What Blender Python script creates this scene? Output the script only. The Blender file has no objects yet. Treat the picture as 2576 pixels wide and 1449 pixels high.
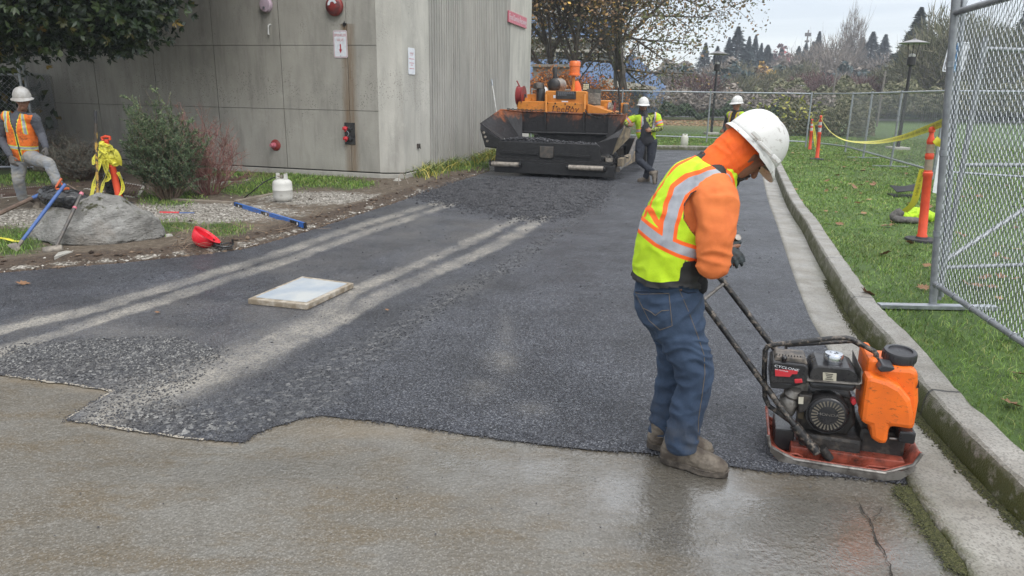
import bpy, bmesh, math, random
import numpy as np
from mathutils import Vector, Matrix, geometry, noise as mnoise
PI = math.pi
S = bpy.context.scene
C = S.collection
R = math.radians
# ---------------------------------------------------------------- camera
FP, HC, TH, PH = 1790.0, 1.75, R(15.13), R(1.06)      # focal length in units of a 2576 px wide picture
_d = Vector((0, math.cos(TH), -math.sin(TH))); _u0 = Vector((0, math.sin(TH), math.cos(TH))); _r0 = Vector((1, 0, 0))
_r = _r0*math.cos(PH) + _u0*math.sin(PH); _u = -_r0*math.sin(PH) + _u0*math.cos(PH)
cam = bpy.data.objects.new('camera', bpy.data.cameras.new('camera')); C.objects.link(cam)
cam.data.sensor_width = 36; cam.data.lens = FP/2576*36; cam.data.clip_end = 3000; cam.data.clip_start = 0.05
cam.matrix_world = Matrix(((_r.x, _u.x, -_d.x, 0), (_r.y, _u.y, -_d.y, 0), (_r.z, _u.z, -_d.z, HC), (0, 0, 0, 1)))
S.camera = cam
# ---------------------------------------------------------------- world: overcast sky
w = bpy.data.worlds.new('World'); S.world = w; w.use_nodes = True
SUN_EL, SUN_AZ = R(48), R(150)
nt = w.node_tree; N = nt.nodes; L = nt.links; N.clear()
out = N.new('ShaderNodeOutputWorld'); bg = N.new('ShaderNodeBackground'); bg2 = N.new('ShaderNodeBackground'); add = N.new('ShaderNodeAddShader')
sky = N.new('ShaderNodeTexSky'); sky.sky_type = 'NISHITA'; sky.sun_disc = False; sky.sun_elevation = SUN_EL; sky.sun_rotation = SUN_AZ
bg.inputs['Strength'].default_value = 0.05; L.new(sky.outputs[0], bg.inputs[0])
tc = N.new('ShaderNodeTexCoord'); mp = N.new('ShaderNodeMapping'); mp.inputs['Scale'].default_value = (1.2, 2.0, 26); mp.inputs['Rotation'].default_value = (R(3), R(4), R(20))
nz = N.new('ShaderNodeTexNoise'); nz.inputs['Scale'].default_value = 1.3; nz.inputs['Detail'].default_value = 5; nz.inputs['Distortion'].default_value = .35
cr = N.new('ShaderNodeValToRGB'); cr.color_ramp.elements[0].position = .36; cr.color_ramp.elements[1].position = .62
cr.color_ramp.elements[0].color = (.58, .60, .63, 1); cr.color_ramp.elements[1].color = (.80, .80, .79, 1)
L.new(tc.outputs['Generated'], mp.inputs[0]); L.new(mp.outputs[0], nz.inputs[0]); L.new(nz.outputs[0], cr.inputs[0]); L.new(cr.outputs[0], bg2.inputs[0])
sx_ = N.new('ShaderNodeSeparateXYZ'); L.new(tc.outputs['Generated'], sx_.inputs[0]); mr = N.new('ShaderNodeMapRange'); mr.inputs[1].default_value = .18; mr.inputs[2].default_value = 1.0; mr.inputs[3].default_value = .95; mr.inputs[4].default_value = 2.9; L.new(sx_.outputs[2], mr.inputs[0]); L.new(mr.outputs[0], bg2.inputs['Strength'])
L.new(bg.outputs[0], add.inputs[0]); L.new(bg2.outputs[0], add.inputs[1]); L.new(add.outputs[0], out.inputs[0])
sl = bpy.data.lights.new('sun', 'SUN'); sl.energy = 1.3; sl.angle = R(30); sl.color = (1, .97, .93)
so = bpy.data.objects.new('sun', sl); C.objects.link(so); so.rotation_euler = (PI/2-SUN_EL, 0, R(25))
S.view_settings.view_transform = 'Standard'; S.view_settings.look = 'None'; S.view_settings.gamma = 1; S.view_settings.exposure = 0.24
S.render.engine = 'CYCLES'
# ---------------------------------------------------------------- helpers
def V(*a): return Vector(a)
def ray(px, py): return float(px-1288)*_r - float(py-724.5)*_u + FP*_d
def G(px, py, z=0.0):
    v = ray(px, py); t = (z-HC)/v.z; return Vector((v.x*t, v.y*t, z))
def W(px, py, Y):
    v = ray(px, py); t = Y/v.y; return Vector((v.x*t, Y, HC+v.z*t))
def tag(o, label=None, cat=None, group=None, kind=None):
    if label: o['label'] = label
    if cat: o['category'] = cat
    if group: o['group'] = group
    if kind: o['kind'] = kind
    return o
def empty(name, loc, label=None, cat=None, group=None, rz=0):
    o = bpy.data.objects.new(name, None); C.objects.link(o); o.location = loc; o.rotation_euler = (0, 0, rz); o.empty_display_size = .1
    o['wm'] = 0; del o['wm']
    return tag(o, label, cat, group)
def wmat(o):
    m = Matrix.LocRotScale(o.location, o.rotation_euler, o.scale)
    return wmat(o.parent) @ m if o.parent else m
def copy_tree(o, parent=None):
    c = o.copy(); C.objects.link(c); c.parent = parent
    for ch in list(o.children): copy_tree(ch, c)
    return c
def frame_from(t):
    t = t.normalized(); a = V(0, 0, 1) if abs(t.z) < .95 else V(0, 1, 0)
    n = t.cross(a).normalized(); return n, n.cross(t).normalized()
class MB:
    def __init__(s): s.v = []; s.f = []; s.m = []; s.sm = []; s.xf = None
    def add(s, vs, fs, mi=0, smooth=False):
        b = len(s.v)
        s.v += [tuple(s.xf @ Vector(p)) for p in vs] if s.xf else [tuple(p) for p in vs]
        for f in fs: s.f.append(tuple(i+b for i in f)); s.m.append(mi); s.sm.append(smooth)
        return s
    def box(s, c, d, rz=0, mi=0, rx=0, ry=0, ch=0):
        # box centre c, size d; ch = chamfer width
        m = Matrix.Translation(Vector(c)) @ Matrix.Rotation(rz, 4, 'Z') @ Matrix.Rotation(ry, 4, 'Y') @ Matrix.Rotation(rx, 4, 'X')
        h = [x/2 for x in d]
        if ch <= 0:
            vs = [m @ V(sx*h[0], sy*h[1], sz*h[2]) for sx in (-1, 1) for sy in (-1, 1) for sz in (-1, 1)]
            return s.add(vs, [(0, 1, 3, 2), (4, 6, 7, 5), (0, 4, 5, 1), (2, 3, 7, 6), (0, 2, 6, 4), (1, 5, 7, 3)], mi)
        bm = bmesh.new(); bmesh.ops.create_cube(bm, size=1)
        for v in bm.verts: v.co = V(v.co.x*d[0], v.co.y*d[1], v.co.z*d[2])
        bmesh.ops.bevel(bm, geom=bm.edges[:], offset=min(ch, min(d)*.45), segments=2, affect='EDGES', profile=.5)
        bm.verts.index_update()
        bm.normal_update(); big = [max(abs(c_) for c_ in f.normal) > .999 for f in bm.faces]
        s.add([m @ v.co for v in bm.verts], [[v.index for v in f.verts] for f in bm.faces], mi, True)
        k_ = len(s.sm)-len(big); s.sm[k_:] = [not b_ for b_ in big]; bm.free(); return s
    def tube(s, pts, r, n=8, mi=0, cap=True, closed=False, smooth=True):
        pts = [Vector(p) for p in pts]; k = len(pts)
        rr = r if hasattr(r, '__len__') else [r]*k
        vs = []; prev = None
        for i, p in enumerate(pts):
            if closed: t = pts[(i+1) % k]-pts[i-1]
            else: t = (pts[min(i+1, k-1)]-pts[max(i-1, 0)])
            if t.length < 1e-9: t = V(0, 0, 1)
            t.normalize()
            if prev is None: a, b = frame_from(t)
            else:
                a = prev - t*prev.dot(t)
                if a.length < 1e-6: a, b = frame_from(t)
                a.normalize(); b = a.cross(t).normalized()
            prev = a
            q = 1.0
            for j in range(n):
                an = 2*PI*j/n; vs.append(p + (a*math.cos(an)+b*math.sin(an))*rr[i])
        fs = []
        for i in range(k if closed else k-1):
            for j in range(n):
                i2 = (i+1) % k
                fs.append((i*n+j, i*n+(j+1) % n, i2*n+(j+1) % n, i2*n+j))
        if cap and not closed:
            fs.append(tuple(range(n))[::-1]); fs.append(tuple((k-1)*n+j for j in range(n)))
        return s.add(vs, fs, mi, smooth)
    def lathe(s, prof, c=(0, 0, 0), axis=(0, 0, 1), n=20, mi=0, sx=1, sy=1):
        # prof: list of (radius, height)
        ax = Vector(axis).normalized(); a, b = frame_from(ax) if abs(ax.z) < .999 else (V(1, 0, 0), V(0, 1, 0)); c = Vector(c)
        vs = []; fs = []
        for (r, h) in prof:
            for j in range(n):
                an = 2*PI*j/n; vs.append(c + ax*h + a*(math.cos(an)*r*sx)+b*(math.sin(an)*r*sy))
        for i in range(len(prof)-1):
            for j in range(n): fs.append((i*n+j, i*n+(j+1) % n, (i+1)*n+(j+1) % n, (i+1)*n+j))
        fs.append(tuple(range(n))[::-1]); fs.append(tuple((len(prof)-1)*n+j for j in range(n)))
        return s.add(vs, fs, mi, True)
    def prism(s, poly, vec, mi=0):
        # polygon of 3D points extruded along vec
        k = len(poly); vec = Vector(vec); vs = [Vector(p) for p in poly]+[Vector(p)+vec for p in poly]
        fs = [tuple(range(k))[::-1], tuple(range(k, 2*k))]+[(i, (i+1) % k, (i+1) % k+k, i+k) for i in range(k)]
        return s.add(vs, fs, mi)
    def text(s, txt, size, fn, mi=0, align='CENTER', sx=1.0, ext=0.0, res=2, shear=0):
        vs, fs = text_mesh(txt, size, align, sx, res, shear)
        return s.add([fn(x, y) for x, y in vs], fs, mi)
    def build(s, name, mats, parent=None, bevel=0, fixn=True):
        me = bpy.data.meshes.new(name)
        mats = mats if isinstance(mats, (list, tuple)) else [mats]
        vs = s.v
        if parent is not None:
            inv = wmat(parent).inverted(); vs = [tuple(inv @ Vector(v)) for v in vs]
        me.from_pydata(vs, [], s.f)
        for m in mats: me.materials.append(m)
        me.polygons.foreach_set('material_index', s.m); me.polygons.foreach_set('use_smooth', s.sm)
        if fixn and len(s.f) < 60000:
            bm = bmesh.new(); bm.from_mesh(me); bmesh.ops.recalc_face_normals(bm, faces=bm.faces[:]); bm.to_mesh(me); bm.free()
        me.update()
        try: me.set_sharp_from_angle(angle=R(40))
        except Exception: pass
        me.polygons.foreach_set('use_smooth', s.sm)
        o = bpy.data.objects.new(name, me); C.objects.link(o)
        if parent is not None: o.parent = parent
        if bevel:
            b = o.modifiers.new('bevel', 'BEVEL'); b.width = bevel; b.segments = 2; b.limit_method = 'ANGLE'; b.angle_limit = R(35); b.harden_normals = False
        return o
_tc = {}
def text_mesh(txt, size, align='CENTER', sx=1.0, res=2, shear=0):
    key = (txt, size, align, sx, res, shear)
    if key in _tc: return _tc[key]
    cu = bpy.data.curves.new('t', 'FONT'); cu.body = txt; cu.size = size; cu.align_x = align; cu.align_y = 'CENTER'; cu.resolution_u = res; cu.shear = shear
    ob = bpy.data.objects.new('t', cu); C.objects.link(ob)
    dg = bpy.context.evaluated_depsgraph_get(); me = bpy.data.meshes.new_from_object(ob.evaluated_get(dg))
    vs = [(v.co.x*sx, v.co.y) for v in me.vertices]; fs = [tuple(p.vertices) for p in me.polygons]
    bpy.data.objects.remove(ob); bpy.data.meshes.remove(me); bpy.data.curves.remove(cu)
    _tc[key] = (vs, fs); return vs, fs
def np_mesh(name, verts, faces_flat, nper, mats, midx=None, parent=None, smooth=False, attrs=None):
    # fast mesh from numpy arrays; every face has nper corners
    verts = np.asarray(verts, dtype=np.float32); ff = np.asarray(faces_flat, dtype=np.int32).ravel(); nf = len(ff)//nper
    me = bpy.data.meshes.new(name); me.vertices.add(len(verts)); me.loops.add(len(ff)); me.polygons.add(nf)
    if parent is not None:
        inv = np.array(wmat(parent).inverted()); verts = (verts @ inv[:3, :3].T + inv[:3, 3]).astype(np.float32)
    me.vertices.foreach_set('co', verts.ravel()); me.loops.foreach_set('vertex_index', ff)
    me.polygons.foreach_set('loop_start', np.arange(nf, dtype=np.int32)*nper)
    try: me.polygons.foreach_set('loop_total', np.full(nf, nper, dtype=np.int32))
    except Exception: pass
    for m in (mats if isinstance(mats, (list, tuple)) else [mats]): me.materials.append(m)
    if midx is not None: me.polygons.foreach_set('material_index', np.asarray(midx, dtype=np.int32))
    me.polygons.foreach_set('use_smooth', np.full(nf, smooth)); me.update(calc_edges=True); me.validate()
    if attrs:
        for k, a in attrs.items():
            at = me.attributes.new(k, 'FLOAT', 'POINT'); at.data.foreach_set('value', np.asarray(a, dtype=np.float32))
    o = bpy.data.objects.new(name, me); C.objects.link(o)
    if parent is not None: o.parent = parent
    return o
# ---------------------------------------------------------------- materials
class NB:
    def __init__(s, name):
        s.m = bpy.data.materials.new(name); s.m.use_nodes = True; s.nt = s.m.node_tree; s.N = s.nt.nodes; s.L = s.nt.links
        s.b = s.N['Principled BSDF']; s.o = s.N['Material Output']; s._tc = None
    def n(s, t, **kw):
        x = s.N.new(t)
        for k, v in kw.items():
            if k.startswith('i_'): x.inputs[k[2:].replace('_', ' ')].default_value = v
            else: setattr(x, k, v)
        return x
    def co(s, kind='Object'):
        if s._tc is None: s._tc = s.n('ShaderNodeTexCoord')
        return s._tc.outputs[kind]
    def link(s, a, b): s.L.new(a, b)
    def noise(s, scale, detail=4, rough=.55, vec=None, stretch=None, dist=0):
        x = s.n('ShaderNodeTexNoise'); x.inputs['Scale'].default_value = scale; x.inputs['Detail'].default_value = detail; x.inputs['Roughness'].default_value = rough; x.inputs['Distortion'].default_value = dist
        v = vec or s.co()
        if stretch:
            m = s.n('ShaderNodeMapping'); m.inputs['Scale'].default_value = stretch; s.link(v, m.inputs[0]); v = m.outputs[0]
        s.link(v, x.inputs[0]); return x.outputs['Fac']
    def vor(s, scale, out='Distance', vec=None, feat='F1', rnd=1):
        x = s.n('ShaderNodeTexVoronoi', feature=feat); x.inputs['Scale'].default_value = scale; x.inputs['Randomness'].default_value = rnd
        s.link(vec or s.co(), x.inputs['Vector']); return x.outputs[out]
    def ramp(s, fac, stops, interp='LINEAR'):
        x = s.n('ShaderNodeValToRGB'); x.color_ramp.interpolation = interp; e = x.color_ramp.elements
        while len(e) < len(stops): e.new(.5)
        for i, (p, c) in enumerate(stops):
            e[i].position = p; e[i].color = (c, c, c, 1) if not hasattr(c, '__len__') else (*c[:3], 1)
        s.link(fac, x.inputs[0]); return x.outputs[0]
    def mix(s, fac, a, b, mode='MIX'):
        x = s.n('ShaderNodeMix', data_type='RGBA', blend_type=mode)
        for sock, val in ((x.inputs[0], fac), (x.inputs[6], a), (x.inputs[7], b)):
            if hasattr(val, 'is_output'): s.link(val, sock)
            elif hasattr(val, '__len__'): sock.default_value = (*val[:3], 1)
            else: sock.default_value = val
        return x.outputs[2]
    def math(s, op, a, b=0, c=None, clamp=False):
        x = s.n('ShaderNodeMath', operation=op); x.use_clamp = clamp
        for i, val in enumerate((a, b) if c is None else (a, b, c)):
            if hasattr(val, 'is_output'): s.link(val, x.inputs[i])
            else: x.inputs[i].default_value = val
        return x.outputs[0]
    def attr(s, name): return s.n('ShaderNodeAttribute', attribute_name=name).outputs['Fac']
    def xyz(s, vec=None):
        x = s.n('ShaderNodeSeparateXYZ'); s.link(vec or s.co(), x.inputs[0]); return x.outputs
    def set(s, col=None, rough=None, metal=None, bump=None, bstr=.3, bdist=.01, **kw):
        for key, val in (('Base Color', col), ('Roughness', rough), ('Metallic', metal)):
            if val is None: continue
            if hasattr(val, 'is_output'): s.link(val, s.b.inputs[key])
            else: s.b.inputs[key].default_value = (*val[:3], 1) if hasattr(val, '__len__') else val
        if bump is not None:
            x = s.n('ShaderNodeBump'); x.inputs['Strength'].default_value = bstr; x.inputs['Distance'].default_value = bdist
            s.link(bump, x.inputs['Height']); s.link(x.outputs[0], s.b.inputs['Normal'])
        for k, v in kw.items(): s.b.inputs[k.replace('_', ' ')].default_value = v
        return s.m
def mat(name, col, rough=.6, metal=0, col2=None, sc=6, lo=.42, hi=.62, bump=0, bs=60, bd=.004, stretch=None, det=5, **kw):
    b = NB(name); c = col
    if col2 is not None:
        c = b.mix(b.ramp(b.noise(sc, det, .6, stretch=stretch), [(lo, 0.), (hi, 1.)]), col, col2)
    else:
        k = b.noise(sc, 4, .6); c = b.mix(b.ramp(k, [(.3, 0.), (.7, 1.)]), [x*.88 for x in col], [min(1, x*1.08) for x in col])
    rr = b.ramp(b.noise(sc*2.3, 3), [(.3, max(0, rough-.08)), (.7, min(1, rough+.08))])
    return b.set(c, rr, metal, b.noise(bs, 3) if bump else None, bump, bd, **kw)
M = {}
# ================================================================ setting
def projn(X, Y, Z=0.0):
    X = np.asarray(X, float); Y = np.asarray(Y, float); Z = np.asarray(Z, float)-HC
    c = _d.x*X+_d.y*Y+_d.z*Z; a = _r.x*X+_r.y*Y+_r.z*Z; b = _u.x*X+_u.y*Y+_u.z*Z
    return 1288+FP*a/c, 724.5-FP*b/c
def seg_dist(px, py, line):
    # distance of many points to a polyline
    best = np.full(px.shape, 1e9)
    for (x0, y0), (x1, y1) in zip(line[:-1], line[1:]):
        dx, dy = x1-x0, y1-y0; t = np.clip(((px-x0)*dx+(py-y0)*dy)/(dx*dx+dy*dy+1e-12), 0, 1)
        best = np.minimum(best, np.hypot(px-x0-t*dx, py-y0-t*dy))
    return best
def in_poly(px, py, poly):
    r = np.zeros(px.shape, bool); n = len(poly)
    for i in range(n):
        x0, y0 = poly[i]; x1, y1 = poly[(i+1) % n]
        c = ((y0 > py) != (y1 > py)) & (px < (x1-x0)*(py-y0)/((y1-y0)+1e-12)+x0); r ^= c
    return r
def world_line(pts, z=0.0): return [tuple(G(*p, z)[:2]) for p in pts]
def smooth_line(pts, n=6):
    P_ = [Vector((*p, 0)) for p in pts]; o = []
    for i in range(len(P_)-1):
        a, b, c, d = P_[max(i-1, 0)], P_[i], P_[i+1], P_[min(i+2, len(P_)-1)]
        for k in range(n):
            t = k/n; q = .5*((2*b)+(c-a)*t+(2*a-5*b+4*c-d)*t*t+(3*b-a-3*c+d)*t**3); o.append((q.x, q.y))
    o.append(pts[-1][:2]); return o
def offset(line, d):
    o = []
    for i, p in enumerate(line):
        a = Vector(line[max(i-1, 0)]); b = Vector(line[min(i+1, len(line)-1)]); t = (b-a).normalized(); o.append((p[0]+t.y*d, p[1]-t.x*d))
    return o
def sheet(name, poly, zf, m, rows=0.0, attrs=None, kind='structure', ymax=27, px=8.0, jitter=.3, thick=0, seed=1):
    rg = np.random.RandomState(seed); pa = np.array(poly); ins = []
    if rows:
        y = max(pa[:, 1].min(), 1.6); k = 0
        while y < min(pa[:, 1].max(), ymax):
            dx = px*y/1790*rows; xs = np.arange(pa[:, 0].min(), pa[:, 0].max(), dx)+(dx/2 if k % 2 else 0)
            u, v = projn(xs, np.full(xs.shape, y)); xs = xs[(u > -120) & (u < 2700)]
            ys = y+rg.uniform(-.3, .3, xs.shape)*px*y*y/3130*jitter*rows
            ins.append(np.stack([xs+rg.uniform(-.3, .3, xs.shape)*dx*jitter, ys], 1)); y += px*max(y*y/3130, y*.0011)*rows; k += 1
        ins = np.concatenate(ins); ins = ins[in_poly(ins[:, 0], ins[:, 1], poly)]
        u = seg_dist(ins[:, 0], ins[:, 1], list(poly)+[poly[0]]); ins = ins[u > .008]
    pts = [Vector(p) for p in poly]+[Vector(p) for p in (ins if rows else [])]; n = len(poly)
    vo, _, fo, *_x = geometry.delaunay_2d_cdt(pts, [(i, (i+1) % n) for i in range(n)], [list(range(n))], 1, 1e-6)
    xy = np.array([tuple(p) for p in vo]); z = zf(xy[:, 0], xy[:, 1]) if callable(zf) else np.full(len(xy), zf)
    vv = np.column_stack([xy, z]); ff = np.array([tuple(f) for f in fo if len(f) == 3]); at = attrs(xy[:, 0], xy[:, 1]) if attrs else None
    a = vv[ff[:, 1]]-vv[ff[:, 0]]; b = vv[ff[:, 2]]-vv[ff[:, 0]]; flip = (a[:, 0]*b[:, 1]-a[:, 1]*b[:, 0]) < 0; ff[flip] = ff[flip][:, ::-1]
    o = np_mesh(name, vv, ff, 3, m, smooth=True, attrs=at); tag(o, kind=kind)
    return o
def fbm(x, y, s, seed=0, oc=4):
    # cheap tileless value noise
    x = np.asarray(x, float)*s; y = np.asarray(y, float)*s; r = np.zeros(x.shape); amp = .5; tot = 0
    for o in range(oc):
        xi = np.floor(x); yi = np.floor(y); fx = x-xi; fy = y-yi; fx = fx*fx*(3-2*fx); fy = fy*fy*(3-2*fy)
        h = lambda a, b: (np.sin(a*127.1+b*311.7+(seed+o)*74.7)*43758.5453) % 1.0
        r += amp*((h(xi, yi)*(1-fx)+h(xi+1, yi)*fx)*(1-fy)+(h(xi, yi+1)*(1-fx)+h(xi+1, yi+1)*fx)*fy); tot += amp
        x = x*2.03+3.1; y = y*2.03+1.7; amp *= .5
    return r/tot
# ---- lines measured on the ground
CURB = smooth_line([(2.05, 1.2), (2.22, 2.0)]+world_line([(2576, 1335), (2364, 1110), (2300, 1030), (2212, 900), (2132, 799), (2044, 640), (2017, 583), (1979, 520), (1949, 441), (1938, 412), (1915, 394), (1870, 385), (1800, 381), (1700, 379), (1560, 377), (1400, 374)])+[(.6, 26.6)])
GUT = smooth_line([(1.3, 1.2), (1.42, 1.9)]+world_line([(2440, 1449), (2290, 1230), (2060, 850), (2020, 766), (1983, 662), (1957, 580), (1930, 501), (1914, 433), (1903, 405)])+[(8.3, 24.3)])
LEFT = world_line([(0, 690), (150, 678), (270, 668), (400, 655), (520, 642), (620, 628), (700, 606), (770, 586), (850, 560), (930, 533), (1000, 510), (1060, 490), (1150, 458), (1232, 432)])
BOT = world_line([(0, 943), (90, 956), (180, 968), (287, 985), (222, 1022), (165, 1058), (300, 1078), (420, 1096), (520, 1108), (610, 1115), (640, 1095), (690, 1075), (760, 1054), (810, 1047), (900, 1058), (1010, 1073), (1150, 1092), (1300, 1112), (1450, 1130), (1620, 1141), (1800, 1172), (1950, 1190), (2120, 1203), (2290, 1220)])
WDIR = Vector((math.sin(R(15)), math.cos(R(15))))
K0 = V(-2.76, 14.78, 0); K1 = V(-2.27, 14.86, 0); K2 = K1[:]
K2 = (K1[0]+WDIR.x*1.45, K1[1]+WDIR.y*1.45); K3 = (K2[0]+WDIR.x*6.6, K2[1]+WDIR.y*6.6); K4 = (K3[0]+WDIR.x*2.6, K3[1]+WDIR.y*2.6)
# ---- materials of the ground
b = NB('asphalt'); v = b.vor(135, 'Color'); g = b.ramp(b.xyz(v)[0], [(0, (.014, .015, .019)), (.45, (.036, .038, .046)), (.72, (.066, .070, .083)), (.9, (.105, .11, .124)), (1, (.18, .185, .195))])
big = b.ramp(b.noise(1.3, 5, .6), [(.33, .68), (.68, 1.32)]); g = b.mix(1, g, big, 'MULTIPLY')
lo_ = b.attr('rough'); du = b.attr('dust'); mi_ = b.attr('milled')
n1 = b.ramp(b.noise(38, 5, .7), [(.38, 0.), (.6, 1.)])
v2 = b.vor(42, 'Color'); gr = b.ramp(b.xyz(v2)[0], [(0, (.022, .022, .025)), (.5, (.075, .075, .077)), (.85, (.16, .16, .158)), (1, (.34, .33, .31))]); 
g = b.mix(lo_, g, gr)
g = b.mix(b.math('MULTIPLY', mi_, b.ramp(b.noise(30, 5, .7), [(.3, .1), (.65, .75)])), g, (.15, .14, .13))
g = b.mix(b.math('MULTIPLY', b.math('MULTIPLY', du, b.math('MULTIPLY', b.ramp(b.noise(60, 6, .8), [(.38, .12), (.54, 1.)]), b.ramp(b.noise(4.5, 5, .7), [(.32, .6), (.6, 1.)]))), .95), g, (.37, .34, .29))
wet = b.noise(2.2, 4, .6); rg = b.mix(lo_, b.ramp(wet, [(.35, .30), (.7, .50)]), (.8, .8, .8)); rg = b.mix(du, rg, (.9, .9, .9))
hh = b.math('ADD', b.math('MULTIPLY', b.vor(150), 1.0), b.math('MULTIPLY', b.vor(170), .4))
M['asphalt'] = b.set(g, rg, None, b.math('MULTIPLY', hh, -1), .8, .010)
b.b.inputs['Specular IOR Level'].default_value = .42
b = NB('old_concrete'); c = b.ramp(b.noise(1.15, 7, .66), [(.28, (.088, .079, .065)), (.42, (.108, .094, .072)), (.55, (.132, .122, .103)), (.7, (.165, .158, .14))])
c = b.mix(b.ramp(b.noise(2.0, 7, .72, stretch=(1, 2.4, 1)), [(.47, 0.), (.62, .85)]), c, (.108, .083, .050)); c = b.mix(b.ramp(b.noise(1.7, 6, .7), [(.54, 0.), (.70, .6)]), c, (.085, .082, .078)); c = b.mix(b.ramp(b.noise(75, 4, .75), [(.34, .6), (.52, 0.)]), c, (.055, .05, .042))
c = b.mix(b.ramp(b.xyz(b.vor(150, 'Color'))[0], [(.0, .5), (.2, 0.), (.86, 0.), (1, .55)]), c, (.26, .245, .22)); c = b.mix(b.ramp(b.noise(24, 5, .7), [(.56, 0.), (.72, .35)]), c, (.075, .068, .055))
wt = b.attr('wet'); c = b.mix(b.math('MULTIPLY', wt, .55), c, (.075, .070, .060))
c = b.mix(b.math('MULTIPLY', b.attr('moss'), b.ramp(b.noise(35, 5, .7), [(.4, 0.), (.6, 1.)])), c, (.055, .07, .02))
c = b.mix(b.math('MULTIPLY', b.attr('rust'), .6), c, (.19, .15, .10))
rgh = b.math('ADD', b.ramp(b.noise(2.4, 6, .7), [(.32, .34), (.66, .62)]), b.math('MULTIPLY', wt, -.27))
hb = b.math('ADD', b.math('MULTIPLY', b.vor(75, feat='SMOOTH_F1'), -.55), b.math('ADD', b.math('MULTIPLY', b.noise(33, 4, .6), 1.5), b.math('MULTIPLY', b.noise(8, 4, .6), .8)))
M['concrete_old'] = b.set(c, rgh, None, hb, .6, .009); b.link(b.math('MULTIPLY', b.math('MULTIPLY', wt, b.ramp(b.noise(5, 5, .7), [(.35, .25), (.6, 1.)])), 1.0), b.b.inputs['Coat Weight']); b.b.inputs['Coat Roughness'].default_value = .10; b.b.inputs['Coat IOR'].default_value = 1.9; cb_ = b.n('ShaderNodeBump'); cb_.inputs['Strength'].default_value = .35; cb_.inputs['Distance'].default_value = .008; b.link(b.math('ADD', b.noise(40, 3, .6), b.noise(13, 3, .6)), cb_.inputs['Height']); b.link(cb_.outputs[0], b.b.inputs['Coat Normal'])
b = NB('gutter_concrete'); c = b.ramp(b.noise(2.2, 6, .65), [(.3, (.17, .155, .125)), (.55, (.27, .255, .225)), (.75, (.36, .345, .31))])
c = b.mix(b.ramp(b.vor(110, 'Color'), [(.25, .55), (.5, 0.)]), c, (.10, .09, .08)); yy = b.n('ShaderNodeTexWave', wave_type='BANDS', bands_direction='Y'); yy.inputs['Scale'].default_value = .62; yy.inputs['Distortion'].default_value = 3; b.link(b.co(), yy.inputs[0])
c = b.mix(b.ramp(yy.outputs['Fac'], [(.90, 0.), (1, .22)]), c, (.12, .105, .085)); ge = b.n('ShaderNodeNewGeometry'); side = b.math('SUBTRACT', 1, b.math('ABSOLUTE', b.xyz(ge.outputs['Normal'])[2]))
mo = b.math('MULTIPLY', b.math('ADD', b.math('MULTIPLY', side, 1.0), b.attr('moss')), b.ramp(b.noise(11, 5, .7), [(.33, .12), (.55, 1.)]), clamp=True)
c = b.mix(mo, c, (.05, .055, .014)); c = b.mix(b.math('GREATER_THAN', b.attr('joint'), .86), c, (.03, .028, .024)); M['kerb'] = b.set(c, b.ramp(b.noise(4), [(.35, .3), (.65, .7)]), None, b.vor(100), .5, .005)
b = NB('lawn_soil'); c = b.ramp(b.noise(9, 6, .7), [(.3, (.035, .06, .014)), (.55, (.065, .12, .02)), (.75, (.10, .12, .04))])
d = b.ramp(b.noise(.25, 5, .65), [(.35, .75), (.7, 1.25)]); c = b.mix(1, c, d, 'MULTIPLY'); c = b.mix(b.attr('litter'), c, b.ramp(b.noise(3, 6, .8), [(.35, (.16, .09, .035)), (.65, (.30, .2, .09))])); M['lawn'] = b.set(c, .9, None, b.noise(120, 4), .6, .02)
b = NB('far_ground'); c = b.ramp(b.noise(.05, 5, .65), [(.35, (.035, .06, .018)), (.6, (.06, .085, .03)), (.75, (.10, .09, .05))]); M['ground'] = b.set(c, .95)
b = NB('garden_soil'); ag, ar, ad = b.attr('grassy'), b.attr('gravel'), b.attr('dirt')
so_ = b.ramp(b.noise(14, 6, .75), [(.3, (.045, .032, .022)), (.5, (.10, .075, .05)), (.72, (.21, .175, .13))])
gv = b.ramp(b.xyz(b.vor(38, 'Color'))[0], [(0, (.09, .08, .065)), (.5, (.22, .20, .165)), (1, (.46, .43, .38))])
gs = b.ramp(b.noise(16, 6, .7), [(.3, (.02, .03, .008)), (.6, (.065, .10, .02)), (.8, (.11, .11, .05))])
nn = b.ramp(b.noise(6, 6, .75), [(.35, -.35), (.65, .35)]); def_ = lambda a: b.ramp(b.math('ADD', a, nn), [(.42, 0.), (.58, 1.)])
c = b.mix(def_(ar), so_, gv); c = b.mix(def_(ag), c, gs); c = b.mix(def_(ad), c, b.ramp(b.noise(22, 6, .75), [(.35, (.028, .02, .014)), (.6, (.085, .058, .038)), (.75, (.2, .165, .12))]))
M['garden'] = b.set(c, .92, None, b.math('ADD', b.noise(35, 5, .7), b.math('MULTIPLY', b.vor(38), -.7)), .8, .02)
M['path'] = mat('path_asphalt', (.16, .16, .165), .8, col2=(.2, .2, .2), sc=2)
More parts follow.
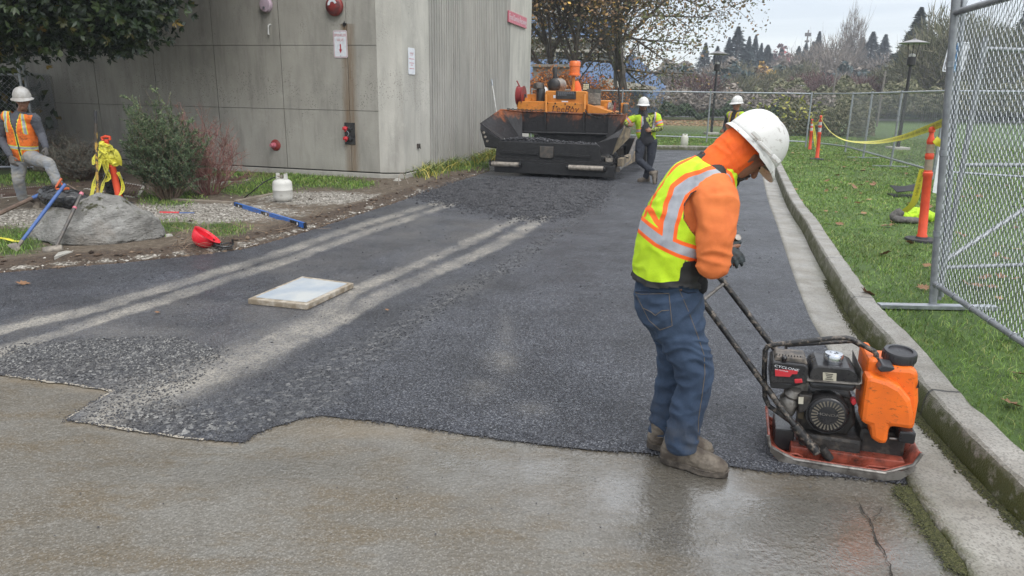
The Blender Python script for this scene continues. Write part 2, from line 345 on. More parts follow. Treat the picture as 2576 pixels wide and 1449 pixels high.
# ---- ground sheets
o = MB().add([(-700, -60, -.05), (700, -60, -.05), (700, 900, -.05), (-700, 900, -.05)], [(0, 1, 2, 3)]).build('ground', M['ground']); tag(o, kind='structure')
def apron_at(X, Y):
    u, v = projn(X, Y); w_ = np.zeros(X.shape)
    for (cx, cy, sx, sy, a) in ((1900, 1330, 330, 90, 1.0), (1620, 1260, 260, 70, .8), (2050, 1420, 330, 60, .9), (1300, 1180, 240, 60, .55), (700, 1180, 330, 40, .35), (1780, 1200, 60, 130, .9)):
        w_ = np.maximum(w_, a*np.exp(-((u-cx)/sx)**2-((v-cy)/sy)**2))
    w_ = np.clip(w_*2.3*(.1+1.25*fbm(X, Y, 3.2, 3)), 0, 1)
    mo = np.exp(-(seg_dist(u, v, [(2285, 1240), (2350, 1330), (2440, 1449)])/38)**2)
    ru = .7*np.exp(-((u-900)/200)**2-((v-1085)/18)**2)+.9*np.exp(-(seg_dist(u, v, [(0, 948), (287, 988), (170, 1062), (600, 1119)])/7)**2)
    return dict(wet=w_, moss=mo, rust=np.clip(ru, 0, 1))
apron_poly = [(-12, .5), (2.0, .5), (2.15, 2.0)]+[(CURB[i][0]-.03, CURB[i][1]) for i in range(len(CURB)) if 2.1 < CURB[i][1] < 4.4]+[(2.0, 4.5), (-12, 6.5)]
sheet('concrete_apron', apron_poly, lambda x, y: .006*(fbm(x, y, 1.5, 2)-.5), M['concrete_old'], rows=1.6, attrs=apron_at)
MAT_EDGE = [(1560, 440), (1518, 507), (1417, 578), (1280, 673), (1131, 757), (960, 862), (860, 950), (800, 1010), (700, 1062), (620, 1125)]
fresh_poly = MAT_EDGE+[(600, 1500), (4000, 1500), (3000, 300), (1600, 300)]
TR = [([(-60, 852), (0, 834), (238, 780), (476, 709), (684, 647), (869, 581), (1113, 507)], .17), ([(-60, 908), (0, 890), (268, 804), (536, 718), (744, 650), (929, 584), (1152, 510)], .15),
      ([(595, 905), (774, 816), (905, 727), (1012, 685), (1161, 620), (1327, 541)], .13), ([(298, 1025), (476, 971), (655, 900), (804, 834), (952, 751), (1101, 685), (1238, 626), (1375, 545)], .17)]
TRW = [(world_line(t), w_) for t, w_ in TR]
def road_at(X, Y):
    u, v = projn(X, Y); fresh = in_poly(u, v, fresh_poly).astype(float); de = seg_dist(X, Y, world_line(MAT_EDGE[:-1]))
    n = fbm(X, Y, 9, 5); n2 = fbm(X, Y, 3, 8); ro = np.clip(1.25-(de+.12*(n-.5))/.16, 0, 1)*.42*np.clip((v-480)/200, .35, 1)
    ro = np.maximum(ro, in_poly(u, v, [(-90, 905), (40, 870), (250, 860), (450, 850), (560, 900), (480, 985), (430, 1010), (560, 1050), (500, 1110), (150, 1075), (300, 985), (-90, 943)])*np.clip(n*1.9-.15, 0, 1))
    ro = np.maximum(ro, .9*np.exp(-(seg_dist(u, v, [(960, 880), (700, 990), (520, 1085)])/45)**2)*np.clip(n*1.5, 0, 1)*.6)
    du_ = np.zeros(X.shape)
    for (l, w_) in TRW:
        d = seg_dist(X, Y, l); d = d+.10*(n-.5)+.05*(fbm(X, Y, 26, 3)-.5); e = np.clip((w_/2+.045-d)/.055, 0, 1); du_ = np.maximum(du_, e*np.clip(.15+1.3*n2*(.5+.9*fbm(X, Y, 6, 12)), 0, 1))
    du_ = np.maximum(du_, .95*np.exp(-(seg_dist(u, v, [(860, 775), (700, 870), (560, 930), (380, 1000), (230, 1052)])/np.interp(u, [200, 500, 900], [42, 48, 22]))**2)*(.25+1.0*n))
    for (cx, cy, sx, sy, a) in ((1265, 915, 40, 35, .30), (1215, 990, 50, 25, .2), (1340, 1040, 45, 18, .2), (1270, 850, 20, 50, .18), (330, 840, 160, 16, .25), (1160, 730, 60, 14, .15), (1730, 560, 40, 50, .12)):
        du_ = np.maximum(du_, a*np.exp(-((u-cx)/sx)**2-((v-cy)/sy)**2)*(n*1.8))
    dz = np.clip(1-du_*1.2, 0, 1)
    mi = in_poly(u, v, [(0, 810), (500, 690), (660, 640), (1050, 540), (1300, 560), (1000, 720), (800, 840), (500, 990), (250, 1060), (0, 940)]).astype(float)*np.clip((n2-.25)*2.2, 0, 1)*.8
    return dict(rough=np.clip(ro, 0, 1), dust=np.clip(du_, 0, 1), milled=mi*(1-fresh)*dz)
def road_z(X, Y):
    u, v = projn(X, Y); a = road_at(X, Y); fr = in_poly(u, v, fresh_poly); de = seg_dist(X, Y, world_line(MAT_EDGE))
    h = .014+np.where(fr, np.clip(de/.10, 0, 1)*.012, 0)+a['rough']*(.022*fbm(X, Y, 22, 4, 3)-.002)-.006*a['dust']
    ed = seg_dist(X, Y, BOT); h = np.where(ed < .05, np.minimum(h, .006+ed*.25), h)
    return h
GR = [p for p in GUT if p[1] > 3.08]
KF = [p for p in CURB if p[1] > 24.3]
kfar = offset(KF, -.3)
def ragged(line, amp, seed, step=.1):
    rg = random.Random(seed); o = []
    for a, b_ in zip(line[:-1], line[1:]):
        n = max(1, int(math.dist(a, b_)/step))
        for k in range(n): t = k/n; o.append((a[0]+(b_[0]-a[0])*t+rg.uniform(-amp, amp)*(k > 0), a[1]+(b_[1]-a[1])*t+rg.uniform(-amp, amp)*(k > 0)))
    o.append(line[-1]); return o
LG = ragged(LEFT, .022, 3, .18)
road_poly = [(-9.5, 4.6)]+ragged(BOT, .012, 4, .07)[1:]+[p for p in GR if p[1] > 3.15]+[(8.6, 25.4), (7.9, 26.0)]+[(.9, 26.4), (.1, 23), (-.75, 19.5)]+LG[::-1]+[(-9.5, 5.9)]
sheet('asphalt_road', road_poly, road_z, M['asphalt'], rows=.95, attrs=road_at, px=7)
def gutter():
    zb = lambda a, b_: []
    from bisect import bisect
    k = 60; m = MB(); CU = [p for p in CURB]; GU = [p for p in GUT]
    def res(line, n):
        d = [0]
        for a, b_ in zip(line[:-1], line[1:]): d.append(d[-1]+math.dist(a, b_))
        o = []
        for i in range(n):
            s = d[-1]*i/(n-1); j = min(max(bisect(d, s)-1, 0), len(line)-2); t = (s-d[j])/(d[j+1]-d[j]+1e-9); o.append((line[j][0]+(line[j+1][0]-line[j][0])*t, line[j][1]+(line[j+1][1]-line[j][1])*t))
        return o
    ic = next(i for i, p in enumerate(CU) if p[1] > 23.0); cu = res(CU[:ic+1], 150); gu = res(GU[:next(i for i, p in enumerate(GU) if p[1] > 22.6)+1], 150)
    vs = []; mo = []
    for (a, b_) in zip(gu, cu):
        for q_, t in enumerate((0, 0, .2, .5, .8, 1)):
            vs.append((a[0]+(b_[0]-a[0])*t-(.006 if q_ == 0 else 0), a[1]+(b_[1]-a[1])*t, -.02 if q_ == 0 else .022-.012*math.sin(t*PI/2))); mo.append((.75*max(0, (t-.7)/.3)*(.5+.5*math.sin(a[1]*2)) + (.6*max(0, 1-t*4) if a[1] < 3.3 else 0)))
    fs = [(i*6+j, i*6+j+1, i*6+j+7, i*6+j+6) for i in range(149) for j in range(5)]
    o = np_mesh('gutter', np.array(vs), np.array(fs), 4, M['kerb'], smooth=True, attrs=dict(moss=mo)); tag(o, kind='structure')
gutter()
def kerb_mesh():
    KH = .165; line = []
    for a, b_ in zip(CURB[:-1], CURB[1:]):
        n = max(1, int(math.dist(a, b_)/.07))
        for k in range(n): line.append((a[0]+(b_[0]-a[0])*k/n, a[1]+(b_[1]-a[1])*k/n))
    prof = [(0, -.06), (-.006, .02), (-.012, .08), (-.02, KH-.035), (-.03, KH-.012), (-.045, KH), (-.11, KH+.003), (-.185, KH+.002), (-.205, KH-.02), (-.21, .0)]
    offs = [offset(line, -p[0]) for p in prof]; vs = []; mo = []; rg = random.Random(5)
    for i in range(len(line)):
        jt = 0
        for j, p in enumerate(prof):
            q = offs[j][i]; nz_ = mnoise.noise(V(q[0]*9, q[1]*9, j*.7))*.008+mnoise.noise(V(q[0]*30, q[1]*30, j))*.004
            vs.append((q[0]+nz_, q[1]+nz_*.5, p[1]+(nz_ if 2 < j < 9 else 0)))
            mo.append([.9, .9, .7, .25, .0, 0, 0, .1, .5, .9][j]*(.4+.9*fbm(np.array([q[0]]), np.array([q[1]]), 1.2, 4)[0]) if i else .5)
    n = len(prof); fs = [(i*n+j, (i+1)*n+j, (i+1)*n+j+1, i*n+j+1) for i in range(len(line)-1) for j in range(n-1)]
    o = np_mesh('kerb', np.array(vs), np.array(fs), 4, M['kerb'], smooth=True, attrs=dict(moss=mo, joint=[1. if (k//n) % 22 == 7 else 0. for k in range(len(vs))])); o.data.set_sharp_from_angle(angle=R(24)); tag(o, kind='structure')
kerb_mesh()
LZ = .135
lawn_edge = offset(CURB, .19)
lawn_poly = [(3.2, -2), ]+lawn_edge+[(.75, 27), (-14, 34), (-30, 120), (60, 120), (60, -2)]
def lawn_at(X, Y):
    u, v = projn(X, Y, LZ); return dict(litter=.85*np.exp(-((v-307)/10)**2)*(u < 2060)*np.clip(fbm(X, Y, .8)*1.8-.1, 0, 1)+.5*np.exp(-((v-283)/4)**2)*(u > 2200)*fbm(X, Y, 1))
sheet('lawn', lawn_poly, lambda x, y: LZ+.03*(fbm(x, y, .8)-.5)-.05*np.clip((6-y)/4, 0, 1)*0, M['lawn'], rows=4, attrs=lawn_at, ymax=100)
WALLN = Vector((-.26, -.966))
wallL = (K0[0]-10.5*.961, K0[1]+10.5*.276)
gard_poly = [(-9.5, 5.9)]+[(p[0]+.01, p[1]-.012) for p in LG]+[(-.7, 19.3), (.15, 23), (.85, 26.5), (.3, 27)]+[(K3[0]+.02, K3[1]), (K2[0]+.02, K2[1]), (K1[0], K1[1]+.05), (K0[0], K0[1]+.05), (wallL[0], wallL[1]+.1), (-24, 18.5), (-24, 6.8)]
def gard_at(X, Y):
    u, v = projn(X, Y); g_ = np.zeros(X.shape)
    for (cx, cy, sx, sy, a) in ((30, 620, 70, 35, .9), (760, 462, 130, 16, 1), (640, 485, 90, 14, .8), (430, 505, 80, 22, .7), (560, 590, 60, 22, .7), (1150, 420, 90, 14, 1), (60, 450, 120, 22, .8), (880, 470, 60, 12, .8), (430, 580, 70, 18, .6), (120, 600, 80, 25, .5)):
        g_ = np.maximum(g_, a*np.exp(-((u-cx)/sx)**2-((v-cy)/sy)**2))
    gr = np.maximum(np.exp(-((u-480)/260)**2-((v-545)/24)**2), .9*np.exp(-((u-800)/150)**2-((v-505)/16)**2)); gr = np.maximum(gr, .9*np.exp(-((u-60)/100)**2-((v-560)/25)**2))
    d = seg_dist(X, Y, LEFT); di = np.clip(1.15-d/.5, 0, 1)*(1-.8*np.exp(-((d-.12)/.09)**2)); gr = np.maximum(gr, .8*np.exp(-((d-.1)/.09)**2))
    return dict(grassy=g_, gravel=gr, dirt=di)
def gard_z(X, Y):
    d = seg_dist(X, Y, LEFT); return .004+.03*np.clip(d/.3, 0, 1)+.05*np.clip(1-np.abs(d-.42)/.3, 0, 1)*fbm(X, Y, 5, 3)+.03*fbm(X, Y, 2.2, 9)*np.clip(d/.5, 0, 1)
sheet('garden_bed', gard_poly, gard_z, M['garden'], rows=1.5, attrs=gard_at, ymax=26)
o = MB().add([(-80, 62, LZ+.02), (120, 70, LZ+.02), (120, 78, LZ+.02), (-80, 69, LZ+.02)], [(0, 1, 2, 3)]).build('path', M['path']); tag(o, kind='structure')
# ---- grass blades, pebbles, clods
def pick(rg, n, poly, dens, ylo, yhi, xlo, xhi, gamma=1.0):
    X = rg.uniform(xlo, xhi, n); t = rg.uniform(0, 1, n); Y = ylo*(yhi/ylo)**t     # ~1/y density
    X = xlo+(X-xlo); k = in_poly(X, Y, poly); u, v = projn(X, Y); k &= (u > -60) & (u < 2640)
    X, Y = X[k], Y[k]; k = rg.uniform(0, 1, len(X)) < dens(X, Y); return X[k], Y[k]
def blades(name, X, Y, Z, rg, h0, w0, m, lean=.5, wscale=.0011):
    n = len(X); a = rg.uniform(0, 2*PI, n); w_ = np.maximum(w0, Y*wscale*rg.uniform(.5, 1.2, n)); h = h0*rg.uniform(.5, 1.3, n); l = rg.uniform(0, lean, n)*h*1.5; b_ = rg.uniform(0, 2*PI, n)
    v = np.zeros((n, 5, 3)); cx, cy = np.cos(a), np.sin(a); lx, ly = np.cos(b_)*l, np.sin(b_)*l
    for i, (s, t, q) in enumerate(((-1, 0, 0), (1, 0, 0), (.8, .55, .3), (-.8, .55, .3), (0, 1, 1))):
        v[:, i, 0] = X+cx*w_*s/2+lx*q; v[:, i, 1] = Y+cy*w_*s/2+ly*q; v[:, i, 2] = Z+h*t*(1-.25*q*rg.uniform(0, 1, n))
    base = np.arange(n)[:, None]*5; f = np.concatenate([base+[0, 1, 2], base+[0, 2, 3], base+[3, 2, 4]], 0)
    return np_mesh(name, v.reshape(-1, 3), f, 3, m, attrs=dict(tone=np.repeat(rg.uniform(0, 1, n), 5)))
b = NB('grass_blade'); c = b.ramp(b.attr('tone'), [(0, (.065, .12, .018)), (.5, (.14, .26, .034)), (.85, (.22, .33, .06)), (1, (.36, .33, .13))]); c = b.mix(b.ramp(b.noise(1.6, 5, .7), [(.5, 0.), (.72, .55)]), c, (.17, .17, .05)); c = b.mix(1, c, b.ramp(b.noise(1.1, 6, .65), [(.3, .55), (.7, 1.25)]), 'MULTIPLY'); M['blade'] = b.set(c, .55)
rg = np.random.RandomState(11)
X, Y = pick(rg, 560000, lawn_poly, lambda x, y: np.clip(.25+1.2*fbm(x, y, 1.7, 2), 0, 1), 2.4, 34, 2.2, 19)
keep = seg_dist(X, Y, CURB) > .17; X, Y = X[keep], Y[keep]
tag(blades('grass_blades', X, Y, np.full(len(X), LZ-.01), rg, .05, .0035, M['blade'], .9), 'short green grass of the lawn beside the kerb', 'grass', kind='stuff')
X, Y = pick(rg, 190000, gard_poly, lambda x, y: np.clip(gard_at(x, y)['grassy']*1.3-.25+.25*fbm(x, y, 3), 0, 1), 6, 22, -10, 1)
tag(blades('grass_tufts', X, Y, gard_z(X, Y)-.005, rg, .06, .006, M['blade'], .9), 'patchy grass and weeds in the garden bed by the concrete wall', 'grass', kind='stuff')
def chunks(name, X, Y, Z, r, rg, m, flat=.6, label=None, cat='gravel'):
    n = len(X); oc = np.array([(1, 0, 0), (0, 1, 0), (-1, 0, 0), (0, -1, 0), (0, 0, 1), (0, 0, -1)], float)
    fc = np.array([(0, 1, 4), (1, 2, 4), (2, 3, 4), (3, 0, 4), (1, 0, 5), (2, 1, 5), (3, 2, 5), (0, 3, 5)])
    v = np.repeat(oc[None], n, 0)*rg.uniform(.6, 1.3, (n, 6, 1))*np.asarray(r)[:, None, None]; v += rg.uniform(-.25, .25, (n, 6, 3))*np.asarray(r)[:, None, None]
    a = rg.uniform(0, 6.28, n)[:, None]; x = v[:, :, 0]*np.cos(a)-v[:, :, 1]*np.sin(a); y = v[:, :, 0]*np.sin(a)+v[:, :, 1]*np.cos(a)
    v = np.stack([x+X[:, None], y+Y[:, None], v[:, :, 2]*flat+np.asarray(Z)[:, None]], 2)
    f = (np.arange(n)[:, None, None]*6+fc[None]).reshape(-1, 3)
    o = np_mesh(name, v.reshape(-1, 3), f, 3, m, attrs=dict(tone=np.repeat(rg.uniform(0, 1, n), 6))); return tag(o, label, cat, kind='stuff')
def tonemat(name, stops, rough=.8, bump=0):
    b = NB(name); c = b.ramp(b.attr('tone'), stops); c = b.mix(1, c, b.ramp(b.noise(40, 4), [(.3, .75), (.7, 1.2)]), 'MULTIPLY'); return b.set(c, rough)
M['pebble'] = tonemat('pebble', [(0, (.10, .085, .065)), (.5, (.24, .215, .18)), (1, (.5, .47, .42))])
M['crumb'] = tonemat('asphalt_crumb', [(0, (.014, .014, .017)), (.7, (.038, .038, .043)), (1, (.085, .085, .09))], .6)
M['clod'] = tonemat('soil_clod', [(0, (.022, .014, .009)), (.6, (.075, .048, .03)), (1, (.17, .12, .08))], .95)
X, Y = pick(rg, 60000, gard_poly, lambda x, y: np.clip(gard_at(x, y)['gravel']*1.1-.25, 0.01, .8), 6, 22, -9, .5)
chunks('gravel_pebbles', X, Y, gard_z(X, Y)+.004, rg.uniform(.006, .022, len(X)), rg, M['pebble'], .6, 'small pale pebbles scattered over the garden bed and along the asphalt edge')
X, Y = pick(rg, 60000, gard_poly, lambda x, y: np.clip(gard_at(x, y)['dirt']*1.2-.45, 0.004, .8), 6, 24, -9, 1)
chunks('soil_clods', X, Y, gard_z(X, Y)+.005, rg.uniform(.008, .04, len(X)), rg, M['clod'], .6, 'dark brown clods of turned soil along the asphalt edge', 'soil')
X, Y = pick(rg, 190000, road_poly, lambda x, y: np.clip(road_at(x, y)['rough']**1.2*.95+.006, 0, .9), 3.3, 18, -4.6, 3.4)
chunks('asphalt_crumbs', X, Y, road_z(X, Y)+.002, rg.uniform(.003, .0095, len(X))*np.clip(Y/5, .75, 2.2), rg, M['crumb'], .7, 'loose black asphalt crumbs along the seam and in the rough corner', 'asphalt')
M['stone_grey'] = tonemat('crushed_stone', [(0, (.03, .03, .033)), (.6, (.085, .085, .086)), (1, (.24, .235, .22))], .7)
stp = world_line([(-60, 925), (20, 880), (230, 850), (420, 850), (600, 880), (560, 930), (430, 990), (560, 1040), (620, 1110), (500, 1106), (180, 1066), (300, 985), (180, 966), (-60, 938)])
X, Y = pick(rg, 120000, stp, lambda x, y: np.clip((fbm(x, y, 4, 3)*1.3-.2)*(.25+.75*np.exp(-(seg_dist(*projn(x, y), [(60, 905), (300, 890), (480, 900)])/44)**2))*np.clip(seg_dist(x, y, stp+[stp[0]])/.22+.15, 0, 1), 0, .7), 3.2, 5.6, -3.8, -.8)
chunks('crushed_stone', X, Y, road_z(X, Y)+.002, rg.uniform(.003, .0105, len(X)), rg, M['stone_grey'], .7, 'coarse grey crushed stone in the rough corner of the road by the old concrete', 'gravel')
eb = [p for p in BOT]; X, Y = pick(rg, 160000, [(-3.4, 3.0), (2.2, 2.8), (2.2, 4.6), (-3.4, 4.6)], lambda x, y: np.clip(1-seg_dist(x, y, eb)/.035, 0, 1)**1.5*(.3+.9*fbm(x, y, 8, 2)), 2.9, 4.6, -3.4, 2.2)
chunks('asphalt_crumbs', X, Y, np.full(len(X), .008), rg.uniform(.002, .0065, len(X)), rg, M['crumb'], .7, 'fine black crumbs along the ragged front edge of the new asphalt', 'asphalt')
# loose hot mix spread in front of the paver
pile_poly = [(1085, 487), (1100, 478), (1180, 462), (1260, 455), (1500, 457), (1530, 470), (1490, 505), (1420, 538), (1330, 545), (1200, 520), (1110, 503)]
pw = [tuple(G(*p)[:2]) for p in pile_poly]; pw = ragged(pw+[pw[0]], .09, 8, .16)[:-1]
def pile_z(x, y): d = seg_dist(x, y, pw+[pw[0]]); return .02+np.clip(d/.9, 0, 1)*.05*(.4+fbm(x, y, 4, 2))+.035*fbm(x, y, 14, 6, 3)*np.clip(d/.12, 0, 1)
b = NB('loose_mix'); c = b.ramp(b.vor(30, 'Color'), [(.2, (.016, .016, .019)), (.8, (.05, .05, .056)), (1, (.12, .12, .125))]); M['loose'] = b.set(c, .55, None, b.vor(30), 1, .03)
sheet('asphalt_spill', pw, pile_z, M['loose'], rows=.6, kind='structure')
X, Y = pick(rg, 90000, [(-2.6, 9), (3.4, 9), (4, 17), (-1.5, 17)], lambda x, y: np.where(in_poly(x, y, pw), .8, .5*np.exp(-(seg_dist(x, y, pw+[pw[0]])/.35)**2)), 9, 17, -2.6, 4)
chunks('asphalt_lumps', X, Y, np.where(in_poly(X, Y, pw), pile_z(X, Y), .02), rg.uniform(.005, .020, len(X)), rg, M['crumb'], .8, 'loose black hot asphalt spread on the road before the paver', 'asphalt')
# ================================================================ concrete building
def PLN(px, py, p0, d):
    # where the view ray meets the vertical plane through p0 along d (a measured wall)
    v = ray(px, py); d = Vector((d[0], d[1])); n = Vector((-d.y, d.x)); q = n.dot(Vector((p0[0], p0[1])))
    t = q/(n.x*v.x+n.y*v.y); return Vector((v.x*t, v.y*t, HC+v.z*t))
LD = Vector((-.961, .276)); NL = Vector((-.276, -.961, 0)); RL = Vector((.961, -.276, 0))
NR = Vector((math.cos(R(15)), -math.sin(R(15)), 0)); RR = Vector((WDIR.x, WDIR.y, 0)); UP = V(0, 0, 1)
def concrete(name, base, dark, rust=False, agg=.4):
    b = NB(name); p = b.co(); c = b.ramp(b.noise(1.1, 6, .62, stretch=(1, 1, .45)), [(.32, [x*.78 for x in base]), (.5, base), (.68, [min(1, x*1.16) for x in base])])
    c = b.mix(b.ramp(b.noise(5, 6, .7, stretch=(1, 1, .12)), [(.48, 0.), (.72, .55)]), c, dark)
    c = b.mix(b.ramp(b.noise(2.3, 6, .75), [(.55, 0.), (.8, .4)]), c, [min(1, x*1.5) for x in base])
    xyz = b.xyz(p); u = b.math('ADD', b.math('MULTIPLY', xyz[0], -.961), b.math('MULTIPLY', xyz[1], .276))
    band = b.ramp(b.math('ABSOLUTE', b.math('SUBTRACT', xyz[2], 1.83)), [(.05, 1.), (.5, 0.)]); sp = b.ramp(b.vor(26, 'Distance'), [(.18, 1.), (.30, 0.)])
    pit = b.math('MULTIPLY', sp, b.ramp(b.math('ADD', b.noise(3, 4), b.math('MULTIPLY', band, agg*.4)), [(.55, 0.), (.70, 1.)])); c = b.mix(pit, c, dark)
    c = b.mix(b.math('MULTIPLY', b.ramp(xyz[2], [(.0, .5), (.35, 0.)]), b.noise(4, 5)), c, (.10, .09, .065))
    if rust:
        us = (PLN(883, 250, K0, LD)-K0).to_2d().dot(LD)
        du = b.math('ADD', b.math('ABSOLUTE', b.math('SUBTRACT', u, us+.02)), b.math('MULTIPLY', b.math('SUBTRACT', b.noise(7, 5, .7, stretch=(1, 1, .25)), .5), .14))
        m1 = b.math('MULTIPLY', b.ramp(du, [(.07, 1.), (.19, 0.)]), b.ramp(xyz[2], [(.32, 1.), (.36, 1.)]))
        zt = PLN(867, 60, K0, LD).z
        top = b.math('LESS_THAN', xyz[2], zt); m1 = b.math('MULTIPLY', m1, top)
        c = b.mix(b.math('MULTIPLY', m1, b.ramp(b.noise(9, 5, .7, stretch=(1, 1, .1)), [(.3, .35), (.65, .9)])), c, (.17, .105, .052))
    hb = b.math('SUBTRACT', b.noise(30, 5, .65), b.math('MULTIPLY', pit, 1.0))
    return b.set(c, .9, None, hb, .5, .012)
M['conc_left'] = concrete('wall_concrete', (.345, .33, .29), (.165, .155, .135), True)
M['conc_pale'] = concrete('wall_concrete_pale', (.43, .415, .37), (.23, .22, .20), False, .8)
M['groove'] = mat('joint_shadow', (.05, .05, .048), .95)
bl = empty('concrete_building', (K0[0], K0[1], 0), 'grey board-marked concrete building with a rust streak and ribbed right-hand wall', 'building')
HB = 9.0
def ul(px, py): return (PLN(px, py, K0, LD)-K0).to_2d().dot(LD)
us = [0, ul(877, 200), ul(710, 200), ul(544, 200), ul(391, 200), ul(250, 270), 10.3, 13.5, 16.5]
zs = [PLN(760, 424, K0, LD).z, PLN(760, 275, K0, LD).z, PLN(760, 114, K0, LD).z]; dz = zs[2]-zs[1]; zs += [zs[2]+dz, zs[2]+2*dz, HB]
m = MB()
for i in range(len(us)-1):
    for j in range(len(zs)-1):
        g = .009 if i else .004; rg_ = random.Random(i*9+j); pr = rg_.uniform(0, .006)
        a = us[i]+(.0 if i == 0 else g); b_ = us[i+1]-g; c0 = K0+Vector((LD.x, LD.y, 0))*((a+b_)/2)-NL*(.1-pr)
        m.box((c0.x, c0.y, (zs[j]+zs[j+1])/2), (b_-a, .2, zs[j+1]-zs[j]-.009), math.atan2(-.276, .961), 0)
m.build('panelled_wall', M['conc_left'], bl)
ang = math.atan2(-.276, .961)
m = MB(); c0 = K0+Vector((LD.x, LD.y, 0))*8.25-NL*.22; m.box((c0.x, c0.y, HB/2), (16.4, .2, HB-.1), ang); m.build('backing', M['groove'], bl)
m = MB(); c0 = K0+Vector((LD.x, LD.y, 0))*8.24-NL*.088; m.box((c0.x, c0.y, (zs[0]-.025-.2)/2), (16.5, .2, zs[0]-.025+.2), ang, ch=.01)
pz = zs[0]-.03
fa = (K1-K0); fal = fa.length; ra = math.atan2(fa.y, fa.x); na = V(fa.y, -fa.x, 0).normalized(); c1 = (K0+K1)/2-na*.1
m2 = MB(); m2.box((c1.x, c1.y, (HB+zs[0])/2), (fal, .2, HB-zs[0]), ra)
m.box((c1.x+na.x*.012, c1.y+na.y*.012, (pz-.2)/2), (fal+.01, .2, pz+.2), ra, ch=.01)
lb = 1.45; c2 = (Vector(K1.to_tuple()[:2]+(0,))+Vector((K2[0], K2[1], 0)))/2-NR*.1; m2.box((c2.x, c2.y, (HB+zs[0])/2), (lb, .2, HB-zs[0]), R(75))
m.box((c2.x+NR.x*.012, c2.y+NR.y*.012, (pz-.2)/2), (lb+.01, .2, pz+.2), R(75), ch=.01)
m2.build('corner_pilaster', M['conc_pale'], bl); m.build('plinth', M['conc_pale'], bl)
# ribbed wall
b = NB('ribbed_concrete'); c = b.ramp(b.noise(1.4, 6, .65, stretch=(1, 1, .3)), [(.3, (.27, .265, .24)), (.7, (.40, .385, .35))]); c = b.mix(b.ramp(b.noise(7, 5, .7, stretch=(1, 1, .08)), [(.5, 0.), (.75, .5)]), c, (.13, .125, .115)); M['ribbed'] = b.set(c, .9, None, b.noise(35, 5), .4, .01)
m = MB(); n = 43; k2 = V(K2[0], K2[1], 0); sp = 6.6/n
for i in range(n):
    rg_ = random.Random(i); q = k2+RR*((i+.5)*sp); w_ = sp*.62
    poly = [q-RR*(w_/2+.012)-NR*.09, q-RR*w_/2+NR*.006, q+RR*w_/2+NR*.006, q+RR*(w_/2+.012)-NR*.09]
    m.prism([p-UP*.2 for p in poly], (0, 0, HB+.2))
c3 = k2+RR*3.3-NR*.185; m.box((c3.x, c3.y, HB/2-.1), (6.6, .2, HB), R(75)); m.build('ribbed_wall', M['ribbed'], bl)
k3 = V(K3[0], K3[1], 0); c3 = k3+RR*1.3-NR*.10; m = MB(); m.box((c3.x, c3.y, HB/2-.1), (2.6, .2, HB+.2), R(75), ch=.01)
c4 = k3+RR*2.45-NR*4; m.box((c4.x, c4.y, HB/2-.1), (.29, 7.75, HB+.19), R(75), ch=.01); m.build('end_pilaster', M['conc_pale'], bl)
m = MB(); rp = [V(K0.x, K0.y, HB-.05)-NL*.05, V(K1.x, K1.y, HB-.05)-NR*.05-NL*.05, k3+RR*2.5-NR*.05+UP*(HB-.05), k3+RR*2.5-NR*8+UP*(HB-.05), K0+Vector((LD.x, LD.y, 0))*16-NL*.1+UP*(HB-.05)]; m.prism(rp, (0, 0, .3)); m.build('roof', M['conc_pale'], bl)
# small low wall beyond the building
o = MB().box((1.6, 33, 1.5), (1.7, .3, 3.0), R(-8), ch=.02).box((1.6, 32.9, 3.05), (1.8, .5, .12), R(-8)).build('retaining_wall', M['conc_left']); tag(o, 'low grey concrete wall just beyond the end of the building', 'wall')
# ---------------------------------------------------------------- fixtures
M['sign_white'] = mat('sign_white', (.72, .74, .77), .35, bump=0, col2=(.62, .64, .68), sc=20)
M['sign_red'] = mat('sign_red', (.42, .03, .045), .5); M['pinkred'] = mat('faded_red', (.50, .13, .17), .5, col2=(.56, .22, .26), sc=9)
M['red_paint'] = mat('red_paint', (.26, .03, .025), .5, col2=(.16, .025, .02), sc=12, bump=.2); M['bright_red'] = mat('bright_red', (.5, .03, .04), .4)
M['black_metal'] = mat('black_metal', (.018, .018, .02), .5, col2=(.04, .037, .033), sc=9); M['dark_steel'] = mat('dark_steel', (.09, .085, .08), .45, .6, col2=(.14, .12, .10), sc=14)
M['galv'] = mat('galvanised_steel', (.42, .44, .47), .38, .75, col2=(.30, .32, .35), sc=14); M['galv_dull'] = mat('galvanised_dull', (.24, .25, .265), .5, .6, col2=(.33, .345, .36), sc=9)
M['wire'] = mat('galvanised_wire', (.46, .48, .50), .42, .6, col2=(.34, .36, .38), sc=30); M['wire_far'] = mat('fence_wire', (.30, .315, .32), .5, .4)
M['white_pvc'] = mat('white_paint', (.66, .66, .64), .5, col2=(.5, .49, .46), sc=18); M['pink_plastic'] = mat('pink_plastic', (.52, .40, .47), .35, col2=(.46, .36, .42), sc=9)
def wall_frame(px, py, p0, d, nrm, rt):
    o = PLN(px, py, p0, d); return lambda x, y, z=0: o+rt*x+UP*y+nrm*z
def rrect(w_, h, r, n=4):
    o = []
    for cx, cy, a0 in ((w_/2-r, h/2-r, 0), (-w_/2+r, h/2-r, 90), (-w_/2+r, -h/2+r, 180), (w_/2-r, -h/2+r, 270)):
        for k in range(n+1): a = R(a0+90*k/n); o.append((cx+r*math.cos(a), cy+r*math.sin(a)))
    return o
def plate(m, F, w_, h, r, z0, z1, mi=0, ox=0, oy=0): p = [F(ox+x, oy+y, z0) for x, y in rrect(w_, h, r)]; m.prism(p, F(0, 0, z1)-F(0, 0, z0), mi)
F = wall_frame(857, 111, K0, LD, NL, RL)
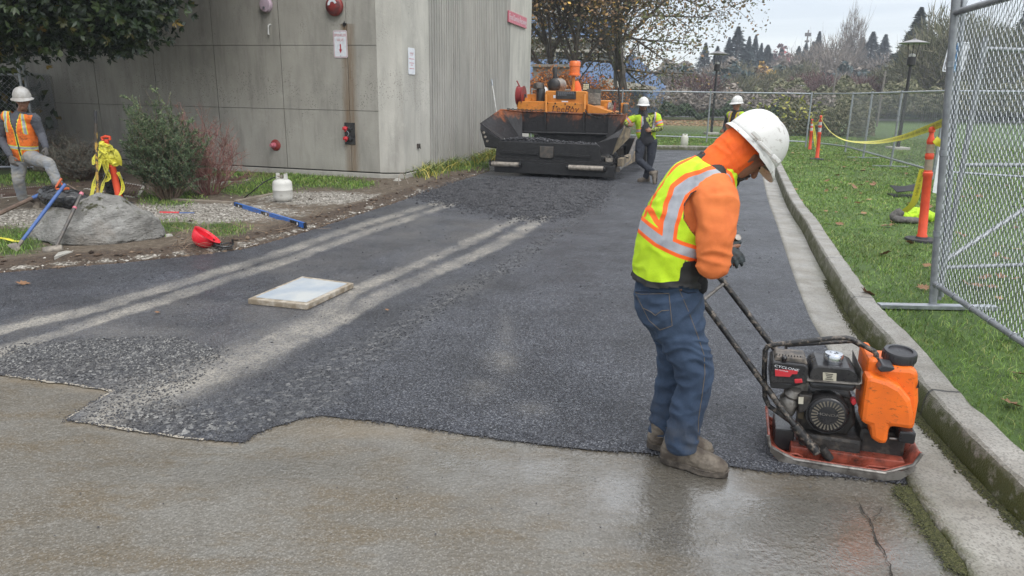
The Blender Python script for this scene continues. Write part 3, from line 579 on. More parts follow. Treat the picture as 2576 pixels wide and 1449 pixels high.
s = empty('sprinkler_sign', F(0, -.26, .01), 'white metal sign with red border reading SPRINKLER VALVE above a red arrow', 'sign')
m = MB(); plate(m, F, .305, .52, .03, .008, .014); m.build('plate', M['sign_white'], s)
m = MB(); o_, i_ = rrect(.287, .50, .026), rrect(.272, .485, .02); k = len(o_)
m.add([F(x, y, .0155) for x, y in o_]+[F(x, y, .0155) for x, y in i_], [(j, (j+1) % k, (j+1) % k+k, j+k) for j in range(k)]); m.build('border', M['sign_red'], s)
for t_, y_ in (('SPRINKLER', .165), ('VALVE', .075)): MB().text(t_, .073, lambda x, y, q=y_: F(x, y+q, .0155), sx=.74).build('lettering', M['sign_red'], s)
m = MB(); m.add([F(*p, .0155) for p in ((-.013, 0), (.013, 0), (.013, -.10), (-.013, -.10))], [(0, 1, 2, 3)]); m.add([F(*p, .0155) for p in ((-.035, -.10), (.035, -.10), (0, -.175))], [(0, 1, 2)]); m.build('arrow', M['sign_red'], s)
for yy in (.225, -.225): m = MB(); m.lathe([(.009, 0), (.009, .004)], F(0, yy, .0155), NL, 8); m.build('bolt', M['galv'], s)
F = wall_frame(1034, 154, K1, WDIR, NR, RR)
s = empty('drivers_sign', F(0, -.25, .01), 'narrow white notice headed DRIVERS on the pale concrete corner', 'sign')
m = MB(); plate(m, F, .34, .52, .03, .008, .014); m.build('plate', M['sign_white'], s)
MB().text('DRIVERS', .05, lambda x, y: F(x, y+.15, .0155)).build('lettering', M['sign_red'], s)
for yy, ww in ((.115, .17), (.045, .26), (-.035, .22), (-.075, .10), (-.145, .24)): m = MB(); plate(m, F, ww, .012 if yy < .1 else .004, .002, .0145, .0155, 0, 0, yy); m.build('print_line', M['pinkred'], s)
F = wall_frame(1299, 50, k3, WDIR, NR, RR)
s = empty('receiving_sign', F(0, -.2, .01), 'long faded pink sign reading Food Service Receiving high on the building end', 'sign')
m = MB(); plate(m, F, 2.15, .32, .01, .02, .06); m.build('plate', M['pinkred'], s)
m = MB(); m.text('Food Service Receiving', .235, lambda x, y: F(x, y, .063), sx=.93); m.build('lettering', M['sign_white'], s)
F = wall_frame(845, 16, K0, LD, NL, RL)
s = empty('fire_alarm_bell', F(0, -.19, 0), 'weathered dark red fire bell mounted above the sprinkler sign', 'bell')
m = MB(); m.lathe([(.13, 0), (.13, .05), (.10, .055)], F(0, 0, 0), NL, 24); m.build('mount', M['black_metal'], s)
m = MB(); m.lathe([(.188, .045), (.19, .06), (.175, .095), (.13, .125), (.06, .14), (.01, .142)], F(0, 0, 0), NL, 32); gong = m.build('gong', M['red_paint'], s)
m = MB()
for k in range(18): a = R(-170+k*12); m.add([F(math.cos(a+e)*r_, math.sin(a+e)*r_, z_) for r_, z_, e in ((.09, .142, -.03), (.09, .142, .03), (.155, .12, .04), (.155, .12, -.04))], [(0, 1, 2, 3)])
m.build('slots', M['black_metal'], s)
m = MB(); A = [R(200-k*11-10) for k in range(17)]; m.add([F(math.cos(a)*r_, math.sin(a)*r_+.02, .147) for a in A for r_ in (.05, .10)], [(2*i, 2*i+1, 2*i+3, 2*i+2) for i in range(16)]); m.build('label_plate', M['sign_white'], s)
F = wall_frame(673, 13, K0, LD, NL, RL)
s = empty('alarm_horn', F(0, -.14, 0), 'round faded pink alarm cover with keyhole left of the red bell', 'alarm')
m = MB(); m.lathe([(.12, 0), (.132, .03), (.132, .08), (.115, .105), (.06, .115), (.005, .117)], F(0, 0, 0), NL, 32, sy=1.12); m.build('cover', M['pink_plastic'], s)
m = MB(); m.lathe([(.025, .108), (.025, .123), (.005, .124)], F(-.01, -.06, 0), NL, 12); m.build('lock', M['galv'], s)
a_, b_ = PLN(681, 62, K0, LD), PLN(681, 87, K0, LD)
m = MB(); m.tube([a_+NL*.0, a_+NL*.05+UP*.0, a_+NL*.06-UP*.03-RL*.02, b_+NL*.05-RL*.02, b_+NL*.045], .017, 8); tag(m.build('conduit_stub', M['white_pvc']), 'short bent white pipe stub sticking out under the pink alarm cover', 'pipe')
F = wall_frame(867, 61, K0, LD, NL, RL)
m = MB(); m.lathe([(.035, 0), (.035, .02), (.02, .021)], F(0, 0, 0), NL, 10).tube([F(-.06, 0, .02), F(.07, .01, .03)], .006, 6).tube([F(0, -.06, .02), F(.01, .06, .03)], .006, 6); tag(m.build('pipe_stub', M['black_metal']), 'small black pipe hole in the wall where the rust streak starts', 'pipe')
F = wall_frame(881, 336, K0, LD, NL, RL)
s = empty('fire_connection', F(0, -.22, 0), 'black steel plate with two red capped hose connections on the rust streak', 'hydrant connection')
m = MB(); plate(m, F, .235, .44, .008, 0, .02); m.build('plate', M['black_metal'], s, bevel=.004)
for dx, dy in ((-.03, .10), (-.025, -.10)):
    m = MB(); m.lathe([(.055, .02), (.055, .07), (.048, .075)], F(dx+.03, dy, 0), NL, 8); e = m.build('collar', M['black_metal'], s)
    m = MB(); m.lathe([(.046, .075), (.05, .10), (.03, .12), (.028, .15), (.02, .152)], F(dx, dy, 0), (NL-RL*.35).normalized(), 14)
    for q in range(3): a = R(q*120+30); m.lathe([(.012, 0), (.012, .03)], F(dx-.03+math.cos(a)*.05, dy+math.sin(a)*.05, .075), NL, 8)
    m.build('cap', M['bright_red'], e)
m = MB(); m.tube([F(-.02, .06, .11), F(.03, .03, .12), F(.035, 0, .12), F(.01, -.05, .13)], .005, 5); m.build('chain', M['galv'], s)
F = wall_frame(694, 365, K0, LD, NL, RL)
s = empty('standpipe_cap', F(0, -.12, 0), 'weathered red round flange with capped pipe end low on the left wall', 'pipe cap')
m = MB(); m.lathe([(.118, 0), (.12, .012), (.10, .03), (.055, .04)], F(0, 0, 0), NL, 28); m.build('flange', M['red_paint'], s)
m = MB(); m.lathe([(.055, .03), (.055, .09), (.04, .10), (.038, .14), (.02, .142)], F(-.0, 0, 0), (NL-RL*.3).normalized(), 14); m.build('cap', M['pinkred'], s)
F = wall_frame(1051, 367, K1, WDIR, NR, RR)
o = MB().box(F(0, 0, .02), (.05, .10, .10), R(75+90), ch=.01).tube([F(-.1, .05, .03), F(0, 0, .05), F(.06, -.06, .04)], .008, 6).build('hose_bib', M['dark_steel']); tag(o, 'tiny metal water tap low on the pale corner wall', 'tap')
a_ = PLN(1232, 199, k2, WDIR)+NR*.05; gb = V(a_.x+.45, a_.y-1.2, 0)
def pole(name, a, b, m1, m2, label, frac=.92, r=.016):
    s = empty(name, b, label, 'pole'); a, b = Vector(a), Vector(b); q = b.lerp(a, frac)
    MB().tube([b, q], r, 8).build('shaft', m1, s); MB().tube([q, a], r*1.25, 8).build('grip', m2, s); return s
b_ = W(1255, 340, a_.y-.2); b_ = b_+(b_-a_)*.6; b_.z = .0
pole('leaning_pole', a_, (b_.x, b_.y, .02), M['white_pvc'], M['galv'], 'long pale pole leaning on the ribbed wall left of the paver')
# ---------------------------------------------------------------- chain-link fences
def chain_mesh(p0, p1, z0, z1, s, r, mt, parent, sides=3, sag=0, seed=0, detail=False, tilt=V(0, 0, 0)):
    p0, p1 = Vector(p0), Vector(p1); D = p1-p0; Ln = D.length; d = D.normalized(); nrm = V(d.y, -d.x, 0); n = int(Ln/s); k = int((z1-z0)/s)
    A = np.arange(n)[:, None]; rg = np.random.RandomState(seed)
    if detail:      # zig-zag with rounded bends
        tt = np.arange(0, k, .25)
    else: tt = np.arange(0, k+1, 1.0)
    T = tt[None, :]
    ph = (A % 2); tri = np.abs(((T+ph) % 2)-1)            # 0..1 zig-zag
    if detail: tri = .5-.5*np.cos(PI*tri); tri = .5+(tri-.5)*1.06; 
    x = (A+tri+0*T)*s; z = z0+T*s+0*A
    yo = (tri-.5)*2*r*1.6*np.where(True, 1, 1)
    x = x+.004*np.sin(z*7+A*.3)*(1 if not detail else 1.2); bulge = .02*np.sin(x*2.1+seed)*np.sin(z*2.3)
    P3 = np.stack([p0.x+d.x*x+nrm.x*(yo+bulge), p0.y+d.y*x+nrm.y*(yo+bulge), z+(p0.z)+(p1.z-p0.z)*x/Ln], 2)
    m_ = T.shape[1]; tz = tilt; P3[:, :, 0] += tz.x*z; P3[:, :, 1] += tz.y*z
    tan = np.gradient(P3, axis=1); tan /= np.linalg.norm(tan, axis=2, keepdims=True); nn = np.array([nrm.x, nrm.y, 0.]); bb = np.cross(tan, nn); bb /= np.linalg.norm(bb, axis=2, keepdims=True)
    vs = np.stack([P3+r*(math.cos(a)*nn+math.sin(a)*bb) for a in [2*PI*j/sides+.5 for j in range(sides)]], 2).reshape(-1, 3)
    i = (np.arange(n)[:, None]*m_+np.arange(m_-1)[None, :]).reshape(-1)*sides
    fs = np.concatenate([np.stack([i+j, i+(j+1) % sides, i+sides+(j+1) % sides, i+sides+j], 1) for j in range(sides)], 0)
    return np_mesh('chain_link', vs, fs, 4, mt, parent=parent, smooth=True)
def fence_panel(a, b, h, label, group=None, rail=.019, s=.05, wr=.0023, z0=.2, foot=None, first=True, last=True, mt=None, mw=None, top=.0):
    a, b = Vector(a), Vector(b); mt = mt or M['galv']; r = empty('chain_link_fence', a, label, 'fence', group)
    for k, p in enumerate((a, b)):
        if (k == 0 and first) or (k == 1 and last): MB().tube([p, p+UP*(h+.05)], rail*1.25, 8).build('post', mt, r)
    d = (b-a).normalized(); e = d*(rail*1.2)
    MB().tube([a+e+UP*h, b-e+UP*h], rail, 8).build('top_rail', mt, r); MB().tube([a+e+UP*z0, b-e+UP*z0], rail, 8).build('bottom_rail', mt, r)
    chain_mesh(a+e, b-e, z0, h, s, wr, mw or M['wire_far'], r, seed=int(abs(a.x*7+b.y*3)))
    if foot: MB().box((a.x, a.y, a.z+.02), (.9, .05, .03), foot).build('foot', mt, r)
    return r
gl = 'temporary chain-link fence panels around the lawn'
bk = [G(2026, 371, LZ), G(1777, 359, LZ), G(1560, 352, LZ), G(1335, 345, LZ)]
bk = [Vector(p) for p in bk]
lab = ['chain-link panel of the back fence behind the bent worker\'s helmet', 'chain-link panel of the back fence behind the worker leaning on the paver', 'chain-link panel of the back fence directly behind the paver']
for k in range(3):
    hh = 1.87
    fence_panel(bk[k], bk[k+1], hh, lab[k], gl, rail=.024, s=.075, wr=.0038, first=True, last=(k == 2))
rt = [bk[0]+V(.06, -.03, 0), G(2126, 384, LZ), G(2171, 398, LZ), G(2240, 420, LZ), G(2240, 420, LZ)+(G(2240, 420, LZ)-G(2171, 398, LZ)).normalized()*3.2]
rt = [Vector(p) for p in rt]; rt.append(rt[-1]+V(2.8, -2.0, 0))
lab = ['first right-hand chain-link panel running from the far corner post', 'second right-hand chain-link panel from the far corner post', 'third right-hand chain-link panel behind the yellow tape', 'chain-link panel behind the near orange delineator', 'chain-link panel seen through the near gate mesh']
for k in range(5): fence_panel(rt[k], rt[k+1], 1.87, lab[k], gl, rail=.024, s=.06, wr=.0032, foot=R(-5) if k in (2, 3) else None, first=k > 0, last=k == 4)
# near gate panel
pa = G(2345, 776, LZ); q = W(2576, 868, 4.45)
gd = V(math.cos(R(-101)), math.sin(R(-101)), 0); GH = 2.28; TL = V(-.098, 0, 0); gu = (UP+TL)
ng = empty('chain_link_gate', pa, 'large galvanised chain-link gate panel swinging towards the camera at the right edge', 'fence')
pb = pa+gd*3.0
MB().tube([pa-gu*.05, pa+gu*(GH+.5)], .030, 14).build('post', M['galv_dull'], ng); MB().tube([pb-gu*.05, pb+gu*(GH+.35)], .030, 14).build('post', M['galv_dull'], ng)
MB().tube([pa+V(.062, .01, .1), pa+V(.062, .01, 0)+gu*(GH+.5)], .019, 12).build('stile', M['galv'], ng)
zt = W(2402, 32, 5.58).z-pa.z; zb = W(2350, 712, 5.58).z-pa.z
MB().tube([pa+gd*.02+gu*zb, pb+gu*zb], .021, 12).build('bottom_rail', M['galv_dull'], ng); MB().tube([pa+gd*.02+gu*zt, pb+gu*zt], .024, 12).build('top_rail', M['galv_dull'], ng)
chain_mesh(pa+gd*.05, pb-gd*.05, zb, zt, .034, .0029, M['wire'], ng, sides=5, seed=3, detail=True, tilt=TL)
for z_ in (.62, 1.25, 1.9): MB().tube([pa+gu*(z_-.02), pa+gu*(z_+.02)], .034, 12).build('clamp', M['galv'], ng)
for k in range(9): t = .12+k*.31; MB().tube([pa+gd*t+gu*zb+Vector((math.cos(a)*-gd.y*.026, math.cos(a)*gd.x*.026, math.sin(a)*.026)) for a in [x*.785 for x in range(8)]], .0025, 5, closed=True).build('tie_wire', M['galv'], ng)
MB().box((pa.x+.02, pa.y-.03, LZ+.025), (.95, .07, .035), R(0), ch=.004).build('foot', M['galv'], ng)
# second gate leaf standing behind it
p2a = pa+V(.10, .10, 0); 
g2 = empty('chain_link_gate', p2a, 'second chain-link gate leaf standing behind the near gate with crossing braces', 'fence')
d2 = Vector((math.cos(R(12)), math.sin(R(12)), 0)); p2b = p2a+d2*3.0
for z_ in (.32, 1.15, 2.02): MB().tube([p2a+UP*z_, p2b+UP*z_], .017, 10).build('rail', M['galv_dull'], g2)
MB().tube([p2a+UP*.38, p2a+d2*2.3+UP*1.8], .019, 10).build('brace', M['galv_dull'], g2)
MB().tube([p2a+UP*.05, p2a+UP*2.1], .02, 10).build('stile', M['galv_dull'], g2); MB().tube([p2b+UP*.05, p2b+UP*2.1], .02, 10).build('stile', M['galv_dull'], g2)
chain_mesh(p2a+d2*.03, p2b-d2*.03, .32, 2.02, .036, .0017, M['wire'], g2, sides=3, seed=9)
# sign clamped behind the gate post
sg = [W(2388, 104, 5.74), W(2442, 104, 5.74), W(2425, 183, 5.72), W(2368, 182, 5.72)]; sc_ = sum(sg, V(0, 0, 0))/4; s = empty('fence_sign', sg[2].lerp(sg[3], .5), 'small pale sign with a thin dark border clamped behind the gate post', 'sign')
def rquad(k, off): 
    o = []
    for i in range(4):
        p, a, b_ = [sc_+(q-sc_)*k for q in (sg[i], sg[i-1], sg[(i+1) % 4])]
        for t in (.13, .04): o.append((p.lerp(a, t)+p.lerp(b_, .17-t))/2+(p-(p.lerp(a, t)+p.lerp(b_, .17-t))/2)*.0+V(0, off, 0))
    return o
MB().prism(rquad(1.0, 0), (0, .004, 0)).build('plate', M['sign_white'], s)
a1, a2 = rquad(.90, -.002), rquad(.86, -.002); MB().add(a1+a2, [(i, (i+1) % 8, (i+1) % 8+8, i+8) for i in range(8)]).build('border', M['black_metal'], s)
q0, q1 = W(2408, 108, 5.50), W(2399, 182, 5.50); M['blue_label'] = mat('blue_label', (.03, .14, .33), .5, col2=(.25, .38, .5), sc=60); MB().prism([q0, q0+V(.016, 0, 0), q1+V(.016, 0, 0), q1], (0, .004, 0)).build('blue_label', M['blue_label'], ng)
# left fence with dark mesh screen
p0 = G(189, 400, 0); fa_ = G(100, 432, 0); hL = PLN(60, 134, fa_, (1, 0)).z; fb_ = G(-260, 432, 0)
hL2 = hL
f = empty('chain_link_fence', fa_, 'dark chain-link fence panel running back to the shaded wall', 'fence')
MB().tube([fa_, fa_+UP*hL2], .03, 10).build('post', M['galv_dull'], f); MB().tube([p0, p0+UP*2.25], .022, 10).build('post', M['galv_dull'], f)
chain_mesh(fa_, p0, .1, 2.05, .045, .0036, M['wire'], f, seed=5)
chain_mesh(fa_+V(.03, .03, 0), p0+V(.03, .03, 0), .1, 2.05, .05, .003, M['black_metal'], f, seed=6)
f = empty('chain_link_gate', fb_, 'chain-link gate panel with pale frame behind the worker in the orange vest', 'fence')
a_, b_ = fa_+V(-.09, -.03, 0), fb_+V(0, -.03, 0)
MB().tube([a_, a_+UP*(hL2+.0)], .028, 10).build('post', M['galv'], f); MB().tube([a_+UP*1.98, b_+UP*1.98], .026, 10).build('top_rail', M['galv'], f); MB().tube([a_+UP*.1, b_+UP*.1], .026, 10).build('bottom_rail', M['galv'], f)
chain_mesh(b_, a_, .1, 1.98, .055, .0032, M['wire'], f, seed=7)
# ================================================================ trees and background
def leafmat(name, stops, rough=.6, trans=.0):
    b = NB(name); c = b.ramp(b.attr('tone'), stops); return b.set(c, rough)
def quads(C_, size, rg, tone, stretch=1.6, up=0.0):
    # leaf-sized folded quads at centres C_
    n = len(C_); a = rg.normal(size=(n, 3)); a[:, 2] *= .7; a /= np.linalg.norm(a, axis=1, keepdims=True); q = rg.normal(size=(n, 3)); q[:, 2] += up; b_ = np.cross(a, q); b_ /= np.linalg.norm(b_, axis=1, keepdims=True)
    s = (np.asarray(size)*rg.uniform(.6, 1.25, n))[:, None]; v = np.stack([C_-a*s*stretch/2, C_+b_*s/2, C_+a*s*stretch/2, C_-b_*s/2], 1)
    return v.reshape(-1, 3), np.arange(n*4).reshape(-1, 4), np.repeat(tone, 4)
class Wood:
    def __init__(s, seed): s.rg = random.Random(seed); s.mb = MB(); s.sites = []; s.tips = []
    def grow(s, p, d, Ln, r, lev, mx, kids, up=.12, wob=.18, ang=(28, 60), ratio=(.55, .78), n0=7, start=.3):
        rg = s.rg; n = 5 if lev < 2 else 3; pts = [p.copy()]; dirs = [d.copy()]; rr = [r]; q = p.copy(); d = d.copy()
        for i in range(n):
            d = (d+Vector((rg.gauss(0, wob), rg.gauss(0, wob), rg.gauss(0, wob)+up))).normalized(); q = q+d*(Ln/n); pts.append(q.copy()); dirs.append(d.copy()); rr.append(max(r*(1-.75*(i+1)/n), .004))
        s.mb.tube(pts, rr, max(3, n0-lev*2), cap=False)
        if lev >= mx: s.sites += [x for x in pts[1:]]; return
        if lev == mx-1: s.sites += pts[2:]
        for k in range(kids[lev]):
            t = start+(1-start)*(k+rg.random())/kids[lev]; i = min(int(t*n), n-1); f = t*n-i; bp = pts[i].lerp(pts[i+1], f); bd = dirs[i]
            a, b = frame_from(bd); ph = rg.uniform(0, 2*PI); an = R(rg.uniform(*ang)); nd = bd*math.cos(an)+(a*math.cos(ph)+b*math.sin(ph))*math.sin(an)
            s.grow(bp, nd, Ln*rg.uniform(*ratio)*(1.1-.35*t), max(rr[i]*.62, .006), lev+1, mx, kids, up, wob*1.1, ang, ratio, n0, .25)
def leafy_tree(name, label, base, h, r0, seed, lm, nleaf, lsize, kids, wm, cat='tree', group=None, d=V(0, 0, 1), spread=.22, trunk=.45, mx=3, stems=1, ang=(30, 62), jit=1.0, tone=(0, 1), start=.35, up=.12):
    base = Vector(base); root = empty(name, base, label, cat, group); wd = Wood(seed)
    for k in range(stems):
        dd = d if stems == 1 else Vector((math.cos(k*6.28/stems+seed)*.3, math.sin(k*6.28/stems+seed)*.3, 1)).normalized()
        wd.grow(base-UP*.1, dd, h*trunk*1.6, r0, 0, mx, kids, up=up, wob=.06, ang=ang, start=start)
    wd.mb.build('trunk', wm, root, fixn=False)
    if nleaf:
        rg = np.random.RandomState(seed); st = np.array([tuple(x) for x in wd.sites]); ix = rg.randint(0, len(st), nleaf); cn = st[ix]+rg.normal(size=(nleaf, 3))*spread*jit
        tn = np.clip(rg.uniform(tone[0], tone[1], nleaf)*.6+.4*((ix*7919 % 101)/101.)*(tone[1]-tone[0])+.0, 0, 1)
        v, f, t = quads(cn, lsize, rg, tn); np_mesh('crown', v, f, 4, lm, parent=root, attrs=dict(tone=t))
    return root
M['bark'] = mat('bark', (.075, .06, .05), .9, col2=(.14, .12, .10), sc=8, bump=.5, bs=30, stretch=(1, 1, .3)); M['bark_grey'] = mat('bark_grey', (.15, .135, .12), .9, col2=(.21, .19, .17), sc=6)
M['leaf_autumn'] = leafmat('leaf_autumn', [(0, (.075, .09, .03)), (.35, (.125, .135, .05)), (.6, (.19, .13, .075)), (.85, (.26, .16, .085)), (1, (.42, .27, .08))])
M['leaf_yellow'] = leafmat('leaf_yellow', [(0, (.15, .10, .06)), (.45, (.25, .15, .075)), (.7, (.40, .24, .075)), (1, (.68, .44, .09))])
M['leaf_orange'] = leafmat('leaf_orange', [(0, (.25, .08, .02)), (.5, (.5, .17, .035)), (1, (.7, .28, .06))])
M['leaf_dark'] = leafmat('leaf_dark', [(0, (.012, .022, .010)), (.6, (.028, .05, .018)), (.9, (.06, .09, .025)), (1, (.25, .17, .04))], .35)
M['needle'] = leafmat('needle', [(0, (.018, .038, .032)), (.6, (.038, .068, .052)), (1, (.06, .095, .065))], .8); M['needle_haze'] = leafmat('needle_far_haze', [(0, (.03, .05, .055)), (.6, (.055, .085, .085)), (1, (.085, .115, .10))], .8)  # conifer tones lightened towards blue: distance haze put into the needle colour
M['twig_far'] = leafmat('twig_far', [(0, (.13, .11, .09)), (.6, (.21, .18, .15)), (1, (.29, .255, .22))], .9); M['twig_red'] = leafmat('twig_red', [(0, (.085, .045, .04)), (1, (.16, .09, .08))], .9); M['twig_green'] = leafmat('twig_green', [(0, (.07, .08, .035)), (.5, (.13, .13, .07)), (1, (.21, .19, .12))], .9)
# big broad tree and its neighbour behind the fence
leafy_tree('broadleaf_tree', 'large spreading tree with thinning green and brown leaves behind the fence', G(1612, 336, LZ)+V(-.3, 3, 0), 9.6, .26, 5, M['leaf_autumn'], 40000, .10, (16, 9, 6), M['bark'], spread=.33, trunk=.55, ang=(38, 78), tone=(0, .97), start=.26, up=.02)
leafy_tree('broadleaf_tree', 'tree with brown and yellow autumn leaves just right of the building', V(2.2, 33.5, LZ), 10, .17, 12, M['leaf_yellow'], 27000, .10, (13, 9, 5), M['bark'], spread=.30, trunk=.5, ang=(25, 60), start=.22, stems=2)
leafy_tree('broadleaf_tree', 'slim grey-stemmed tree beside the thick trunk behind the fence', G(1592, 338, LZ)+V(-.2, 4, 0), 8, .13, 33, M['leaf_autumn'], 2600, .10, (8, 6, 4), M['bark_grey'], spread=.28, trunk=.5, tone=(.1, .7))
for k, (px, Y, h, lb) in enumerate(((1345, 31.5, 1.5, 'orange-leaved shrub next to the building end'), (1400, 32.2, 1.75, 'orange-leaved shrub behind the paver exhaust'), (1462, 33, 1.65, 'orange-leaved shrub behind the paver beacon'), (1530, 34, 1.4, 'sparse orange shrub right of the paver beacon'))):
    p = W(px, 330, Y); leafy_tree('orange_shrub', lb, (p.x, Y, LZ), h*1.15, .04, 50+k, M['leaf_orange'], 3000 if k < 3 else 1000, .07, (6, 5, 4), M['bark'], cat='shrub', group='orange shrubs behind the back fence', stems=5, trunk=.55, spread=.13, start=.2)
# overhanging evergreen at top left
def evergreen():
    rg = np.random.RandomState(4); root = empty('evergreen_tree', W(-260, 420, 15.2)*V(1, 1, 0) if False else Vector((-13.5, 14.5, 0)), 'dark glossy evergreen tree hanging over the left end of the wall', 'tree')
    m = MB(); top = V(-11.5, 14.0, 4.6)
    m.tube([(-13.5, 14.5, 0), (-13.2, 14.4, 1.8), (-12.6, 14.3, 3.3), top], [.2, .17, .14, .1], 10)
    cents = []
    for (px, py, Y, r) in ((20, 40, 13.6, .75), (85, 42, 13.2, .6), (25, 62, 14.2, .42), (150, 30, 13.4, .85), (195, 75, 13.0, .5), (240, 20, 13.2, .9), (285, 30, 12.6, .6), (330, 0, 12.4, .68), (310, 65, 12.5, .48), (296, 95, 12.6, .30), (335, 45, 12.3, .38), (345, -2, 12.2, .38), (300, -60, 12.6, 1.2), (180, -80, 13, 1.3), (60, -80, 13.2, 1.4), (318, -85, 12.4, .68), (-60, 10, 13.4, .9), (-60, -40, 13, 1.6), (200, -190, 13.6, 1.8), (40, -200, 13.8, 1.9), (110, -25, 14.6, .85), (240, 15, 14.4, .55), (0, 82, 14.9, .35), (250, -430, 12.2, 2.2), (90, -430, 12.5, 2.2), (80, -120, 14.6, 1.5), (240, -160, 13.9, .9), (-120, -280, 12.5, 2.2), (130, -20, 12.4, .9), (270, -200, 13, 1.1)):
        c = W(px, py, Y); cents.append((c, r)); m.tube([top, top.lerp(c, .5)+V(0, 0, .3), c], [.06, .035, .012], 5)
    for c, r in (((-11.5, 13.4, 6.2), 2.4), ((-9.2, 13.2, 6.6), 2.3), ((-7.2, 13.4, 6.8), 2.0), ((-10.5, 11.0, 6.4), 2.3), ((-8.0, 11.2, 6.8), 2.0), ((-12.5, 11.5, 5.6), 2.2), ((-11.5, 8.8, 6.2), 2.1), ((-9, 14.6, 5.6), 1.5), ((-11.6, 15.4, 5.2), 1.6), ((-6.4, 14.2, 7.2), 1.7)):  # unseen overhead crown clusters, added to keep sky light off the left wall
        c = Vector(c); cents.append((c, r)); m.tube([top, top.lerp(c, .5)+V(0, 0, .4), c], [.10, .06, .02], 5)
    m.build('trunk', M['bark'], root); V_ = []; T_ = []
    for c, r in cents:
        n = int(330*r*r)+40; q = rg.normal(size=(n, 3)); q /= np.linalg.norm(q, axis=1, keepdims=True); rad = r*rg.uniform(.35, 1.05, n)**.6; cc = np.array(c)+q*rad[:, None]
        dd = q*.7+rg.normal(size=(n, 3))*.5; dd[:, 2] += .25; dd /= np.linalg.norm(dd, axis=1, keepdims=True)
        tn = rg.uniform(0, .95, n)+ .1*(rg.uniform(size=n) < .05)
        for k in range(8):      # a whorl of long leaves at the end of each twig
            a = rg.normal(size=(n, 3)); s_ = np.cross(dd, a); s_ /= np.linalg.norm(s_, axis=1, keepdims=True); ld = dd*.55+s_*.8; ld[:, 2] -= .12; ld /= np.linalg.norm(ld, axis=1, keepdims=True); wd = np.cross(ld, dd); wd /= np.linalg.norm(wd, axis=1, keepdims=True)
            ln = rg.uniform(.09, .15, n)[:, None]*(1.5 if c.z > 5.3 else 1); w_ = ln*(.26 if c.z > 5.3 else .17)
            v = np.stack([cc, cc+ld*ln*.5+wd*w_, cc+ld*ln, cc+ld*ln*.5-wd*w_], 1); V_.append(v.reshape(-1, 3)); T_.append(np.repeat(tn, 4))
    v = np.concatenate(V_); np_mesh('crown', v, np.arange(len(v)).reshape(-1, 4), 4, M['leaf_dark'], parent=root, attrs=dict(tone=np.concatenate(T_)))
evergreen()
# dark hedge mass behind the left gate
def clump(name, label, cat, c, rad, n, size, mt, seed, group=None, stuff=False, flat=True, shell=.5, stretch=1.6):
    rg = np.random.RandomState(seed); q = rg.normal(size=(n, 3)); q /= np.linalg.norm(q, axis=1, keepdims=True); r = (rg.uniform(shell**3, 1, n)**(1/3))*(1+.22*np.sin(q[:, 0]*7+seed)*np.sin(q[:, 1]*6+2*seed)*np.cos(q[:, 2]*5)+.12*np.sin(q[:, 0]*17+seed)*np.cos(q[:, 2]*15+q[:, 1]*13))
    cc = np.array(c)+q*r[:, None]*np.array(rad); cc = cc[cc[:, 2] > .05]; v, f, t = quads(cc, size, rg, rg.uniform(0, 1, len(cc)), stretch)
    o = np_mesh(name, v, f, 4, mt, attrs=dict(tone=t)); tag(o, label, cat, group, 'stuff' if stuff else None); return o
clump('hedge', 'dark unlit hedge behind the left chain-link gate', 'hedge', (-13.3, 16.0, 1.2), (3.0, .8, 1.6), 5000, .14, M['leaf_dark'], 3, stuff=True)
# conifers, bare trees and poplar on the hillside beyond the park
def conifer(name, h, r, n, mt, seed, label, group=None, size=.42, loc=(0, 0, 0)):
    rg = np.random.RandomState(seed); root = empty(name, V(0, 0, 0), label, 'tree', group); MB().tube([(0, 0, 0), (0, 0, h*.97)], [r*.07, .03], 6).build('trunk', M['bark'], root)
    t = rg.uniform(0.06, 1, n)**.85; tier = np.floor(t*13)/13; fr = (t-tier)*13; rad = (1-t)**.9*r*(.68+.45*(1-fr))*(.92+.14*np.sin(11*t+seed)); a = rg.uniform(0, 6.28, n); rad = rad*(.85+.15*np.sin(a*3+seed+t*9)+.12*np.sin(a*7+t*31)); q = rg.uniform(.25, 1, n)**.5
    c = np.stack([np.cos(a)*rad*q, np.sin(a)*rad*q, t*h-rad*q*.22], 1); n_ = len(c); o_ = np.stack([np.cos(a), np.sin(a), np.full(n, -.35)], 1); o_ /= np.linalg.norm(o_, axis=1, keepdims=True)
    s_ = np.stack([-np.sin(a), np.cos(a), np.zeros(n)], 1)+rg.normal(size=(n, 3))*.4; sz = (size*rg.uniform(.5, 1.2, n)*(1.15-t*.7))[:, None]
    v = np.stack([c-o_*sz*.8, c+s_*sz*.4, c+o_*sz*.9, c-s_*sz*.4], 1).reshape(-1, 3)
    np_mesh('crown', v, np.arange(len(v)).reshape(-1, 4), 4, mt, parent=root, attrs=dict(tone=np.repeat(np.clip(rg.uniform(0, 1, n)*.7+.3*q, 0, 1), 4))); root.location = loc; return root
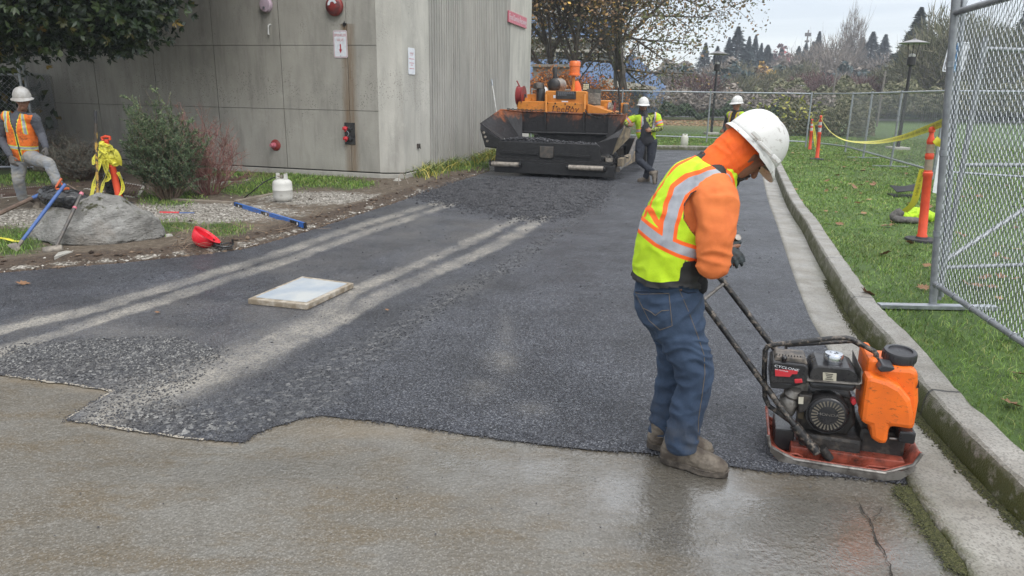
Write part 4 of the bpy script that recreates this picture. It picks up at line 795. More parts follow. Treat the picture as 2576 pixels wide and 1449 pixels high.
def bare(name, h, r, n, mt, seed, label, group=None, loc=(0, 0, 0), wd=.05, tall=.3, trunkm=None, zc=.58):
    rg = np.random.RandomState(seed); root = empty(name, V(0, 0, 0), label, 'tree', group); m = MB(); W_ = Wood(seed)
    W_.grow(V(0, 0, 0), V(0, 0, 1), h*.75, h*.018+wd*.4, 0, 2, (9, 5), up=.15, wob=.05, ang=(20, 50), start=.2); W_.mb.build('trunk', trunkm or M['bark_grey'], root, fixn=False)
    q = rg.normal(size=(n, 3)); q /= np.linalg.norm(q, axis=1, keepdims=True); rr = rg.uniform(.2, 1, n)**.45; rr *= 1+.2*np.sin(q[:, 0]*5+seed)*np.cos(q[:, 2]*6); c = np.stack([q[:, 0]*rr*r, q[:, 1]*rr*r, h*zc+q[:, 2]*rr*h*(1-zc)*1.0], 1); c[:, 2] = np.maximum(c[:, 2], h*.12)
    d = q*.6; d[:, 2] += .6; d += rg.normal(size=(n, 3))*.35; d /= np.linalg.norm(d, axis=1, keepdims=True); s_ = np.cross(d, rg.normal(size=(n, 3))); s_ /= np.linalg.norm(s_, axis=1, keepdims=True); ln = (h*.10*rg.uniform(.5, 1.2, n))[:, None]
    v = np.stack([c-s_*wd, c+s_*wd, c+d*ln], 1).reshape(-1, 3); np_mesh('twigs', v, np.arange(len(v)).reshape(-1, 3), 3, mt, parent=root, attrs=dict(tone=np.repeat(rg.uniform(0, 1, n), 3))); root.location = loc; return root
def at_far(px, Y): v = ray(px, 240); return Vector((v.x*Y/v.y, Y, -1.5))
def hz(px): return 241+.0186*(px-1288)
def hfor(px, ytop, Y): return (hz(px)-ytop)/1790*Y*1.0+1.75+1.5
CON = conifer('conifer_tree', 20, 3.6, 7500, M['needle_haze'], 1, None); CON2 = conifer('conifer_tree', 20, 4.4, 8500, M['needle'], 2, None)
con = [(1842, 84, 150, 0, 1.5, 'tallest dark conifer of the clump right of the big tree'), (1822, 108, 152, 0, 1.1, 'dark conifer half hidden by the big tree'), (1871, 106, 155, 0, 1.0, 'dark conifer second from the tallest one'), (1887, 102, 160, 0, .9, 'slender dark conifer at the right of the hillside clump'), (1903, 121, 165, 0, .9, 'smaller conifer above the orange tree'), (1919, 125, 170, 1, 1.4, 'round-topped conifer above the orange tree'), (1954, 124, 190, 0, .9, 'small distant conifer left of the red treetop'), (1996, 128, 185, 1, 1.1, 'low conifer right of the red treetop'), (2013, 121, 180, 0, 1.1, 'conifer at the foot of the radio mast'), (2043, 95, 170, 0, 1.0, 'pointed conifer right of the radio mast'), (2030, 118, 172, 0, 1.1, 'short conifer beside the pointed one'), (2120, 105, 150, 1, 1.3, 'dark conifer in front of the tall poplar'), (2152, 108, 160, 1, 1.1, 'conifer just right of the poplar'), (2175, 96, 160, 0, 1.5, 'broad conifer right of the poplar'), (2207, 102, 165, 0, 1.3, 'conifer midway between the poplar and the big fir'), (2160, 150, 140, 1, 1.5, 'dark low conifer below the poplar'), (2284, 42, 95, 1, 1.15, 'tall dark fir left of the right lamp'), (2262, 95, 92, 1, 1.0, 'fir leaning on the left side of the tall fir'), (2312, 82, 88, 1, 1.1, 'fir behind the right lamp'), (2545, 36, 80, 1, 1.0, 'conifer seen through the top of the near gate'), (1765, 120, 160, 0, 1.2, 'conifer tip seen through the big tree crown'), (1795, 128, 150, 0, 1.3, 'conifer between the big tree and the lamp')]
for k, (px, yt, Y, ty, wsc, lb) in enumerate(con):
    src = CON2 if ty else CON; o = src if src.get('used') is None else copy_tree(src); src['used'] = 1; p = at_far(px, Y); h = hfor(px, yt, Y); o.location = p; o.scale = (h/20*wsc*2.0, h/20*wsc*2.0, h/20); o.rotation_euler = (0, 0, k*1.3); tag(o, lb, 'tree', 'conifers on the hillside')
for s_ in (CON, CON2):
    del s_['used']
for o in bpy.data.objects:
    if 'used' in o: del o['used']
BR = bare('bare_tree', 12, 3.6, 2600, M['twig_far'], 3, None, wd=.055); BG = bare('bare_tree', 12, 4, 2600, M['twig_green'], 4, None, wd=.06); BRD = bare('bare_tree', 12, 4.5, 2600, M['twig_red'], 5, None, wd=.06)
BR['u'] = 0; BG['u'] = 0; BRD['u'] = 0
br = [(2126, 54, 140, BR, .42, 'tall bare poplar standing above the hillside trees'), (1850, 165, 110, BG, 1.3, 'grey-green bare tree behind the left lamp'), (1800, 168, 105, BR, 1.3, 'bare tree left of the lamp post'), (1985, 150, 130, BR, 1.2, 'bare tree right of the orange tree'), (2040, 135, 125, BR, 1.3, 'pinkish bare tree under the radio mast'), (2078, 112, 128, BR, 1.1, 'pale bare birch-like tree left of the poplar'), (2095, 140, 118, BR, 1.2, 'leafless tree in front of the poplar'), (2012, 165, 100, BG, 1.2, 'low leafless tree in the middle of the park edge'), (2215, 150, 130, BR, 1.4, 'brown bare tree beside the small blue house'), (2353, 44, 75, BG, .9, 'tall bare greenish tree left of the gate post'), (2330, 100, 70, BG, 1.2, 'leafless greenish tree behind the right lamp'), (2400, 60, 70, BG, 1.2, 'bare tree behind the gate post'), (2460, 75, 75, BG, 1.3, 'bare tree behind the left part of the near gate'), (2530, 90, 75, BG, 1.4, 'bare tree behind the right part of the near gate'), (2050, 186, 85, BRD, 1.3, 'dark red leafless tree in the middle distance'), (2015, 200, 80, BRD, 1.3, 'low dark red shrub-like tree left of the larger red one'), (2180, 195, 75, BRD, 1.3, 'dark red bush behind the right-hand fence'), (1760, 190, 75, BRD, 1.5, 'reddish bare tree left of the lamp post'), (1700, 185, 80, BR, 1.5, 'bare brown tree behind the standing worker'), (1930, 185, 90, BG, 1.5, 'green-grey tree under the orange tree'), (1960, 178, 100, BG, 1.4, 'grey leafless tree right of the orange one'), (2130, 190, 90, BR, 1.5, 'brown brushy tree behind the far lamps'), (2240, 170, 80, BG, 1.4, 'brushy tree below the tall fir'), (1870, 195, 88, BG, 1.5, 'low bushy tree right of the lamp post')]
for k, (px, yt, Y, src, wsc, lb) in enumerate(br):
    o = src if src['u'] == 0 else copy_tree(src); src['u'] = 1; p = at_far(px, Y); h = hfor(px, yt, Y); o.location = p; o.scale = (h/12*wsc, h/12*wsc, h/12); o.rotation_euler = (0, 0, k*2.1); tag(o, lb, 'tree', 'bare trees at the park edge')
for o in bpy.data.objects:
    if 'u' in o: del o['u']
def fartree(px, yt, Y, w_, mt, label, seed, n=900, size=.5):
    h = hfor(px, yt, Y); p = at_far(px, Y); root = empty('autumn_tree', p, label, 'tree'); MB().tube([p, p+UP*h*.7], [.25, .08], 6).build('trunk', M['bark_grey'], root)
    rg = np.random.RandomState(seed); q = rg.normal(size=(n, 3)); q /= np.linalg.norm(q, axis=1, keepdims=True); r = rg.uniform(.1, 1, n)**.5*(1+.25*np.sin(q[:, 0]*6+seed)); c = np.array(p)+np.stack([q[:, 0]*r*w_, q[:, 1]*r*w_, h*.68+q[:, 2]*r*h*.32], 1); v, f, t = quads(c, size, rg, rg.uniform(0, 1, n)); np_mesh('crown', v, f, 4, mt, parent=root, attrs=dict(tone=t))
fartree(1916, 168, 100, 1.6, M['leaf_yellow'], 'small orange-yellow tree on the park edge', 3, 700, .4); fartree(1967, 139, 200, 3.0, leafmat('leaf_red', [(0, (.28, .05, .06)), (1, (.45, .12, .12))]), 'bright red treetop on the skyline', 4, 500, .8); fartree(1940, 130, 190, 4, M['twig_red'], 'dull red tree left of the bright red treetop', 6, 700, .7)
# hillside with its woodland as one mass
g = MB(); nx = 60
hv = []
for j, (Y, z0) in enumerate(((95, -2.5), (130, 0), (170, 3), (230, 8.5), (330, 9))):
    for i in range(nx+1): x = -60+i*6.0*(Y/95); hv.append((x, Y, z0*(.75+.25*math.sin(i*.7+j))*max(.2, min(1, (i-8)/20))))
g.add(hv, [(j*(nx+1)+i, j*(nx+1)+i+1, (j+1)*(nx+1)+i+1, (j+1)*(nx+1)+i) for j in range(4) for i in range(nx)], 0, True); tag(g.build('hillside', M['ground']), kind='structure')
def woodland(name, n, fn, size, mt, label, seed):
    rg = np.random.RandomState(seed); c = fn(rg, n); v, f, t = quads(c, size, rg, rg.uniform(0, 1, len(c)), 2.2); tag(np_mesh(name, v, f, 4, mt, attrs=dict(tone=t)), label, 'woodland', kind='stuff')
def wl(rg, n, Y0, Y1, pxa, pxb, ya, yb, k=1):
    px = rg.uniform(pxa, pxb, n); Y = rg.uniform(Y0, Y1, n); top = ya+14*np.sin(px/23.)+9*np.sin(px/9.+1); y = yb+(top-yb)*rg.uniform(0, 1, n)**.8
    v = (px-1288)[:, None]*np.array(_r)-(y-724.5)[:, None]*np.array(_u)+FP*np.array(_d); t = Y/v[:, 1]; return np.stack([v[:, 0]*t, Y, HC+v[:, 2]*t], 1)
woodland('woodland', 32000, lambda rg, n: wl(rg, n, 110, 185, 1640, 2620, 168, 250), .5, M['twig_far'], 'brown leafless woodland covering the distant hillside', 1)
woodland('woodland', 26000, lambda rg, n: wl(rg, n, 100, 170, 1600, 2620, 178, 252), .5, M['needle_haze'], 'dark green woodland undergrowth on the distant hillside', 2)
woodland('brushwood', 30000, lambda rg, n: wl(rg, n, 60, 85, 1900, 2650, 212, 285), .18, M['twig_green'], 'tangled green and brown brush behind the right-hand fence', 3)
woodland('brushwood', 16000, lambda rg, n: wl(rg, n, 58, 80, 1560, 2100, 232, 272), .18, M['twig_far'], 'low brown brush at the back of the park lawn', 4)
M['hedge'] = leafmat('hedge_leaf', [(0, (.02, .04, .015)), (1, (.06, .10, .03))]); woodland('hedge_row', 16000, lambda rg, n: wl(rg, n, 56, 59, 1640, 2010, 275, 290), .18, M['hedge'], 'clipped dark green hedge at the far side of the lawn', 5)
woodland('vine_bushes', 9000, lambda rg, n: wl(rg, n, 34, 39, 1960, 2200, 262, 345), .08, M['twig_green'], 'scrubby green bushes behind the corner of the back fence', 6)
woodland('yellow_vines', 130, lambda rg, n: wl(rg, n, 33, 34, 1880, 2080, 245, 300), .11, M['leaf_lime'] if 'leaf_lime' in M else leafmat('leaf_lime', [(0, (.12, .16, .03)), (1, (.40, .36, .05))]), 'scattered yellow vine leaves above the back fence', 7)
# radio mast
m = MB(); p = at_far(2010, 210); zt = hfor(2014, 92, 210)-1.5; m.tube([p, V(p.x+.5, p.y, zt)], [.35, .18], 5); m.box((p.x+.5, p.y, zt-1.2), (1.6, .5, .9)); m.box((p.x+.4, p.y, zt-3), (1.1, .4, .5)); tag(m.build('radio_mast', M['dark_steel']), 'thin radio mast rising above the hillside conifers', 'mast')
# buildings far away
M['blue_metal'] = mat('blue_cladding', (.155, .24, .42), .5, col2=(.19, .28, .46), sc=.6); M['beige'] = mat('beige_render', (.40, .38, .33), .8, col2=(.33, .31, .27), sc=.5); M['window'] = mat('window_glass', (.10, .12, .13), .15, col2=(.2, .19, .14), sc=.4)
bb = empty('blue_building', (10, 62, 0), 'large building with blue metal cladding and a band of windows behind the trees', 'building')
def bx(m, x0, x1, y0, y1, z0, z1, mi=0): m.box(((x0+x1)/2, (y0+y1)/2, (z0+z1)/2), (x1-x0, y1-y0, z1-z0), 0, mi); return m
xl, xr = W(1325, 150, 62).x, W(1592, 150, 62).x
zb, zm, zw, zt_ = W(1500, 215, 62).z, W(1500, 152, 62).z, W(1500, 96, 62).z, W(1500, 44, 62).z
m = MB(); bx(m, xl-8, xr, 62, 80, -1, zm); bx(m, xl-8, xr-1.0, 62, 80, zw, zt_)
for k in range(40): bx(m, xl+k*.5, xl+k*.5+.04, 61.96, 62, zb-.5, zm) if xl+k*.5 < xr-.1 else None
m.build('cladding', M['blue_metal'], bb); m = MB(); bx(m, xl-8, xr-.9, 62.3, 79.7, zm, zw); m.build('glazing', M['window'], bb)
m = MB(); bx(m, xl-8, xr-.8, 61.9, 62.3, zm+.62, zm+.86); bx(m, xl-8, xr-.8, 61.9, 62.3, zw-.14, zw-.02)
for k in range(9): bx(m, xl+k*1.15, xl+k*1.15+.08, 62.0, 62.29, zm+.01, zw-.15)
m.build('mullions', M['beige'], bb)
m = MB(); xa, xb2 = W(1520, 220, 58).x, W(1645, 220, 58).x; m.prism([(xa, 57, W(1530, 214, 58).z+.5), (xb2, 57, W(1645, 222, 58).z+.1), (xb2, 57, W(1645, 226, 58).z), (xa, 57, W(1530, 222, 58).z)], (0, 5, 0)); m.build('canopy', M['beige'], bb)
m = MB(); m.prism([(W(1590, 150, 61).x, 60, W(1590, 138, 61).z), (W(1672, 190, 61).x, 60, W(1672, 218, 61).z), (W(1655, 190, 61).x, 60, -1), (W(1590, 190, 61).x, 60, -1)], (0, 12, 0)); m.build('sloping_wing', M['blue_metal'], bb)
bt = empty('beige_building', W(1380, 240, 85)*V(1, 1, 0), 'tall beige building partly seen through the trees at the top', 'building'); xa, xb2 = W(1352, 40, 85).x, W(1442, 40, 85).x; ztp = W(1400, -20, 85).z
m = MB(); bx(m, xa-6, xb2, 85, 95, 0, ztp); m.build('wall', M['beige'], bt); m = MB()
for j in range(4): bx(m, xb2-2.6, xb2-.7, 84.9, 85, ztp-1.6-j*2.6, ztp-.4-j*2.6)
m.build('window', M['window'], bt)
bh = empty('small_house', at_far(2090, 120)*V(1, 1, 0), 'small white and blue house among the bare trees', 'house'); p = W(2086, 215, 120); m = MB(); bx(m, p.x-2.2, p.x+.8, 120, 124, -1, W(2086, 202, 120).z); m.build('wall', M['white_pvc'], bh); m = MB(); bx(m, p.x-.6, p.x+1.7, 119.6, 124.2, W(2086, 200, 120).z, W(2086, 181, 120).z); m.build('upper_storey', M['blue_metal'], bh); m = MB(); bx(m, p.x-.9, p.x+2, 119.3, 124.5, W(2086, 181, 120).z, W(2086, 178, 120).z); m.build('roof', M['beige'], bh)
bh = empty('small_house', at_far(1865, 130)*V(1, 1, 0), 'pale roofed house below the conifers left of the orange tree', 'house'); p = W(1867, 200, 130); m = MB(); bx(m, p.x-2.5, p.x+2.5, 130, 134, -1, p.z+.5); m.build('wall', M['beige'], bh); m = MB(); m.prism([(p.x-3, 129.5, p.z+.5), (p.x+3, 129.5, p.z+.5), (p.x-.6, 129.5, p.z+2.1)], (0, 5, 0)); m.build('roof', M['sign_white'], bh)
# lamp posts
M['lamp_dark'] = mat('lamp_metal', (.03, .028, .028), .45, .3); M['lamp_top'] = mat('lamp_top', (.26, .25, .25), .4, .3); M['lamp_lens'] = mat('lamp_lens', (.6, .6, .58), .3)
def lamp(label):
    r = empty('street_lamp', (0, 0, 0), label, 'lamp post', 'park lamps beyond the fence'); MB().tube([(0, 0, .1), (0, 0, 3.1)], [.065, .05], 10).build('pole', M['lamp_dark'], r)
    MB().box((0, 0, .06), (.6, .6, .12), ch=.02).build('base', M['conc_pale'], r); MB().lathe([(.07, 3.1), (.14, 3.14), (.14, 3.42), (.10, 3.44)], n=14).build('lamp_housing', M['lamp_dark'], r)
    MB().lathe([(.10, 3.44), (.11, 3.5), (.04, 3.55)], n=14).build('lens', M['lamp_lens'], r)
    for k in range(6): a = k*PI/3; MB().tube([(math.cos(a)*.14, math.sin(a)*.14, 3.40), (math.cos(a)*.2, math.sin(a)*.2, 3.92)], .010, 5).build('rod', M['lamp_dark'], r)
    MB().lathe([(.47, 3.90), (.48, 3.92), (.30, 3.98), (.12, 4.03), (.05, 4.05), (.05, 4.09), (.01, 4.1)], n=28).build('lamp_shade', M['lamp_top'], r); return r
L1 = lamp('black park lamp with disc shade between the workers')
def put_lamp(o, px, ytop, Y, label=None):
    p = W(px, ytop, Y); o.location = (p.x, Y, LZ-.02); o.scale = (1, 1, (p.z-LZ)/4.1) if abs((p.z-LZ)/4.1-1) < .3 else ((p.z-LZ)/4.1,)*3
    if label: o['label'] = label
put_lamp(L1, 1808, 125, 35)
for px, yt, Y, lb in ((2302, 94, 26, 'black park lamp with disc shade left of the gate post'), (1761, 200, 80, 'small distant park lamp left of the tall lamp'), (1777, 206, 84, 'second small distant park lamp close beside the first'), (1988, 219, 74, 'small far lamp above the back fence, left of a pair'), (2015, 212, 66, 'small far lamp above the back fence, right of a pair'), (1500, 219, 62, 'low distant lamp behind the standing worker\'s left')):
    put_lamp(copy_tree(L1), px, yt, Y, lb)
for x_, yt in ((2103, 175), (2226, 178)):
    p = W(x_, yt, 60 if x_ < 2200 else 50); o = MB().tube([(p.x, p.y, 0), (p.x+.05, p.y, p.z)], .07, 6).build('wooden_post', M['bark_grey']); tag(o, 'plain grey pole among the bare trees ' + ('below the poplar' if x_ < 2200 else 'left of the tall fir'), 'pole')
# parked camper, jug, blue bin, boundary post
c = W(1655, 262, 62); r = empty('camper_van', (c.x, c.y, 0), 'white camper van parked behind the standing worker\'s helmet', 'camper'); z0 = LZ
m = MB(); m.prism([(c.x-1.9, 62, .6+z0), (c.x+.55, 62, .6+z0), (c.x+.75, 62, c.z-.25), (c.x+.95, 62, c.z+.05), (c.x+.95, 62, c.z+.65), (c.x-1.9, 62, c.z+.75)], (0, 2.2, 0)); m.build('body', M['white_pvc'], r, bevel=.05)
m = MB(); m.box((c.x+.35, 61.98, c.z+.2), (.6, .05, .38)); m.build('window', M['black_metal'], r)
for dx in (-1.4, .3): MB().lathe([(.32, 0), (.32, .2)], (c.x+dx, 62.0, z0+.33), (0, -1, 0), 14).build('wheel', M['black_metal'], r)
c = G(1721, 366, LZ); r = empty('water_jug', c, 'cloudy white plastic jug standing on the grass by the back fence', 'jug'); M['jug'] = mat('jug_plastic', (.5, .49, .42), .4, col2=(.42, .41, .34), sc=6)
m = MB(); m.lathe([(.12, 0), (.135, .03), (.135, .27), (.11, .33), (.08, .36)], c, n=14, sy=.8); m.build('body', M['jug'], r); m = MB(); m.lathe([(.035, .35), (.035, .40), (.03, .405)], c+V(-.06, 0, 0), n=10).lathe([(.035, .35), (.035, .40), (.03, .405)], c+V(.06, 0, 0), n=10); m.build('cap', M['white_pvc'], r)
m.__init__(); m.tube([c+V(-.04, 0, .34), c+V(0, 0, .42), c+V(.05, 0, .34)], .012, 6); m.build('handle', M['jug'], r)
c = W(1616, 300, 29.5); c.z = LZ; m = MB(); M['blue_paint'] = mat('blue_paint', (.05, .08, .13), .5); m.lathe([(.16, 0), (.16, .55), (.19, .56), (.19, .62), (.14, .70), (.05, .76), (.02, .77)], c+V(.0, .2, 0), n=14); tag(m.build('hydrant', M['blue_paint']), 'dark blue stubby post on the lawn right of the standing worker', 'post')

# ---- moist autumn air
bpy.context.view_layer.update()
hzb = MB().box((40, 190, 28), (640, 560, 64)).build('haze', NB('haze_air').m); tag(hzb, 'thin moist air that softens the distant hillside', 'haze', kind='stuff')
hm = hzb.data.materials[0]; hm.node_tree.nodes.clear(); vo = hm.node_tree.nodes.new('ShaderNodeVolumePrincipled'); mo_ = hm.node_tree.nodes.new('ShaderNodeOutputMaterial'); hm.node_tree.links.new(vo.outputs[0], mo_.inputs['Volume'])
vo.inputs['Color'].default_value = (.80, .86, .95, 1); vo.inputs['Density'].default_value = .0011; vo.inputs['Anisotropy'].default_value = .2
# ================================================================ asphalt paver
class Frame:
    def __init__(s, root): s.root = root; s.M = wmat(root); s.I = s.M.inverted(); s.d = (s.M.to_3x3() @ V(1, 0, 0)).to_2d()
    def at(s, px, py, yl):      # local point seen at px,py on the local plane y = yl
        p0 = s.M @ V(0, yl, 0); return s.I @ PLN(px, py, (p0.x, p0.y), s.d)
    def mb(s): m = MB(); m.xf = s.M; return m
def c4(cx, cy): return 1181.9+.2469*cx, 140.6+.2469*cy
O = G(1390, 434, .13); pv = empty('asphalt_paver', (O.x, O.y, .03), 'orange and black tracked asphalt paver facing the camera with its hopper wings open', 'paver', rz=R(-17.4)); PF = Frame(pv)
def q(cx, cy, yl): return PF.at(*c4(cx, cy), yl)
b = NB('tar_steel'); c = b.ramp(b.noise(7, 6, .7), [(.3, (.006, .006, .007)), (.6, (.014, .0135, .0135)), (.8, (.04, .034, .029))]); M['tar'] = b.set(c, b.ramp(b.noise(9, 4), [(.35, .35), (.65, .7)]), None, b.noise(25, 5), .4, .02)
b = NB('paver_orange'); c = b.ramp(b.noise(2, 5, .6), [(.3, (.50, .17, .018)), (.7, (.62, .235, .03))]); c = b.mix(b.ramp(b.noise(13, 6, .75), [(.56, 0.), (.72, .85)]), c, (.06, .035, .02)); M['p_orange'] = b.set(c, .45, None, b.noise(30, 4), .15, .01)
b = NB('hopper_paint'); z = b.xyz(b.co())[2]; e = b.math('ADD', z, b.math('MULTIPLY', b.math('SUBTRACT', b.noise(2.6, 6, .75, stretch=(1, 1, .55)), .5), 1.5))
c = b.mix(b.ramp(b.noise(16, 5, .7), [(.4, 0.), (.65, .8)]), (.30, .085, .02), (.12, .04, .02)); tr = b.math('MULTIPLY', b.ramp(e, [(1.17, 0.), (1.0, 0.)]) if False else b.ramp(b.math('MULTIPLY', b.math('SUBTRACT', e, 1.19), 2.2), [(.0, 0.), (.55, 1.)]), 1)
c = b.mix(tr, (.011, .010, .011), c); M['hopper'] = b.set(c, b.ramp(b.noise(8, 4), [(.35, .38), (.65, .7)]), None, b.noise(20, 5), .35, .02)
M['p_tan'] = mat('dusty_steel', (.30, .235, .15), .8, col2=(.12, .10, .08), sc=5, bump=.3); M['roller'] = mat('dusty_roller', (.34, .30, .25), .5, .3, col2=(.16, .14, .12), sc=16)
M['rubber'] = mat('rubber', (.015, .015, .016), .7, bump=.3); M['amber'] = mat('amber_lens', (.75, .16, .03), .25, col2=(.6, .13, .03), sc=6); M['hose_red'] = mat('hose_red', (.25, .03, .03), .5)
M['text_dark'] = mat('lettering_dark', (.07, .015, .012), .6)
def qprism(m, pts, yl, dy, mi=0): m.prism([q(x, y, yl) for x, y in pts], (0, dy, 0), mi); return m
# chassis
m = PF.mb(); m.box((0, 2.9, .55), (1.7, 2.4, .6)); m.box((0, 1.0, .30), (2.2, 1.6, .35)); m.build('chassis', M['tar'], pv, bevel=.02)
for sx in (-1, 1):      # crawler track with wheels
    m = PF.mb(); loop = []
    for k in range(40):
        a = 2*PI*k/40; loop.append((sx*.80, 2.6+math.cos(a)*.26+(1.25 if math.cos(a) > 0 else -1.25), .27+math.sin(a)*.25))
    n = 40
    for k in range(n):
        A, B = Vector(loop[k]), Vector(loop[(k+1) % n]); mid = (A+B)/2; ln = (B-A).length; an = math.atan2((B-A).z, (B-A).y); m.box(mid, (.36, ln*.92, .05), 0, 0, rx=an)
    tr_ = m.build('crawler_track', M['rubber'], pv)
    for y_ in (1.35, 2.0, 2.6, 3.2, 3.85): m = PF.mb(); m.lathe([(.19, -.12), (.19, .12)], (sx*.80, y_, .27), (1, 0, 0), 16); m.build('roller_wheel', M['dark_steel'], tr_)
# bumper and push rollers
m = PF.mb(); w_ = 1.36; zt0 = q(700, 1085, 0).z; zb0 = q(700, 1205, 0).z; m.box((0, .12, (zt0+zb0)/2), (2*w_, .24, zt0-zb0), ch=.012); m.box((0, .16, zt0+.03), (2*w_-.1, .3, .05)); m.build('bumper', M['tar'], pv)
for (x0, y0, x1, y1) in ((225, 1100, 500, 1110), (1008, 1135, 1360, 1150)):
    A, B = q(x0, y0, -.07), q(x1, y1, -.07); m = PF.mb(); m.tube([A, B], .055, 14); r_ = m.build('push_roller', M['roller'], pv); m = PF.mb(); dd = (B-A).normalized()
    for e_, s_ in ((A, -1), (B, 1)): m.tube([e_+dd*s_*.0, e_+dd*s_*.05], .035, 10); m.box(e_+dd*s_*.03+V(0, .06, 0), (.03, .14, .10))
    m.build('roller_bracket', M['tar'], r_)
# hopper apron
m = PF.mb(); qprism(m, [(275, 905), (290, 868), (1300, 905), (1325, 925), (1340, 1090), (255, 1065)], .12, .06); m.build('hopper_apron', M['tar'], pv, bevel=.01)
m = PF.mb(); qprism(m, [(712, 922), (852, 927), (848, 1035), (820, 1045), (745, 1040), (710, 1030)], .06, .06); m.build('latch_plate', M['dark_steel'], pv, bevel=.01)
for a_, b_ in (((330, 972), (695, 998)), ((862, 1002), (1230, 1028))):
    A, B = q(*a_, .1), q(*b_, .1); m = PF.mb(); m.box((A+B)/2, ((B-A).length, .05, .045), 0, 0, ry=-math.atan2((B-A).z, (B-A).x)); m.build('rib', M['tar'], pv)
# hopper shell
def plate_mesh(name, polys, mt, th=.03):
    m = PF.mb()
    for p in polys: m.add([q(*a) for a in p], [tuple(range(len(p)))])
    o = m.build(name, mt, pv, fixn=False); sm = o.modifiers.new('s', 'SOLIDIFY'); sm.thickness = th; sm.offset = 0; return o
a, b_, c, d = (318, 548, 1.5), (532, 566, 1.62), (532, 870, 1.45), (352, 835, .9); e, f, g, h, i, j = (112, 692, .35), (108, 745, .30), (200, 797, .26), (330, 862, .2), (285, 945, .2), (160, 930, .25)
plate_mesh('hopper_wing', [(a, b_, c, d), (a, d, h, g, e), (150, ) and (e, g, f), (f, g, h, i, j)], M['hopper'])
plate_mesh('wing_hinge_plate', [((145, 760, .2), (205, 797, .19), (330, 860, .15), (270, 925, .15), (165, 920, .18))], M['tar'], .02)
for x, y in ((145, 782), (160, 825), (180, 868)): m = PF.mb(); m.lathe([(.03, 0), (.03, .03), (.015, .032)], q(x, y, .18), (0, -1, 0), 6); m.build('bolt', M['roller'], pv)
a, b_, c, d = (1600, 606, 1.55), (1420, 598, 1.62), (1405, 880, 1.45), (1530, 800, .95); g, h, i, j = (1510, 832, .26), (1300, 890, .2), (1310, 992, .2), (1452, 1003, .25)
plate_mesh('hopper_wing', [(a, b_, c, d), (a, d, h, g, (1572, 720, .5)), (h, g, j, i)], M['hopper'])
plate_mesh('wing_outer_panel', [((1575, 722, .5), (1640, 748, 1.2), (1628, 830, 1.2), (1452, 1003, .28), (1512, 830, .3))], M['p_tan'], .02)
m = PF.mb()
for pl in ([(532, 566), (770, 570), (770, 775), (532, 770)], [(770, 570), (1165, 580), (1160, 785), (770, 775)], [(1165, 580), (1422, 600), (1405, 800), (1160, 785)]): m.prism([q(x, y, 1.62) for x, y in pl], (0, .05, 0))
m.build('hopper_back_wall', M['hopper'], pv)
for x in (768, 1163): m = PF.mb(); qprism(m, [(x-8, 572), (x+8, 572), (x+6, 780), (x-8, 780)], 1.57, .05); m.build('rib', M['tar'], pv)
m = PF.mb(); A, B = q(530, 775, 1.58), q(1405, 800, 1.58); m.tube([A, B], .03, 8); m.build('hopper_lip', M['tar'], pv)
m = PF.mb(); A, B = q(320, 548, 1.5), q(1600, 606, 1.55); m.tube([A, q(532, 566, 1.6), q(1420, 598, 1.6), B], .022, 6); m.tube([A, q(112, 692, .35)], .022, 6); m.build('hopper_rim', M['hopper'], pv)
# asphalt heap in the hopper
rgp = np.random.RandomState(2); xs = np.linspace(q(295, 880, .2).x, q(1300, 900, .2).x, 60); ys = np.linspace(.16, 1.7, 30); XX, YY = np.meshgrid(xs, ys, indexing='ij')
zt_ = np.interp(XX, [q(x, y, .2).x for x, y in ((295, 880), (330, 860), (480, 838), (700, 848), (900, 880), (1100, 892), (1300, 905))], [q(x, y, .2).z for x, y in ((295, 880), (330, 860), (480, 838), (700, 848), (900, 880), (1100, 892), (1300, 905))])
ZZ = zt_-.01-.35*np.clip((YY-.5)/1.2, 0, 1)+.06*(fbm(XX, YY, 7, 3)-.5); ZZ[:, 0] -= .12
vs = np.stack([XX, YY, ZZ], 2).reshape(-1, 3); vs = np.array([tuple(PF.M @ Vector(v)) for v in vs]); ii = (np.arange(59)[:, None]*30+np.arange(29)[None]).reshape(-1)
hp = np_mesh('asphalt_load', vs, np.stack([ii, ii+30, ii+31, ii+1], 1), 4, M['loose'], smooth=True); tag(hp, 'dark hot asphalt heaped in the paver hopper', 'asphalt')
cx_ = rgp.uniform(xs[0], xs[-1], 900); cz = np.interp(cx_, xs, zt_[:, 0]); wv = np.array([tuple(PF.M @ V(x, .16+rgp.uniform(0, .35), z+rgp.uniform(-.03, .02))) for x, z in zip(cx_, cz)])
ch_ = chunks('asphalt_lumps', wv[:, 0], wv[:, 1], wv[:, 2], rgp.uniform(.012, .03, 900), rgp, M['crumb'], .8, 'loose asphalt lumps on the edge of the paver hopper', 'asphalt')
